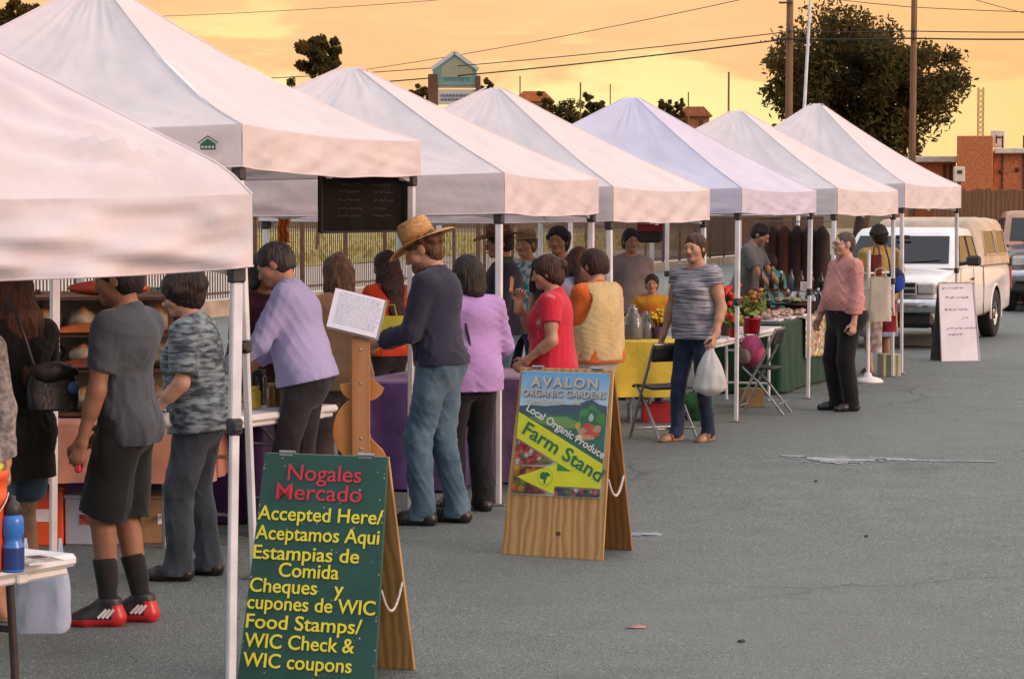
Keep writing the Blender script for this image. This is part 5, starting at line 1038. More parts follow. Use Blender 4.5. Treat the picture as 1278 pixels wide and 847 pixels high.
# ================================================================== pickups
rubber = mat('tyre_rubber', (.022, .021, .021), .85, 40, .2, .3, 80); win = mat('vehicle_glass', (.012, .013, .014), .06, 3, .1, spec=.45); lens_c = mat('lamp_glass', (.55, .53, .50), .12, 30, .15, spec=.8); amber_l = mat('amber_lens', (.55, .14, .02), .2, 30, .1); blk = mat('black_trim', (.02, .02, .02), .55, 20, .2)
def loft(b, rings, mi=0, caps=True):
    n = len(rings[0]); vs = [p for r_ in rings for p in r_]; fs = []
    for i in range(len(rings) - 1):
        for j in range(n): fs.append((i * n + j, i * n + (j + 1) % n, (i + 1) * n + (j + 1) % n, (i + 1) * n + j))
    b.add(vs, fs, mi, True)
    if caps: b.add(rings[0], [tuple(range(n))[::-1]], mi); b.add(rings[-1], [tuple(range(n))], mi)
def pickup(label, loc, rz, paint, roof_m, shell=True, k=1.0, hood_m=None):
    t = thing('pickup_truck', label, 'truck', loc, rz); t.scale = (k, k, k)
    # y runs from the front bumper to the tailgate
    def ring(y, w, zb, zt, cr):
        h = [(0, zb), (w * .90, zb), (w * .985, zb + .06), (w, zb + .22), (w * 1.0, (zb + zt) / 2 + .04), (w * .985, zt - .10), (w * .955, zt - .035), (w * .90, zt), (w * .5, zt + cr * .8), (0, zt + cr)]
        return [(x, y, z) for x, z in h] + [(-x, y, z) for x, z in h[-2:0:-1]]
    st = [(.10, .74, .40, .86, .01), (.14, .79, .36, .90, .02), (.30, .83, .33, .935, .03), (.9, .845, .33, .985, .045), (1.25, .845, .32, 1.02, .045), (1.45, .845, .32, 1.05, .02), (2.9, .845, .32, 1.06, 0), (3.0, .85, .33, 1.05, 0), (4.9, .85, .36, 1.05, 0), (5.02, .83, .40, 1.04, 0)]
    b = MB(); loft(b, [ring(*s) for s in st]); body = b.build('body', [paint, blk], t)
    cut = MB()
    for y in (.80, 3.85):
        for sx in (-1, 1):
            c = MB(); cut.lathe([(0, -.16), (.385, -.16), (.385, .16), (0, .16)], 28, c=(sx * .80, y, .36), M=Matrix.Rotation(R(90), 3, 'Y'), smooth=False)
    cut.add([], []); co = cut.build('arch_cutter', blk, t); bm = body.modifiers.new('b', 'BOOLEAN'); bm.object = co; bm.operation = 'DIFFERENCE'; bm.solver = 'EXACT'
    dg = bpy.context.evaluated_depsgraph_get(); dg.update(); me = bpy.data.meshes.new_from_object(body.evaluated_get(dg)); body.modifiers.clear(); body.data = me
    for p in me.polygons: p.use_smooth = p.use_smooth
    bpy.data.objects.remove(co)
    for y in (.80, 3.85):
        for sx in (-1, 1): b = MB(); b.tube([(sx * .848, y + .395 * math.cos(a), .36 + .395 * math.sin(a)) for a in [R(-12 + 204 * i / 18) for i in range(19)]], .016, 6); b.build('wheel_arch', paint, t)
    # cab
    b = MB()
    def rect(z, y0, y1, w, r_): return [(-w + r_, y0, z), (w - r_, y0, z), (w, y0 + r_ * 1.2, z), (w, y1 - r_, z), (w - r_, y1, z), (-w + r_, y1, z), (-w, y1 - r_, z), (-w, y0 + r_ * 1.2, z)]
    loft(b, [rect(1.04, 1.20, 2.92, .80, .06), rect(1.10, 1.27, 2.90, .795, .06), rect(1.50, 1.74, 2.84, .695, .07), rect(1.56, 1.83, 2.80, .665, .09), rect(1.585, 1.95, 2.70, .56, .12)]); cab = b.build('cab', roof_m, t, bevel=.02)
    def fq(z, x): # point on the windscreen plane
        f = (z - 1.10) / .40; return (x, 1.27 + .47 * f - .012, z)
    b = MB(); v = [fq(1.105, -.70), fq(1.105, .70), fq(1.47, .62), fq(1.47, -.62)]; b.add(v, [(0, 1, 2, 3)]); b.build('windscreen', win, t)
    b = MB(); b.tube([fq(1.11, -.5)[:1] + (fq(1.11, 0)[1] - .012, 1.11), (.05, fq(1.16, 0)[1] - .014, 1.155)], .008, 6); b.tube([(.05, fq(1.11, 0)[1] - .012, 1.11), (.58, fq(1.155, 0)[1] - .014, 1.15)], .008, 6); b.build('wiper', blk, t)
    b = MB(); b.box((0, 1.60, 1.455), (.2, .03, .05), bev=.01); b.build('inner_mirror', blk, t)
    for sx in (-1, 1):
        def sq(y, z): f = (z - 1.10) / .40; return (sx * (.795 - .10 * f + .006), y, z)
        for nm, pts in (('door_window', [(1.52, 1.115), (2.22, 1.115), (2.22, 1.465), (1.86, 1.465)]), ('rear_window', [(2.28, 1.115), (2.76, 1.115), (2.72, 1.455), (2.28, 1.465)])):
            b = MB(); v = [sq(*p) for p in pts]; b.add(v, [(0, 1, 2, 3) if sx > 0 else (3, 2, 1, 0)]); w_ = b.build(nm, win, t)
            b = MB(); b.tube([sq(*p) for p in pts], .008, 6, closed=True); b.build('window_seal', blk, w_)
        b = MB(); b.tube([(sx * .847, 1.36, .42), (sx * .851, 1.34, .8), (sx * .838, 1.42, 1.03)], .004, 4); b.tube([(sx * .848, 2.26, .40), (sx * .851, 2.26, .8), (sx * .838, 2.26, 1.03)], .004, 4); b.tube([(sx * .846, 1.36, .40), (sx * .846, 2.26, .40)], .004, 4); dr = b.build('door_seam', blk, t); b = MB(); b.tube([(sx * .846, 2.94, .36), (sx * .851, 2.94, .8), (sx * .84, 2.94, 1.03)], .006, 4); b.build('bed_seam', blk, t)
        b = MB(); b.box((sx * .86, 2.13, .88), (.02, .11, .035), bev=.006); b.build('door_handle', blk, dr)
        b = MB(); b.box((sx * .99, 1.50, 1.14), (.20, .09, .14), bev=.03); b.bar((sx * .80, 1.50, 1.09), (sx * .92, 1.50, 1.11), .05, .05); m_ = b.build('side_mirror', blk, t)
        b = MB(); b.box((sx * .655, .105, .80), (.24, .06, .15), bev=.02); h = b.build('headlight', lens_c, t)
        b = MB(); b.box((sx * .63, .045, .545), (.16, .03, .06), bev=.01); b.build('turn_signal', amber_l, t)
        b = MB(); b.box((sx * .82, .18, .80), (.04, .12, .13), bev=.012); b.build('marker_lamp', amber_l, t)
        for y in (.80, 3.85):
            w_ = thing('x', None, None); w_.name = 'wheel'; w_.parent = t; w_.location = (sx * .745, y, .345); Mx = Matrix.Rotation(R(90) * sx, 3, 'Y')
            b = MB(); b.lathe([(.19, .10), (.30, .108), (.335, .095), (.345, .06), (.345, -.06), (.335, -.095), (.30, -.108), (.19, -.10)], 36, M=Mx); b.build('tyre', rubber, w_)
            b = MB(); b.lathe([(0, .075), (.05, .085), (.06, .07), (.10, .055), (.155, .06), (.175, .085), (.20, .10), (.2, .085), (.19, .02), (.19, -.09), (0, -.09)], 30, M=Mx); b.build('rim', M['chrome'], w_)
            b = MB()
            for i in range(6): a = i * 1.0472; b.ball(Mx @ Vector((.125 * math.cos(a), .125 * math.sin(a), .062)), .022, 8, 6)
            b.build('wheel_hole', blk, w_)
    # grille: chrome surround with dark slots
    b = MB(); b.box((0, .085, .80), (1.04, .04, .17), bev=.01); g_ = b.build('grille', blk, t)
    b = MB()
    for z in (.725, .80, .875): b.box((0, .06, z), (1.06, .04, .028 if z != .80 else .034), bev=.008)
    for x in (-.525, .525): b.box((x, .062, .80), (.03, .04, .17), bev=.008)
    b.lathe([(0, .012), (.055, .01), (.065, 0)], 20, c=(0, .045, .81), M=Matrix.Rotation(R(90), 3, 'X')); b.build('grille_bar', M['chrome'], g_)
    b = MB(); n = 16; rings = []
    for i in range(n + 1):
        a = -1 + 2 * i / n; y = .0 + .13 * abs(a) ** 4; x = a * .84; rings.append([(x, y + .02, .48), (x, y - .03, .50), (x, y - .04, .575), (x, y - .03, .655), (x, y + .02, .675), (x, y + .10, .665), (x, y + .10, .49)])
    loft(b, rings); b.build('bumper', M['chrome'], t)
    b = MB(); b.box((0, .14, .40), (1.5, .12, .19), bev=.04); b.build('lower_valance', blk, t)
    b = MB(); b.box((.02, -.042, .575), (.30, .008, .13), bev=.003); b.build('number_plate', mat('plate_white', (.5, .5, .48), .5, 60, .3), t)
    b = MB(); b.box((0, 5.06, .50), (1.6, .12, .14), bev=.03); b.build('rear_bumper', M['chrome'], t)
    for sx in (-1, 1): b = MB(); b.box((sx * .79, 5.0, .82), (.13, .07, .3), bev=.015); b.build('tail_lamp', mat('red_lens', (.4, .02, .02), .25, 20, .1), t)
    b = MB(); b.box((0, 2.5, .34), (1.2, 4.2, .14)); b.build('chassis', blk, t)
    if shell:
        sm = mat('shell_paint', (.56, .44, .33), .45, 5, .12, .05, 30); b = MB()
        loft(b, [rect(1.05, 2.96, 5.02, .835, .05), rect(1.12, 2.97, 5.01, .83, .06), rect(1.60, 3.04, 4.85, .735, .10), rect(1.68, 3.10, 4.78, .69, .12), rect(1.715, 3.26, 4.62, .56, .15)]); sh = b.build('camper_shell', sm, t, bevel=.025)
        b = MB()
        for x in (-.4, -.13, .13, .4): b.box((x, 3.94, 1.712), (.05, 1.3, .022), bev=.008)
        b.build('roof_rib', sm, sh)
        for sx in (-1, 1):
            def sq(y, z): f = (z - 1.12) / .48; return (sx * (.83 - .095 * f + .007), y, z)
            for y0, y1 in ((3.16, 3.98), (4.06, 4.76)):
                pts = [(y0, 1.19), (y1, 1.19), (y1 - .04, 1.53), (y0 + .05, 1.53)]; b = MB(); b.add([sq(*p) for p in pts], [(0, 1, 2, 3) if sx > 0 else (3, 2, 1, 0)]); w_ = b.build('shell_window', win, sh)
                b = MB(); b.tube([sq(*p) for p in pts], .014, 6, closed=True); b.build('window_frame', sm, sh)
        b = MB(); b.add([(-.6, 3.00 - .002, 1.2), (.6, 3.0 - .002, 1.2), (.56, 3.034, 1.55), (-.56, 3.034, 1.55)], [(0, 1, 2, 3)]); b.build('front_window', win, sh)
    if hood_m:
        b = MB(); b.grid(lambda a, v: (-.80 + 1.6 * a, .16 + 1.02 * v, .945 + .085 * v + .045 * (1 - (2 * a - 1) ** 2) + (-.05 if a in (0, 1) else 0) - (.04 if v == 0 else 0)), 16, 8); b.build('hood', hood_m, t)
    return t
truck_white = mat('truck_white', (.80, .79, .79), .28, 3, .06, coat=.4)
rl = ground(1241, 420); ph = R(22.2)
ax_ = Vector((math.sin(ph), math.cos(ph), 0)); px_ = Vector((math.cos(ph), -math.sin(ph), 0))
pickup('white pickup with a tan camper shell parked beyond the rightmost tent', Vector((rl.x, rl.y, 0)) - px_ * .88 - ax_ * 4.08, -ph, truck_white, truck_white, k=1.06)
Y2 = 46.0; pickup('dark hooded second pickup cut off by the right edge of the view', (X(1252, Y2) + 1.0, Y2 - .6, 0), -R(6), mat('truck_tan', (.30, .22, .17), .3, 3, .1, coat=.4), mat('truck_tan_roof', (.45, .22, .13), .3, 3, .1, coat=.3), False, 1.22, mat('hood_navy', (.035, .035, .05), .3, 5, .1, coat=.3))
# ================================================================== people
class Field:
    def __init__(s, lo, hi, h):
        s.lo = np.array(lo, float); s.h = h; n = np.ceil((np.array(hi) - s.lo) / h).astype(int) + 1; s.n = n; s.F = np.full(n, 1.0, np.float32)
        s.ax = [(s.lo[i] + h * np.arange(n[i])).astype(np.float32) for i in range(3)]
    def _win(s, lo, hi):
        a = np.clip(np.floor((np.array(lo) - s.lo) / s.h).astype(int), 0, s.n); b = np.clip(np.ceil((np.array(hi) - s.lo) / s.h).astype(int) + 1, 0, s.n)
        return a, b
    def cone(s, p, q, r1, r2, k=.02, sc=(1, 1, 1), fr=None, op='add', flat=False, flat0=False):
        p = np.array(p, float); q = np.array(q, float); r = max(r1, r2) * max(sc); mg = r + k + 2.5 * s.h
        a, b = s._win(np.minimum(p, q) - mg, np.maximum(p, q) + mg)
        if np.any(b <= a): return s
        sl = tuple(slice(a[i], b[i]) for i in range(3)); gx = s.ax[0][sl[0]][:, None, None]; gy = s.ax[1][sl[1]][None, :, None]; gz = s.ax[2][sl[2]][None, None, :]
        A = np.eye(3) if fr is None else np.array(fr)        # columns are the axes
        T = (A / np.array(sc)).T                              # rows scaled
        d = (q - p); P = [T[i, 0] * (gx - p[0]) + T[i, 1] * (gy - p[1]) + T[i, 2] * (gz - p[2]) for i in range(3)]; D = T @ d; dd = float(D @ D) + 1e-12
        t = np.clip((P[0] * D[0] + P[1] * D[1] + P[2] * D[2]) / dd, 0, 1)
        dist = (np.sqrt((P[0] - t * D[0]) ** 2 + (P[1] - t * D[1]) ** 2 + (P[2] - t * D[2]) ** 2) - (r1 + (r2 - r1) * t)) * min(sc)
        if flat or flat0:
            u = d / np.linalg.norm(d); pl = (gx - q[0]) * u[0] + (gy - q[1]) * u[1] + (gz - q[2]) * u[2]
            if flat: dist = np.maximum(dist, pl)
            if flat0: dist = np.maximum(dist, -((gx - p[0]) * u[0] + (gy - p[1]) * u[1] + (gz - p[2]) * u[2]))
        f = s.F[sl]; dist = dist.astype(np.float32)
        if op == 'add': h = np.maximum(k - np.abs(f - dist), 0) / max(k, 1e-6); s.F[sl] = np.minimum(f, dist) - h * h * k / 4
        else: h = np.maximum(k - np.abs(f + dist), 0) / max(k, 1e-6); s.F[sl] = np.maximum(f, -dist) + h * h * k / 4
        return s
    def ell(s, c, rr, k=.02, fr=None, op='add'):
        m = max(rr); return s.cone(c, np.array(c) + 1e-5, m, m, k, tuple(x / m for x in rr), fr, op)
    def plane(s, p, n):      # keeps the side the normal points away from
        n = np.array(n, float); n /= np.linalg.norm(n); p = np.array(p, float)
        d = (s.ax[0] - p[0])[:, None, None] * n[0] + (s.ax[1] - p[1])[None, :, None] * n[1] + (s.ax[2] - p[2])[None, None, :] * n[2]; s.F = np.maximum(s.F, d.astype(np.float32)); return s
    def folds(s, amp, seed, fz=1.0, dirs=None):
        idx = np.nonzero(np.abs(s.F) < .06)
        if len(idx[0]) == 0: return s
        p = np.stack([s.ax[i][idx[i]] for i in range(3)], 1); r = np.random.default_rng(seed); w = np.zeros(len(p), np.float32)
        for i in range(4):
            f = r.normal(size=3) * np.array([16, 16, 11 * fz]); g = r.normal(size=3) * np.array([9, 9, 7]); w += np.sin(p @ f + r.random() * 6 + 1.6 * np.sin(p @ g + r.random() * 6)).astype(np.float32) / (1 + .25 * i)
        for i in range(5):      # sharper creases, patchy
            f = r.normal(size=3) * np.array([34, 34, 26 * fz]); g = r.normal(size=3) * np.array([14, 14, 10]); k = r.normal(size=3) * 7
            m = np.clip(np.sin(p @ k + r.random() * 6) * .8 + .45, 0, 1); w += (.55 * m * (2 * np.abs(np.sin(p @ f + r.random() * 6 + 1.8 * np.sin(p @ g + r.random() * 6))) ** .7 - 1.2)).astype(np.float32)
        s.F[idx] += np.clip(amp * .42 * w, -.02, amp * .75); return s
    def mesh(s):
        F = s.F; F[0, :, :] = F[-1, :, :] = 1; F[:, 0, :] = F[:, -1, :] = 1; F[:, :, 0] = F[:, :, -1] = 1
        ins = F < 0; c = np.zeros(tuple(s.n - 1), np.int8)
        for i in (0, 1):
            for j in (0, 1):
                for k in (0, 1): c += ins[i:F.shape[0] - 1 + i, j:F.shape[1] - 1 + j, k:F.shape[2] - 1 + k]
        act = np.nonzero((c > 0) & (c < 8)); N = len(act[0])
        if N == 0: return np.zeros((0, 3)), np.zeros((0, 4), int)
        ident = np.full(c.shape, -1, np.int32); ident[act] = np.arange(N); A = np.stack(act, 1); acc = np.zeros((N, 3)); cnt = np.zeros(N); cor = [(i, j, k) for i in (0, 1) for j in (0, 1) for k in (0, 1)]; vals = {e: F[A[:, 0] + e[0], A[:, 1] + e[1], A[:, 2] + e[2]] for e in cor}
        for e in cor:
            for ax in range(3):
                if e[ax]: continue
                g = list(e); g[ax] = 1; v0, v1 = vals[e], vals[tuple(g)]; m = (v0 < 0) != (v1 < 0); t = np.where(m, v0 / np.where(m, v0 - v1, 1), 0)
                pt = np.array(e, float)[None].repeat(N, 0); pt[:, ax] += t; acc[m] += pt[m]; cnt[m] += 1
        V = (A + acc / cnt[:, None]) * s.h + s.lo; fs = []
        for ax in range(3):
            u, w = (ax + 1) % 3, (ax + 2) % 3; sl0 = [slice(None)] * 3; sl1 = [slice(None)] * 3; sl0[ax] = slice(0, -1); sl1[ax] = slice(1, None); a, b = ins[tuple(sl0)], ins[tuple(sl1)]; E = np.stack(np.nonzero(a != b), 1); fl = a[tuple(E.T)]
            ok = (E[:, u] > 0) & (E[:, w] > 0) & (E[:, u] < s.n[u] - 1) & (E[:, w] < s.n[w] - 1); E = E[ok]; fl = fl[ok]; q = []
            for du, dw in ((1, 1), (0, 1), (0, 0), (1, 0)):
                G = E.copy(); G[:, u] -= du; G[:, w] -= dw; q.append(ident[tuple(G.T)])
            Q = np.stack(q, 1); Q[~fl] = Q[~fl][:, ::-1]; fs.append(Q)
        return V, np.concatenate(fs)
def np_obj(name, VFs, mats, parent, mi=None):
    V = np.concatenate([v for v, f in VFs]); o = 0; Fs = []
    for v, f in VFs: Fs.append(f + o); o += len(v)
    Q = np.concatenate(Fs); me = bpy.data.meshes.new(name); me.vertices.add(len(V)); me.vertices.foreach_set('co', V.astype(np.float32).ravel()); me.loops.add(Q.size); me.loops.foreach_set('vertex_index', Q.astype(np.int32).ravel()); me.polygons.add(len(Q)); me.polygons.foreach_set('loop_start', (np.arange(len(Q)) * 4).astype(np.int32))
    for m in (mats if isinstance(mats, (list, tuple)) else [mats]): me.materials.append(m)
    me.polygons.foreach_set('use_smooth', np.ones(len(Q), bool))
    if mi is not None: me.polygons.foreach_set('material_index', mi(V, Q).astype(np.int32))
    me.update(calc_edges=True); ob = bpy.data.objects.new(name, me); col.objects.link(ob); ob.parent = parent; return ob
def rot(ax, a):
    c, s = math.cos(a), math.sin(a); return np.array({'x': [[1, 0, 0], [0, c, -s], [0, s, c]], 'y': [[c, 0, s], [0, 1, 0], [-s, 0, c]], 'z': [[c, -s, 0], [s, c, 0], [0, 0, 1]]}[ax])
def nv(v): v = np.array(v, float); return v / (np.linalg.norm(v) + 1e-9)
def ik(a, t, l1, l2, hint):
    a = np.array(a, float); t = np.array(t, float); d = t - a; L = np.linalg.norm(d); L2 = min(L, (l1 + l2) * .995); u = d / L; t = a + u * L2; x = (l1 * l1 - l2 * l2 + L2 * L2) / (2 * L2); h = math.sqrt(max(0, l1 * l1 - x * x)); n = np.array(hint, float); n -= u * (n @ u); n = nv(n); return a + u * x + n * h, t
SK = {}
def skin(c):
    if c not in SK: SK[c] = mat('skin_%d' % len(SK), c, .55, 14, .12, .12, 90, sss=.08)
    return SK[c]
lip = mat('lips', (.30, .10, .08), .45, 20, .1); eye_w = mat('eye_white', (.42, .38, .35), .2, 9, .03); eye_d = mat('iris', (.03, .018, .012), .15, 9, .1)
HM = {}
def hairm(c):
    if c not in HM: HM[c] = mat('hair_%d' % len(HM), c, .5, 55, .4, .9, 95, stretch=(1, 1, .12), bdist=.02, spec=.4)
    return HM[c]
def person(label, loc, face, H, skin_c=(.42, .22, .14), wid=1.0, belly=0., bust=0., lean=0., tw=0., hyaw=0., hpitch=0., hroll=0., feet=None, hands=None, hdir=None, curl=(.5, .5), res=.008, hand_res=.0045, elb=None,
           shirt=None, trousers=None, skirt=None, shoes=None, hair=None, eyes=False, seed=0, hat=None, socks=None, extra=None, name='person', sway=0.):
    """one standing figure; local +Y is the way it faces; units below are for 1.75 m and scaled"""
    k = H / 1.75; t = thing(name, label, 'person', loc, face_rot(*face)); t.scale = (k, k, k); rs = res / k; sk = skin(skin_c)
    pel = np.array([sway, 0, .95]); Rt = rot('x', -lean)
    Rs = Rt @ rot('z', tw)
    def T(x, y, z): f = min(1, max(0, (z - .95) / .3)); Rm = Rt @ rot('z', tw * f); return pel + Rm @ np.array([x, y, z - .95])
    NB = T(0, -.012, 1.46); Rh = Rs @ rot('z', hyaw) @ rot('x', -hpitch) @ rot('y', hroll); HC = NB + Rs @ np.array([0, .01, .055]) + Rh @ np.array([0, .022, .108])
    def Hd(x, y, z): return HC + Rh @ np.array([x, y, z])
    feet = feet or ((.10, .0, 8), (-.10, .0, -8)); legs = []
    for i, (x, y, yaw) in enumerate(feet):
        sx = 1 if i == 0 else -1; hip = pel + np.array([sx * .085 * wid, 0, -.02]); fr = rot('z', -R(yaw)); ank = np.array([x, y - .05 * 0, .085]); kn, ank = ik(hip, ank, .432, .425, fr @ np.array([0, 1, 0])); legs.append((hip, kn, ank, fr))
    arms = []; hands = hands or ((.25, .02, .80), (-.25, .02, .80)); elb = elb or ((.5, -1, -.3), (-.5, -1, -.3))
    for i in range(2):
        sx = 1 if i == 0 else -1; sh = T(sx * (.178 + .02 * (wid - 1)), -.005, 1.405); w = np.array(hands[i], float); el, w = ik(sh, w, .29, .255, elb[i]); arms.append((sh, el, w, sx))
    Z3 = np.array([0, 0, 1.])
    # ---- body
    allp = [HC] + [p for a in arms for p in a[:3]] + [p for l in legs for p in l[:3]]; lo = np.min(allp, 0) - .24; hi = np.max(allp, 0) + .24; lo[2] = -.02
    def torso(f, e=0., kk=.05, top=True, low=True, el_=0., bel=True):
        w = wid; s2 = (1, .70 + .10 * (w - 1), 1)
        if low: f.cone(T(0, .0, .93), T(0, 0, 1.06), .158 * w + e, .142 * w + e, kk, s2, Rt)
        f.cone(T(0, 0, 1.06), T(0, .0, 1.29), .142 * w + e, .160 * (.6 + .4 * w) + e, kk, s2, Rs)
        if top: f.cone(T(-.125, -.012, 1.385), T(.125, -.012, 1.385), .064 + e, .064 + e, kk + .02, (1, 1, 1), Rs)
        f.ell(T(0, -.03, 1.33), (.135 + e, .10 + e, .11 + e), kk)
        if low:
            for sx in (-1, 1): f.ell(T(sx * .072 * w, -.052, .93), (.088 * w + e + el_, .078 * w + e + el_, .09 + e + el_), kk, Rt)
        if belly and bel: f.ell(T(0, .035 + .030 * belly, 1.09), (.132 * w + e, .085 + .034 * belly + e, .165 + e), kk + .05, Rt)
        if bust:
            for sx in (-1, 1): f.ell(T(sx * .072 * w, .085 + .015 * bust, 1.255), (.068 * bust + e, .062 * bust + e, .066 * bust + e), .05, Rs)
    f = Field(lo, hi, rs); torso(f, -.008, bel=False)
    f.cone(NB - Rs @ np.array([0, 0, .05]), Hd(0, -.025, -.075), .060, .053, .04)
    for sx in (-1, 1): f.cone(T(sx * .03, -.02, 1.46), T(sx * .15, -.012, 1.40), .045, .05, .05)
    for sh, el, w, sx in arms:
        f.cone(sh, el, .053, .041, .035); f.cone(sh + (el - sh) * .25, sh + (el - sh) * .6, .046, .046, .03); f.cone(el, w, .041, .026, .02); f.cone(el + (w - el) * .1, el + (w - el) * .4, .042, .040, .02)
    for hip, kn, ank, fr in legs:
        f.cone(hip, kn, .090, .056, .03); f.cone(kn, ank, .053, .034, .02); f.cone(kn + (ank - kn) * .15 + fr @ np.array([0, -.018, 0]), kn + (ank - kn) * .5 + fr @ np.array([0, -.012, 0]), .048, .042, .03)
        hb = ank + fr @ np.array([0, -.035, -.055]); bl = ank + fr @ np.array([0, .115, -.060]); to = ank + fr @ np.array([.0, .165, -.066]); f.cone(ank, hb, .034, .032, .02); f.cone(ank + fr @ np.array([0, .01, -.02]), bl, .034, .026, .025, (1.15, 1, 1), fr); f.cone(bl, to, .027, .02, .02, (1.5, 1, 1), fr)
    f.plane((0, 0, .012), (0, 0, -1)); parts = [f.mesh()]
    # ---- head on its own finer grid
    hr = min(rs, .0062) if not eyes else min(rs * .75, .005); h = Field(HC - .2, HC + .19, hr)
    h.cone(NB - Rs @ np.array([0, 0, .02]), Hd(0, -.025, -.06), .057, .052, .03)
    h.ell(Hd(0, -.015, .035), (.076, .096, .083), .02, Rh); h.ell(Hd(0, .024, -.042), (.060, .070, .072), .04, Rh); h.ell(Hd(0, .075, -.088), (.026, .020, .022), .03, Rh)
    for sx in (-1, 1): h.ell(Hd(sx * .045, .055, -.025), (.026, .026, .026), .03, Rh); h.ell(Hd(sx * .033, .102, .004), (.019, .017, .012), .016, Rh, 'sub'); h.ell(Hd(sx * .079, -.012, -.008), (.008, .022, .030), .01, Rh); h.ell(Hd(sx * .033, .076, .004), (.0165, .0165, .0145), .008, Rh)
    h.cone(Hd(-.036, .083, .024), Hd(.036, .083, .024), .011, .011, .018); h.cone(Hd(0, .088, .012), Hd(0, .112, -.028), .010, .0135, .014); h.ell(Hd(0, .104, -.031), (.018, .013, .010), .010, Rh)
    h.cone(Hd(-.020, .086, -.058), Hd(.020, .086, -.058), .0075, .0075, .008); h.cone(Hd(-.017, .085, -.067), Hd(.017, .085, -.067), .0078, .0078, .006)
    h.plane(NB - Rs @ np.array([0, 0, .035]), -(Rs @ Z3)); parts.append(h.mesh())
    # ---- hands
    grips = []
    for i, (sh, el, w, sx) in enumerate(arms):
        d = nv(w - el) if hdir is None or hdir[i] is None else nv(hdir[i]); side = nv(np.cross(d, Z3)) if abs(d[2]) < .9 else nv(np.array([0, 1., 0]) - d * d[1])
        if abs(d[2]) >= .9: th = side; n = nv(np.cross(d, th)) * (1 if sx > 0 else 1); n = n if (n[0] * sx) < 0 else -n      # hanging: palm to the thigh, thumb forward
        else: th = nv(Z3 - d * d[2]); n = nv(np.cross(d, th)); n = n if (n[0] * sx) < 0 else -n                             # reaching: thumb up, palm inward
        g = Field(w - .22, w + .22, max(hand_res, .0042)) ; kn_c = w + d * .095; cu = curl[i]
        g.cone(w - d * .05, w, .0275, .025, .02, (1, 1, 1)); A = np.stack([th, n, d], 1)
        g.cone(w + d * .02, w + d * .075, .033, .037, .02, (1, .42, 1), A)
        tip = None
        for j, (off, ln, rr) in enumerate(((.030, .078, .0088), (.010, .088, .0092), (-.010, .082, .0088), (-.029, .065, .0078))):
            p = w + d * (.088 - .004 * abs(j - 1)) + th * off; a = .25 + cu * .5; sp = th * (off * .35)
            for s_, (fr_, rad) in enumerate(((.44, 1.0), (.31, .92), (.25, .82))):
                dirv = nv(d * math.cos(a) + n * math.sin(a) + sp * (1 if s_ == 0 else .3)); q = p + dirv * ln * fr_; g.cone(p, q, rr * rad, rr * rad * .93, .003 if s_ else .008); p = q; a += .35 + cu * 1.0
            tip = p if j == 1 else tip
        p = w + d * .025 + th * .026 + n * .004; q = p + nv(d * .7 + th * .75 + n * .35) * .042; g.cone(p, q, .0125, .0105, .012); q2 = q + nv(d * .9 + th * (.25 - .2 * cu) + n * (.3 + .5 * cu)) * .032; g.cone(q, q2, .0102, .0092, .004); q3 = q2 + nv(d * .9 + n * (.4 + .5 * cu)) * .024; g.cone(q2, q3, .0092, .0075, .003)
        parts.append(g.mesh()); grips.append(w + d * .085 + n * .025)
    lc = Hd(0, .094, -.062)
    def mi(V, Q): c = V[Q].mean(1) - lc; l = c @ Rh; return (np.abs(l[:, 0]) < .026) & (np.abs(l[:, 1]) < .016) & (np.abs(l[:, 2]) < .0125)
    np_obj('body', parts, [sk, lip], t, mi)
    if eyes:
        for sx in (-1, 1):
            b = MB(); c = Hd(sx * .0325, .0905, .004); Me = Matrix([list(r_) for r_ in Rh]); b.ball(c, (.0125, .0045, .0052), 14, 10, 0, Me); b.ball(Hd(sx * .0325, .0938, .0042), (.0052, .0022, .0049), 10, 8, 1, Me); b.build('eye', [eye_w, eye_d], t)
    # ---- trousers / skirt
    if trousers:
        m, leng, lw, wz = trousers['m'], trousers.get('len', 1.0), trousers.get('w', 1.0), trousers.get('waist', 1.05); f = Field(lo, np.array([hi[0], hi[1], 1.22]), rs); e = .012; w = wid; s2 = (1, .70, 1); e = trousers.get('e', e)
        f.cone(T(0, 0, .93), T(0, 0, 1.07), .158 * w + e, .145 * w + e, .05, s2, Rt)
        for sx in (-1, 1): f.ell(T(sx * .072 * w, -.052, .93), (.088 * w + e, .078 * w + e, .09 + e), .05, Rt)
        if belly: f.ell(T(0, .035 + .030 * belly, 1.09), (.132 * w + e * .6, .085 + .034 * belly + e * .6, .165 + e * .6), .09, Rt)
        for hip, kn, ank, fr in legs:
            r0, r1, r2 = .098 * (.5 + .5 * w) * (.8 + .2 * lw), .068 * lw, .056 * lw
            if leng <= 1: q = hip + (kn - hip) * leng; f.cone(hip, q, r0, r0 + (r1 * 1.22 - r0) * leng, .025, flat=True); f.cone(hip, hip + (kn - hip) * .8 * leng, r0, r0, .03)
            else: q = kn + (ank - kn) * (leng - 1) + np.array([0, 0, -.035 * (leng >= 2)]); f.cone(hip, kn, r0, r1, .03); f.cone(kn, q, r1, max(r2, r1 * .82), .02, flat=True)
            if leng >= 2: f.cone(q + np.array([0, .02, .02]), q + np.array([0, .03, .0]), r2 * 1.0, r2 * 1.05, .02)
        f.folds(trousers.get('fold', .006), seed + 1, .6); f.plane(T(0, 0, wz), Rt @ Z3); f.plane((0, 0, .03), (0, 0, -1)); tr = np_obj('shorts' if leng <= 1 else 'trousers', [f.mesh()], m, t)
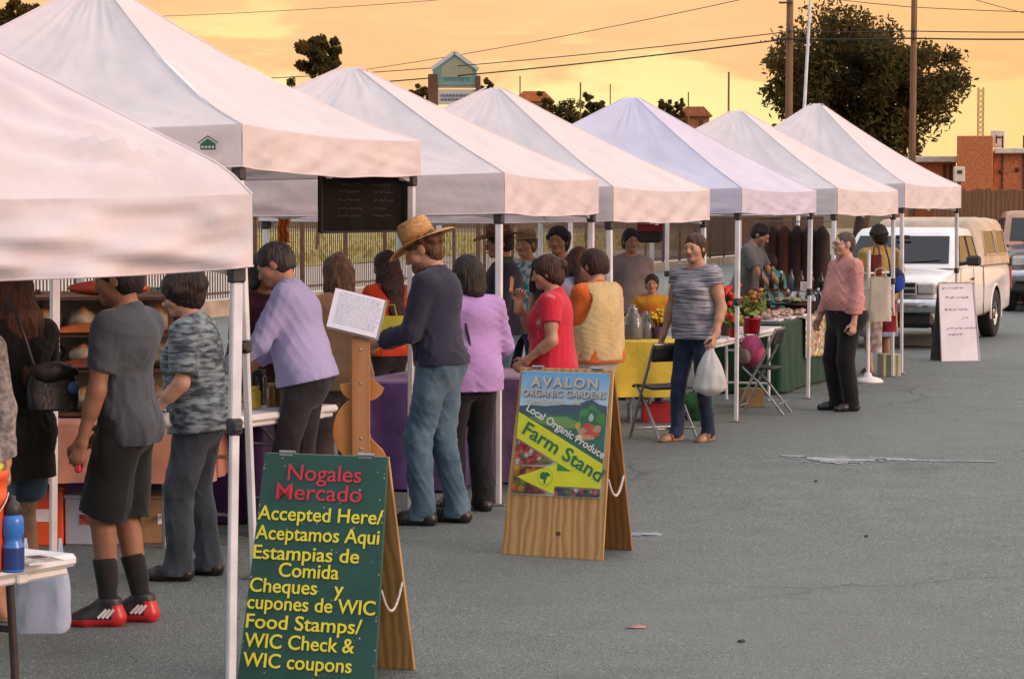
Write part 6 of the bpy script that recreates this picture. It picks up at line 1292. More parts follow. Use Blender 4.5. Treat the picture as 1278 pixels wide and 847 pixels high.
    if skirt:
        f = Field(lo, np.array([hi[0], hi[1], 1.22]), rs); f.cone(T(0, 0, 1.08), T(0, 0, .95), .150 * wid, .178 * wid, .03, (1, .72, 1), Rt); f.cone(T(0, -.01, .95), np.array([0, -.0, skirt['hem']]), .176 * wid, skirt.get('w', .24), .05, (1, .75, 1), flat=True); f.folds(.010, seed + 2, .25); f.plane(T(0, 0, 1.07), Rt @ Z3); f.plane((0, 0, skirt['hem']), (0, 0, -1)); np_obj('skirt', [f.mesh()], skirt['m'], t)
    # ---- shirt
    if shirt:
        m, sl, hem, loose = shirt['m'], shirt.get('sleeve', .5), shirt.get('hem', .93), shirt.get('loose', .0); f = Field(lo, hi, rs); e = shirt.get('e', .013); torso(f, e, .05, True, True, shirt.get('tuck', .015 if hem < .975 else 0.))
        if loose: f.cone(T(0, .0, 1.25), T(0, 0, hem), .155 * wid + e, (.172 + loose) * wid + e, .05, (1, .78, 1), Rt, flat=True)
        for sx in (-1, 1): f.cone(T(sx * .03, -.02, 1.455), T(sx * .15, -.012, 1.40), .045 + e * .6, .055 + e * .6, .05)
        for sh, el, w, sx in arms:
            sw = shirt.get('sw', 1.0)
            if sl <= 1: q = sh + (el - sh) * sl; f.cone(sh, q, .064 * sw, .060 * sw, .03, flat=sl > .1)
            else: q = el + (w - el) * (sl - 1); f.cone(sh, el, .062 * sw, .053 * sw, .03); f.cone(el, q, .053 * sw, .040 * sw + .014 * (2 - sl), .018, flat=True)
        f.folds(shirt.get('fold', .006), seed, 1.0)
        if shirt.get('collar'): f.cone(NB - Rs @ np.array([0, 0, .04]), NB + Rs @ np.array([0, .012, .045]), .075, .068, .015, flat=True)
        nz_ = shirt.get('neck', 0.)
        if not shirt.get('collar'): f.cone(NB - Rs @ np.array([0, 0, .05]), NB + Rs @ np.array([0, .0, .02]), .078, .066, .03); f.plane(T(0, 0, 1.492 - nz_ * .1), Rs @ nv([0, .42 + nz_, 1])); f.cone(NB - Rs @ np.array([0, 0, .02]), NB + Rs @ np.array([0, .012, .09]), .057, .060, .006, op='sub')
        else: f.cone(NB + Rs @ np.array([0, .075, -.035]), NB + Rs @ np.array([0, .10, .06]), .022, .05, .008, op='sub'); f.cone(NB - Rs @ np.array([0, 0, .01]), NB + Rs @ np.array([0, .012, .09]), .058, .062, .005, op='sub')
        f.plane(T(0, 0, hem), -(Rt @ nv([0, 0, 1]))); so = np_obj('shirt' if shirt.get('name') is None else shirt['name'], [f.mesh()], m, t)
        if shirt.get('front'):     # open cardigan or printed panel
            pass
    # ---- shoes
    if shoes:
        for hip, kn, ank, fr in legs:
            f = Field(ank - np.array([.2, .26, .1]), ank + np.array([.2, .3, .16]), min(rs, .006)); hb = ank + fr @ np.array([0, -.035, -.045]); bl = ank + fr @ np.array([0, .115, -.048]); to = ank + fr @ np.array([0, .185, -.056]); sole = shoes.get('sole', .0)
            if shoes.get('sandal'): f.cone(hb - np.array([0, 0, .03]), to - np.array([0, 0, .018]), .036, .036, .01, (1.1, 1, .6), fr); f.cone(ank + fr @ np.array([-.04, .1, -.05]), ank + fr @ np.array([.04, .1, -.05]), .018, .018, .01, (1, .7, 1.5), fr); f.cone(ank + fr @ np.array([-.035, .06, -.035]), ank + fr @ np.array([.035, .06, -.035]), .014, .014, .01); f.plane((0, 0, .034), (0, 0, 1)) if False else None
            else:
                hi_ = shoes.get('high', .0); f.cone(hb, bl, .042, .040, .02, (1.1, 1, 1), fr); f.cone(bl, to, .040, .030, .02, (1.25, 1, 1), fr); f.cone(ank + fr @ np.array([0, -.01, hi_]), hb, .044, .044, .02); f.cone(ank + fr @ np.array([0, .005, hi_ * .6]), bl, .042, .038, .03)
                f.plane(ank + np.array([0, 0, .0 + hi_]), (0, 0, 1)) if not hi_ else f.plane(ank + np.array([0, 0, hi_]), (0, 0, 1))
            f.plane((0, 0, .0), (0, 0, -1)); sm = shoes['m']
            if shoes.get('sole_m'): mf = lambda V, Q: ((V[Q].mean(1)[:, 2] < .036) | ((V[Q].mean(1) - ank) @ fr)[:, 1].__lt__(-.02) & (V[Q].mean(1)[:, 2] < .10)).astype(int); np_obj('shoe', [f.mesh()], [sm, shoes['sole_m']], t, mf)
            else: np_obj('shoe', [f.mesh()], sm, t)
    if socks:
        for hip, kn, ank, fr in legs: f = Field(ank - .12, ank + np.array([.12, .12, .42]), min(rs, .007)); q = ank + (kn - ank) * socks['h']; f.cone(ank, q, .043, .052, .02, flat=True); f.cone(ank + (kn - ank) * .3 + fr @ np.array([0, -.01, 0]), q, .045, .054, .02, flat=True); np_obj('sock', [f.mesh()], socks['m'], t)
    # ---- hair
    if hair:
        st, hc = hair['style'], hairm(hair['c']); f = Field(HC - np.array([.24, .26, .55 if st in ('long', 'tail') else .26]), HC + np.array([.24, .24, .26]), min(rs, .0065)); inf = hair.get('inf', .014); vol = hair.get('vol', 0.)
        f.ell(Hd(0, -.018, .037), (.077 + inf, .097 + inf, .083 + inf), .02, Rh)
        if st in ('short', 'crop', 'curly', 'bob', 'long', 'tail', 'bun'): f.ell(Hd(0, -.055, -.02), (.070 + inf, .055 + inf, .075 + inf), .03, Rh)
        if st == 'curly':
            r = np.random.default_rng(seed)
            for i in range(46): a = r.normal(size=3); a /= np.linalg.norm(a); a[2] = abs(a[2]) * .9 - .25; a[1] = a[1] if a[1] < .55 else -a[1]; c = np.array([0, -.02, .03]) + a * np.array([.085, .105, .095]); f.ell(Hd(*c), (.028 + vol, .028 + vol, .028 + vol), .012, Rh)
        if st == 'bob': 
            for sx in (-1, 1): f.cone(Hd(sx * .070, -.02, .02), Hd(sx * .078, -.02, -.10), .035, .036, .03, (.8, 1.5, 1), Rh)
            f.cone(Hd(0, -.07, .0), Hd(0, -.075, -.11), .075, .07, .03, (1.1, .7, 1), Rh)
        dn = nv(-Z3 * 1.0 + (Rs @ np.array([0, -.18, 0])))
        if st == 'long':
            b0 = Hd(0, -.065, -.02); f.cone(b0, b0 + dn * .16 + Rs @ np.array([0, -.03, 0]), .080, .085, .04, (1.1, .62, 1), Rs); f.cone(b0 + dn * .16 + Rs @ np.array([0, -.03, 0]), b0 + dn * hair.get('len', .38) + Rs @ np.array([0, -.025, 0]), .085, .05, .03, (1.15, .5, 1), Rs)
            for sx in (-1, 1): f.cone(Hd(sx * .07, .0, .03), Hd(sx * .078, -.02, -.14), .03, .034, .03)
        if st == 'tail': b0 = Hd(0, -.105, .03); f.cone(b0, b0 + Rs @ np.array([0, -.035, -.05]), .03, .035, .02); f.cone(b0 + Rs @ np.array([0, -.035, -.05]), b0 + Rs @ np.array([0, -.045, -hair.get('len', .30)]), .036, .018, .02)
        if st == 'bun': f.ell(Hd(0, -.125, .05), (.045, .042, .042), .015, Rh)
        f.folds(hair.get('rough', .0045 if st in ('short', 'crop') else .008) + vol * .2, seed + 5, .8)
        if st == 'bald': f.plane(Hd(0, 0, .045), Rh @ nv([0, .25, 1]))
        hl = hair.get('line', .062); f.ell(Hd(0, .115, -.035 + hair.get('fringe', 0)), (.066, .085, .04 + hl), .01, Rh, 'sub'); f.ell(Hd(0, .09, -.12), (.10, .09, .09), .01, Rh, 'sub')
        if st in ('short', 'crop', 'bald'):
            for sx in (-1, 1): f.ell(Hd(sx * .095, -.005, -.02), (.028, .026, .036), .006, Rh, 'sub')
            f.plane(Hd(0, 0, -.085), -(Rh @ nv([0, .15, 1])))
        V, Q = f.mesh(); vf = [(V, Q)]
        if hair.get('brow', True) and eyes:
            g = Field(HC - .15, HC + .15, .004)
            for sx in (-1, 1): g.cone(Hd(sx * .018, .0965, .0235), Hd(sx * .046, .083, .025), .0042, .003, .003)
            if hair.get('beard'): pass
            vf.append(g.mesh())
        np_obj('hair', vf, hc, t)
        if hair.get('beard'): g = Field(HC - .2, HC + .19, .006); g.ell(Hd(0, .038, -.075), (.062, .070, .058), .02, Rh); g.ell(Hd(0, .075, -.11), (.038, .03, .04), .03, Rh); g.folds(.005, seed); g.ell(Hd(0, .105, -.02), (.05, .06, .035), .01, Rh, 'sub'); np_obj('beard', [g.mesh()], hairm(hair['beard']), t)
    Rm = Matrix([list(r_) for r_ in Rh]); hv = Vector(HC)
    if hat:
        b = MB(); br, cr_, ch_ = hat.get('brim', .19), .092, hat.get('crown', .11); n = 40
        def brim(a, v): r_ = cr_ + (br - cr_) * v; an = a * 6.2832; z = hat.get('roll', .0) * v * v * (math.cos(an) ** 2) * 1.0 - hat.get('droop', .02) * v * v + .004 * math.sin(an * 3); return Rm @ Vector((r_ * .92 * math.cos(an), r_ * 1.12 * math.sin(an) - .012, .055 + z)) + hv
        b.grid(brim, n, 8); b.lathe([(cr_ * 1.0, .05), (cr_ * .99, .06 + ch_ * .5), (cr_ * .93, .05 + ch_ * .85), (cr_ * .78, .05 + ch_ * 1.0), (cr_ * .4, .05 + ch_ * (1.0 - hat.get('dent', .05))), (0, .05 + ch_ * (.96 - hat.get('dent', .05)))], n, M=Rm @ Matrix.Diagonal((.94, 1.14, 1)), c=hv + Rm @ Vector((0, -.012, 0))); o = b.build('hat', hat['m'], t); o.modifiers.new('s', 'SOLIDIFY').thickness = .004
        b = MB(); b.lathe([(cr_ * 1.015, .058), (cr_ * 1.012, .085)], n, M=Rm @ Matrix.Diagonal((.94, 1.14, 1)), c=hv + Rm @ Vector((0, -.012, 0))); b.build('hat_band', hat['band'], o)
    if extra: extra(t, T, Hd, Rm, hv, arms, legs, Rs)
    W4 = Matrix.Translation(t.location) @ Matrix.Rotation(t.rotation_euler.z, 4, 'Z') @ Matrix.Scale(k, 4)
    return t, [W4 @ Vector(g) for g in grips], W4
def glasses(c=(.03, .03, .03)):
    def fn(t, T, Hd, Rm, hv, arms, legs, Rs):
        b = MB()
        for sx in (-1, 1):
            b.tube([Hd(sx * .034 + .024 * math.cos(a), .104 - .012 * abs(math.cos(a)) * (1 if math.cos(a) * sx > 0 else .2), .004 + .018 * math.sin(a)) for a in [i * 6.283 / 18 for i in range(18)]], .0022, 5, closed=True); b.tube([Hd(sx * .058, .094, .008), Hd(sx * .080, .03, .008), Hd(sx * .080, -.02, .004)], .0022, 5)
        b.tube([Hd(-.011, .107, .006), Hd(0, .110, .009), Hd(.011, .107, .006)], .0022, 5); b.build('glasses', mat('glasses_frame', c, .3, 9, .1), t)
    return fn
def belt_of(m):
    def fn(t, T, Hd, Rm, hv, arms, legs, Rs): pass
    return fn
# ================================================================== the crowd
C = cloth_mat
dark_shoe = mat('black_leather', (.02, .018, .018), .35, 9, .2, spec=.5); brown_shoe = mat('brown_leather', (.10, .05, .03), .4, 9, .2); tan_sandal = mat('tan_leather', (.30, .17, .09), .5, 9, .2)
blk_tr = C('black_trousers', (.016, .016, .019), .2); navy_jean = C('navy_denim', (.022, .035, .075), .25, nscale=9); jean = C('worn_denim', (.105, .185, .25), .3, nscale=4, c2=(.05, .10, .15))
BLACKH, DBR, BR, GREY, LTB = (.012, .010, .009), (.028, .015, .010), (.07, .032, .015), (.10, .10, .10), (.16, .09, .05)
LIGHT, MED, TAN, DARKS = (.58, .33, .23), (.50, .27, .17), (.42, .215, .125), (.30, .145, .08)
def H_(v, d): return CH - (v - 265) * d / F          # height of a head top seen at pixel row v
def PL(u, d24): return pos(u, d24)
def vest(t, T, Rs, w):
    f = Field(np.array([-.4, -.4, .75]), np.array([.4, .45, 1.55]), .009); e = .050
    f.cone(T(0, 0, 1.06), T(0, 0, 1.29), .142 * w + e, .160 * (.6 + .4 * w) + e, .05, (1, .78, 1), Rs); f.cone(T(0, 0, 1.2), T(0, 0, .9), .155 * w + e, .17 * w + e, .05, (1, .8, 1), Rs); f.cone(T(-.10, -.012, 1.385), T(.10, -.012, 1.385), .070 + e, .070 + e, .07)
    for sx in (-1, 1): f.cone(T(sx * .20, -.03, 1.36), T(sx * .26, .0, 1.24), .085, .09, .01, op='sub')
    f.folds(.006, 3); f.plane(T(0, 0, .88), (0, 0, -1)); f.plane(T(0, 0, 1.45), Rs @ nv([0, .6, 1])); np_obj('vest', [f.mesh()], C('pale_yellow_vest', (.58, .45, .22), .12), t)
# --- left edge
q = PL(-60, 8.35); person('person in a pale grey knitted cardigan cut by the left edge', q, (-.2, 1), 1.63, LIGHT, 1.05, res=.009, seed=2, shirt=dict(m=C('grey_knit', (.36, .35, .34), .3, nscale=40, bump=.6), sleeve=1.9, hem=.80, loose=.03, name='cardigan', fold=.007, sw=1.25), trousers=dict(m=blk_tr, len=2), shoes=dict(m=dark_shoe), hair=dict(style='bob', c=GREY))
q = PL(17, 8.95); tb, gb, Wb = person('woman in black with long auburn hair and denim shorts beside the front tent leg', q, (-.75, .66), 1.66, MED, 1.0, bust=.9, seed=3, hpitch=.2, hyaw=.15, hands=((.22, .30, 1.02), (-.26, .10, .86)), shirt=dict(m=C('black_knit', (.012, .012, .013), .2), sleeve=1.9, hem=.70, loose=.035, name='jacket', fold=.007, sw=1.2), trousers=dict(m=C('denim_shorts', (.07, .12, .19), .3, nscale=9), len=.78, w=1.15), shoes=dict(m=tan_sandal, sandal=True), hair=dict(style='long', c=(.12, .045, .018), len=.42, inf=.018))
def handbag():
    p = at(65, 478, 11.0); t = thing('handbag', 'black leather shoulder bag hanging beside the front tent leg', 'bag', p, R(25)); b = MB(); b.grid(lambda a, v: ((.115 + .02 * math.sin(v * 3)) * math.copysign(abs(math.cos(a * 6.283)) ** .5, math.cos(a * 6.283)) * (1 - .25 * v), .055 * math.copysign(abs(math.sin(a * 6.283)) ** .7, math.sin(a * 6.283)) * (1.1 - .7 * v) + .006 * noise.noise(Vector((a * 9, v * 6, 1))), -.115 + .20 * v), 40, 14); b.ball((0, 0, -.11), (.115, .05, .02), 20, 6); b.build('bag_body', mat('bag_leather', (.014, .013, .014), .38, 14, .2, .3, 60, spec=.5), t)
    b = MB(); b.ball((.0, -.035, .055), (.11, .035, .045), 18, 8, jit=.25); b.build('flap', mat('bag_leather_flap', (.016, .015, .016), .4, 14, .2, .4, 50), t); b = MB(); b.tube([(-.08, 0, .07), (-.12, .0, .20), (-.16, .03, .33), (-.19, .08, .40)], .008, 6); b.build('strap', dark_shoe, t); b = MB(); b.ball((.085, -.05, -.02), (.028, .015, .03), 12, 8); b.build('blue_tassel', mat('tassel_blue', (.06, .13, .30), .6, 9, .2), t)
handbag()
# --- young man
q = PL(157, 8.85)
RED = mat('shoe_red', (.55, .025, .03), .35, 9, .1); SB = mat('shoe_black', (.025, .025, .028), .45, 30, .2); SW = mat('shoe_white', (.7, .68, .68), .4, 9, .1)
ty, gy, Wy = person('young man in grey tee and black shorts with red and black sneakers', q, (-.98, .20), 1.72, DARKS, .94, res=.0065, seed=4, hyaw=.2, hpitch=.18, tw=-.2, feet=((.06, -.05, -6), (-.09, .06, -12)), hands=((.22, .22, .84), (-.23, .15, .80)), curl=(.5, .8),
    shirt=dict(m=C('grey_tee', (.068, .083, .102), .14, nscale=3), sleeve=.72, hem=.85, loose=.0, sw=1.12, fold=.008, e=.022), trousers=dict(m=C('black_shorts', (.011, .014, .014), .2), len=.98, w=1.4, fold=.010), socks=dict(m=C('black_sock', (.022, .022, .024), .2), h=.55), shoes=dict(m=SB, sole_m=RED, high=.05), hair=dict(style='crop', c=BLACKH, inf=.012), eyes=True)
def shoe_details():
    # white side stripes, red sock marks; attached to the young man
    for (fx_, fy_, yaw) in ((.06, -.05, -6), (-.09, .06, -12)):
        fr = Matrix.Rotation(R(-yaw), 3, 'Z')
        for sx in (-1, 1):
            b = MB()
            for k in range(3): p0 = fr @ Vector((sx * .045, -.03 + k * .018, .085)); p1 = fr @ Vector((sx * .050, .005 + k * .020, .045)); o = Vector((fx_, fy_, 0)); b.bar(o + p0, o + p1, .009, .012)
            b.build('shoe_stripe', SW, ty)
        o = Vector((fx_, fy_, 0))
        b = MB()
        for k in range(5): y = .03 + k * .022; z = .105 - k * .011; b.tube([o + fr @ Vector((-.024, y, z - .004)), o + fr @ Vector((0, y, z + .004)), o + fr @ Vector((.024, y, z - .004))], .0035, 5)
        b.build('shoelace', SB, ty)
    b = MB(); NBk = (0, -.012, 1.462); b.tube([(.066 * math.cos(a), -.006 + .066 * math.sin(a), 1.463 + .012 * -math.sin(a) - .01) for a in [i * 6.283 / 24 for i in range(24)]], .006, 6, closed=True); b.build('necklace', mat('cord_black', (.02, .018, .018), .5, 20, .2), ty)
shoe_details()
t = thing('held_item', 'small red item held low by the young man in black shorts', 'item', gy[1]); b = MB(); b.box((0, 0, -.01), (.03, .06, .10), bev=.008); b.build('item_body', mat('phone_red', (.5, .03, .06), .35, 9, .1), t); b = MB(); b.box((.017, 0, .0), (.004, .045, .07)); b.build('item_panel', M['black'], t)
# --- curly haired woman
q = PL(250, 9.95); te, ge, We = person('curly haired woman in mottled blue grey blouse with a white wristband', q, (-1, .12), 1.61, LIGHT, 1.18, belly=.35, bust=1.05, lean=.10, res=.0068, seed=5, hpitch=.22, feet=((.12, -.02, 10), (-.11, .10, -6)), hands=((.24, .30, 1.00), (-.24, .22, .95)), curl=(.6, .6), shirt=dict(m=C('mottled_blouse', (.24, .30, .33), .3, c2=(.035, .05, .065), nscale=20, stretch=(.6, .6, 2.2), lo=.38, hi=.62), sleeve=.85, hem=.84, loose=.03, sw=1.35, fold=.008), trousers=dict(m=C('slate_slacks', (.050, .066, .085), .2), len=2, w=1.35, fold=.009), shoes=dict(m=dark_shoe), hair=dict(style='curly', c=(.022, .012, .009), inf=.026, vol=.012), eyes=True, extra=glasses())
def wristband():
    b = MB(); inv = We.inverted(); w = inv @ ge[1]; b.lathe([(.036, -.03), (.043, -.02), (.043, .02), (.036, .03)], 16, c=w - Vector((.0, .13, -.02)), M=Matrix.Rotation(R(80), 3, 'X')); b.build('wristband', C('white_band', (.62, .63, .66), .08), te)
wristband()
# --- maroon vendor, lavender man, tan woman
q = PL(317, 12.35); person('dark haired vendor in a maroon top behind the nearest white tent leg', q, (.75, -.66), 1.66, TAN, 1.1, bust=.8, lean=.15, res=.009, seed=6, hands=((.20, .35, 1.05), (-.2, .35, 1.05)), shirt=dict(m=C('maroon_top', (.060, .018, .032), .2), sleeve=.9, hem=.88, loose=.02), trousers=dict(m=blk_tr, len=2), shoes=dict(m=dark_shoe), hair=dict(style='bob', c=BLACKH), eyes=True)
q = PL(382, 11.3); person('grey haired man in a lavender dress shirt leaning over the jars', q, (-1, .16), 1.76, MED, 1.12, belly=.3, lean=.21, res=.008, seed=7, hpitch=.3, feet=((.11, -.02, 8), (-.11, .08, -8)), hands=((.24, .38, .98), (-.22, .42, 1.0)), shirt=dict(m=C('lavender_shirt', (.40, .38, .62), .1, nscale=2, c2=(.32, .32, .55)), sleeve=1.9, hem=.90, loose=.02, sw=1.2, collar=True, fold=.009), trousers=dict(m=C('charcoal_slacks', (.030, .029, .034), .2), len=2, w=1.15), shoes=dict(m=dark_shoe), hair=dict(style='short', c=(.055, .05, .05), inf=.012), eyes=True)
q = PL(424, 12.1); person('light brown haired woman in a tan blouse behind the white sheet', q, (-.55, .83), 1.64, LIGHT, 1.1, bust=.9, res=.009, seed=8, hpitch=.15, hands=((.22, .22, .98), (-.22, .25, .98)), shirt=dict(m=C('tan_blouse', (.42, .25, .14), .12), sleeve=1.2, hem=.84, loose=.03), trousers=dict(m=C('taupe_slacks', (.16, .12, .11), .2), len=2, w=1.15), shoes=dict(m=brown_shoe), hair=dict(style='bob', c=LTB))
q = PL(483, 14.4); person('woman with a long dark ponytail in a red orange top with lime front', q, (-.62, .78), 1.61, TAN, 1.0, bust=.95, res=.009, seed=9, hyaw=.1, hands=((.2, .28, 1.02), (-.2, .30, 1.0)), shirt=dict(m=C('red_orange_top', (.55, .055, .02), .15), sleeve=.7, hem=.90, loose=.012), trousers=dict(m=C('charcoal_pants', (.030, .027, .035), .2), len=2, w=1.1), shoes=dict(m=dark_shoe), hair=dict(style='long', c=(.035, .014, .010), len=.50, inf=.016))
t = thing('lime_bag', 'lime green shopping bag held in front of the woman in red orange', 'bag', PL(487, 13.95) + Vector((0, 0, .93)), .3); b = MB(); b.grid(lambda a, v: (.11 * math.copysign(abs(math.cos(a * 6.283)) ** .5, math.cos(a * 6.283)), .05 * math.sin(a * 6.283) * (1 - .6 * v), .22 * v), 32, 8); b.build('bag_body', C('lime_cloth', (.42, .46, .06), .15), t); b = MB(); b.tube([(-.05, 0, .21), (-.03, 0, .30), (.03, 0, .30), (.05, 0, .21)], .007, 6); b.build('strap', C('lime_strap', (.38, .42, .06), .15), t)
# --- man in the straw hat
q = PL(548, 11.7)
th_, gh, Wh = person('bearded man in a straw hat and navy jacket with blue jeans', q, (-.93, .30), 1.83, MED, 1.0, lean=.06, res=.0068, seed=10, hpitch=.42, hyaw=.12, feet=((.09, -.09, 4), (-.10, .06, -6)), hands=((.20, .30, 1.06), (-.15, .34, 1.06)), elb=((.5, -1, -.6), (-.5, -1, -.6)), curl=(.8, .6), shirt=dict(m=C('navy_jacket', (.030, .032, .058), .2, nscale=3), sleeve=1.8, hem=.93, loose=.005, sw=1.2, name='jacket', collar=True, fold=.010), trousers=dict(m=jean, len=2, w=1.25, fold=.010), shoes=dict(m=dark_shoe), hair=dict(style='curly', c=(.15, .07, .03), inf=.010, beard=(.20, .10, .045)), eyes=True,
    hat=dict(m=mat('straw', (.62, .36, .13), .75, 30, .25, .6, 70, stretch=(1, 1, 4)), band=C('hat_band', (.45, .20, .06), .2), brim=.195, crown=.135, roll=.03, droop=.035))
# --- lilac woman
q = PL(588, 12.2); person('dark haired woman in a lilac top and black trousers seen from behind', q, (-.45, .89), 1.62, TAN, 1.06, belly=.25, bust=.9, res=.007, seed=11, hpitch=.25, hyaw=.2, hands=((.24, .26, 1.0), (-.20, .30, 1.02)), feet=((.09, -.02, 8), (-.10, .05, -8)), shirt=dict(m=C('lilac_top', (.47, .30, .62), .09, nscale=3), sleeve=1.5, hem=.83, loose=.03, sw=1.25, fold=.009), trousers=dict(m=blk_tr, len=2, w=1.3), shoes=dict(m=dark_shoe), hair=dict(style='bob', c=(.016, .010, .009), inf=.022),
    extra=lambda t, T, Hd, Rm, hv, arms, legs, Rs: (lambda b: (b.tube([T(-.10, -.122, 1.30), T(-.085, -.140, 1.20), T(-.07, -.14, 1.12)], .008, 6), b.build('bag_strap', M['black'], t)))(MB()))
# --- back row under the third and fourth tents
q = PL(628, 16.0); person('man in a brown brimmed hat and dark navy shirt behind the tent leg', q, (-.9, -.2), 1.78, TAN, 1.15, belly=.3, res=.0095, seed=12, hpitch=.15, hands=((.2, .3, 1.0), (-.22, .25, .98)), shirt=dict(m=C('dark_navy_shirt', (.022, .028, .045), .2), sleeve=1.9, hem=.88, loose=.02, collar=True), trousers=dict(m=jean, len=2, w=1.2), shoes=dict(m=brown_shoe), hair=dict(style='short', c=DBR), eyes=True, hat=dict(m=mat('felt_brown', (.22, .11, .055), .85, 30, .2, .3, 60), band=C('felt_band', (.07, .03, .02), .2), brim=.20, crown=.125, roll=.035, droop=.01, dent=.2))
q = PL(657, 17.4); person('vendor in a tan cap and turquoise flowered shirt in the back row', q, (-.5, -.85), 1.74, MED, 1.1, res=.0095, seed=13, shirt=dict(m=C('turquoise_floral', (.45, .52, .55), .1, c2=(.04, .22, .30), nscale=26, lo=.45, hi=.55), sleeve=.8, hem=.9, loose=.02), trousers=dict(m=navy_jean, len=2), shoes=dict(m=dark_shoe), hair=dict(style='short', c=LTB), eyes=True, hat=dict(m=mat('cap_tan', (.36, .22, .12), .85, 30, .2), band=C('cap_band', (.30, .18, .10), .2), brim=.115, crown=.09, droop=.01))
q = PL(697, 16.8); person('tall dark haired man in black in the back row left of the slanted pole', q, (-.3, -.95), 1.78, TAN, 1.1, res=.0095, seed=14, shirt=dict(m=C('black_shirt', (.020, .018, .02), .2), sleeve=.8, hem=.9, loose=.02), trousers=dict(m=blk_tr, len=2), shoes=dict(m=dark_shoe), hair=dict(style='curly', c=BLACKH, inf=.016), eyes=True)
q = PL(689, 13.1); tr_, gr2, Wr = person('woman in a red print top raising one hand to her chin', q, (-.92, .15), 1.61, MED, 1.15, bust=1.0, res=.0078, seed=15, hpitch=.18, hands=((.05, .26, 1.38), (-.22, .16, .98)), elb=((.7, -.2, -1), (-.5, -1, -.3)), curl=(.9, .5), hdir=((0, -.2, 1), None), shirt=dict(m=C('red_print', (.55, .025, .05), .1, c2=(.60, .36, .38), nscale=7, lo=.30, hi=.38), sleeve=.55, hem=.86, loose=.03, sw=1.3), trousers=dict(m=C('grey_slacks', (.20, .18, .19), .2), len=2, w=1.2), shoes=dict(m=dark_shoe), hair=dict(style='bun', c=(.055, .022, .012), inf=.018), eyes=True)
q = PL(722, 15.2); person('brown haired person in a light blue and pink shirt behind the woman in red', q, (-.5, .85), 1.63, TAN, 1.1, res=.0095, seed=16, shirt=dict(m=C('blue_pink_shirt', (.20, .36, .55), .1, c2=(.52, .30, .38), nscale=2.5), sleeve=.8, hem=.88, loose=.03), trousers=dict(m=navy_jean, len=2), shoes=dict(m=dark_shoe), hair=dict(style='long', c=(.09, .035, .02), len=.30))
q = PL(744, 14.1); person('short haired woman in an orange sleeve and pale yellow vest with folded arms', q, (-.62, .60), 1.63, LIGHT, 1.18, belly=.25, bust=1.0, res=.0078, seed=17, hpitch=.15, hands=((-.02, .25, 1.12), (.02, .27, 1.16)), elb=((.8, -.4, -.8), (-.8, -.4, -.8)), hdir=((-1, .1, 0), (1, .1, .05)), curl=(.6, .6), shirt=dict(m=C('orange_top', (.62, .14, .03), .12), sleeve=1.0, hem=.86, loose=.02, sw=1.35, neck=.1), trousers=dict(m=C('white_slacks', (.52, .52, .50), .1), len=2, w=1.3), shoes=dict(m=dark_shoe), hair=dict(style='short', c=(.045, .012, .012), inf=.024), eyes=True,
    extra=lambda t, T, Hd, Rm, hv, arms, legs, Rs: vest(t, T, Rs, 1.18))

q = PL(813, 18.7); person('smiling child in a yellow shirt behind the yellow table', q, (-.05, -1), 1.30, MED, .95, res=.0085, seed=18, hands=((.18, .20, 1.05), (-.18, .20, 1.05)), shirt=dict(m=C('yellow_tee', (.66, .44, .03), .12, c2=(.55, .16, .03), nscale=4), sleeve=.7, hem=.9), trousers=dict(m=navy_jean, len=2), shoes=dict(m=dark_shoe), hair=dict(style='short', c=DBR, inf=.018), eyes=True)
q = PL(787, 19.6); person('dark haired vendor in grey with a blue collar behind the glass dispensers', q, (.2, -.97), 1.73, TAN, 1.1, res=.0095, seed=19, shirt=dict(m=C('grey_vendor', (.24, .21, .20), .15), sleeve=1.2, hem=.88, loose=.02), trousers=dict(m=navy_jean, len=2), shoes=dict(m=dark_shoe), hair=dict(style='short', c=BLACKH, inf=.02), eyes=True, extra=lambda t, T, Hd, Rm, hv, arms, legs, Rs: (lambda b: (b.tube([T(.075 * math.cos(a), -.005 + .078 * math.sin(a), 1.455 - .03 * math.sin(a)) for a in [i * 6.283 / 20 for i in range(20)]], .018, 8, closed=True), b.build('neckerchief', C('blue_kerchief', (.07, .22, .42), .15), t)))(MB()))
q = PL(868, 16.0); ts, gs, Ws = person('woman in a grey striped top and navy jeans walking with a white plastic bag', q, (-.66, -.75), 1.73, MED, 1.0, bust=1.0, belly=.1, res=.0078, seed=21, hyaw=.15, hpitch=.05, feet=((.10, .12, 6), (-.10, -.06, -10)), hands=((.27, .16, .90), (-.34, -.01, .80)) if False else ((.31, .06, .83), (-.28, .10, .90)), curl=(.9, .6), shirt=dict(m=C('striped_top', (.42, .42, .46), .1, c2=(.10, .10, .13), nscale=9, stretch=(.5, .5, 15), lo=.42, hi=.58), sleeve=.35, hem=.86, loose=.03, sw=1.3, neck=.1), trousers=dict(m=navy_jean, len=2, w=1.0), shoes=dict(m=tan_sandal, sandal=True), hair=dict(style='bun', c=(.075, .032, .018), inf=.010), eyes=True)
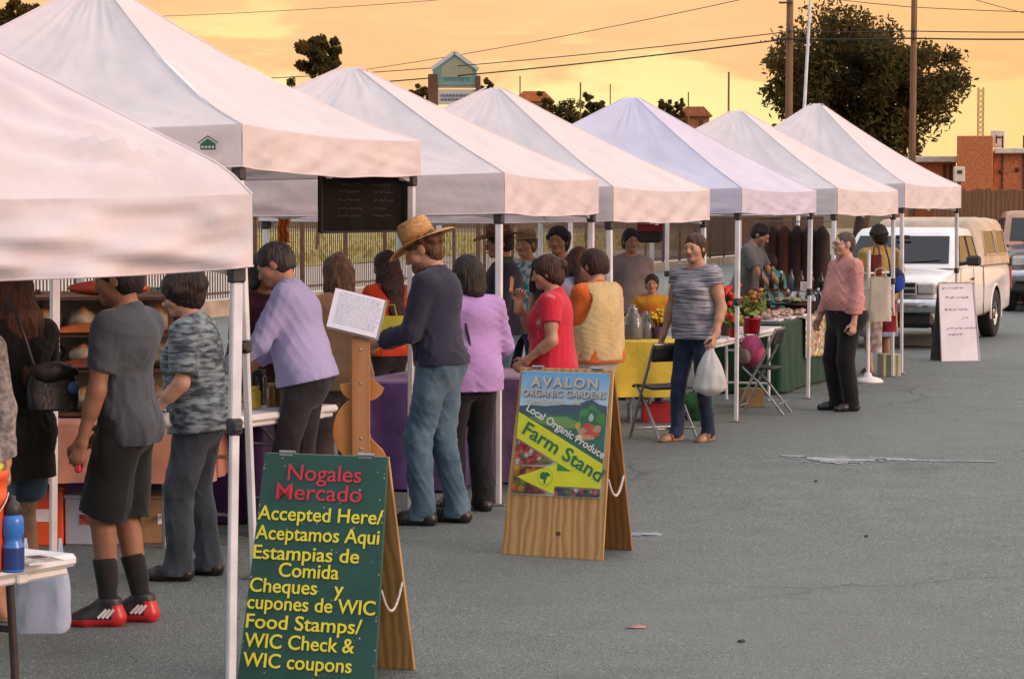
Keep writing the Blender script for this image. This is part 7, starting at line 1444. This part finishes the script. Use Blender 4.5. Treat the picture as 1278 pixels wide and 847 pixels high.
def plastic_bag(grip):
    t = thing('plastic_bag', 'full white plastic carrier bag in the hand of the striped top woman', 'bag', grip); r = random.Random(2); b = MB()
    def fn(a, v):
        th = a * 6.2832; rad = .02 + .115 * math.sin(min(1, v * 1.25) * 1.57) ** 1.1 * (1 if v < .82 else math.cos((v - .82) / .18 * 1.5) * .98 + .02); n_ = 1 + .16 * noise.noise(Vector((math.cos(th) * 1.6, math.sin(th) * 1.6, v * 2.6))) + .05 * math.sin(th * 9 + v * 3) * (1 - v); return (rad * n_ * math.cos(th), rad * n_ * .75 * math.sin(th), -.02 - .40 * v)
    b.grid(fn, 56, 30); b.build('bag_body', translucent('carrier_film', (.72, .75, .74), .35, .35, 7, .1, .6, 18, .01), t); b = MB(); b.tube([(-.03, 0, -.07), (-.02, 0, 0), (0, 0, .018), (.02, 0, 0), (.03, 0, -.07)], .007, 6); b.build('handle', translucent('carrier_handle', (.7, .72, .72), .3), t); b = MB(); b.ball((-.045, -.03, -.27), (.04, .045, .07), 12, 8, jit=.3); b.build('contents', mat('greens_inside', (.10, .25, .12), .6, 9, .3), t)
# the bag hangs on the viewer's right: the figure faces us, so its left (-x) hand is there
plastic_bag(max(gs, key=lambda g: g.x))
q = PL(931, 23.3); q.x -= .02; person('man in a grey tee bending over the far side of the green table', q, (.9, -.4), 1.80, MED, 1.1, lean=.22, res=.0095, seed=22, hpitch=.3, hands=((.2, .4, .95), (-.2, .4, .95)), shirt=dict(m=C('heather_tee', (.17, .18, .185), .12), sleeve=.75, hem=.88, loose=.015, sw=1.2), trousers=dict(m=navy_jean, len=2), shoes=dict(m=dark_shoe), hair=dict(style='crop', c=BLACKH, inf=.012), eyes=True)
q = PL(962, 24.0); person('dark haired child in a teal shirt behind the green table', q, (-.5, .8), 1.38, TAN, 1.1, res=.0095, seed=23, hpitch=.2, shirt=dict(m=C('teal_tee', (.03, .30, .31), .12), sleeve=.8, hem=.85, loose=.03, sw=1.2), trousers=dict(m=navy_jean, len=2), shoes=dict(m=dark_shoe), hair=dict(style='short', c=DBR, inf=.02))
q = ground(1054, 512); person('stout man in a pink dress shirt and black trousers with glasses', q, (-.93, -.36), 1.72, LIGHT, 1.24, belly=1.15, res=.0075, seed=24, hyaw=-.05, feet=((.10, .02, 8), (-.10, -.03, -8)), hands=((.24, .16, .88), (-.26, .05, .84)), elb=((.4, -1, -.3), (-.4, -1, -.2)), curl=(.6, .7), shirt=dict(m=C('pink_shirt', (.58, .27, .24), .09, nscale=3), sleeve=1.95, hem=.95, loose=.0, sw=1.3, collar=True, e=.018, fold=.010, tuck=.0), trousers=dict(m=C('black_dress_trousers', (.013, .012, .013), .2), len=2, w=1.32, waist=.985, fold=.006, e=.040), shoes=dict(m=dark_shoe), hair=dict(style='crop', c=(.10, .075, .06), inf=.003, line=.078), eyes=True, extra=glasses((.08, .06, .05)))
q = ground(1096, 466); q2_ = q
def rainbow():
    m = C('rainbow_skirt', (.5, .4, .1), .1); nt = m.node_tree; N = nt.nodes; L = nt.links; tc = N.new('ShaderNodeTexCoord'); s = N.new('ShaderNodeSeparateXYZ'); L.new(tc.outputs['Object'], s.inputs[0]); mr = N.new('ShaderNodeMapRange'); L.new(s.outputs[2], mr.inputs[0]); mr.inputs[1].default_value = .44; mr.inputs[2].default_value = .90; cr = N.new('ShaderNodeValToRGB'); L.new(mr.outputs[0], cr.inputs[0]); e = cr.color_ramp.elements; cr.color_ramp.interpolation = 'B_SPLINE'
    for i, (p, c) in enumerate(((0, (.22, .26, .38)), (.18, (.22, .26, .40)), (.30, (.55, .42, .10)), (.48, (.60, .38, .08)), (.62, (.58, .14, .05)), (.80, (.55, .10, .12)), (1, (.45, .12, .2)))):
        n = e[i] if i < 2 else e.new(p); n.position = p; n.color = (*c, 1)
    L.new(cr.outputs[0], N['Principled BSDF'].inputs['Base Color']); return m
tw_, gw_, Ww = person('dark haired woman in a mustard top and rainbow banded skirt with a blue bag', q, (-.15, 1), 1.75, MED, 1.1, bust=.9, res=.009, seed=25, hyaw=.2, hands=((.22, .25, 1.05), (-.22, .25, 1.05)), shirt=dict(m=C('mustard_top', (.48, .33, .10), .12), sleeve=.8, hem=.86, loose=.02, sw=1.2), skirt=dict(m=rainbow(), hem=.44, w=.23), shoes=dict(m=tan_sandal, sandal=True), hair=dict(style='curly', c=(.02, .010, .009), inf=.022))
def blue_bag():
    p = at(1117, 346, q2_.y - .28); t = thing('shoulder_bag', 'bright blue and navy shoulder bag on the woman in the rainbow skirt', 'bag', (p.x, p.y, p.z - .14), .2); b = MB(); b.ball((0, 0, .10), (.12, .07, .15), 20, 12, jit=.15); b.build('bag_body', C('navy_bag', (.012, .02, .05), .2), t); b = MB(); b.ball((.02, -.05, .07), (.085, .035, .10), 16, 10, jit=.15); b.build('blue_panel', C('cobalt_panel', (.02, .06, .36), .2), t); b = MB(); b.tube([(-.05, .02, .22), (-.06, .06, .36), (-.07, .15, .50), (-.07, .25, .56)], .011, 6); b.build('strap', M['black'], t)
blue_bag()
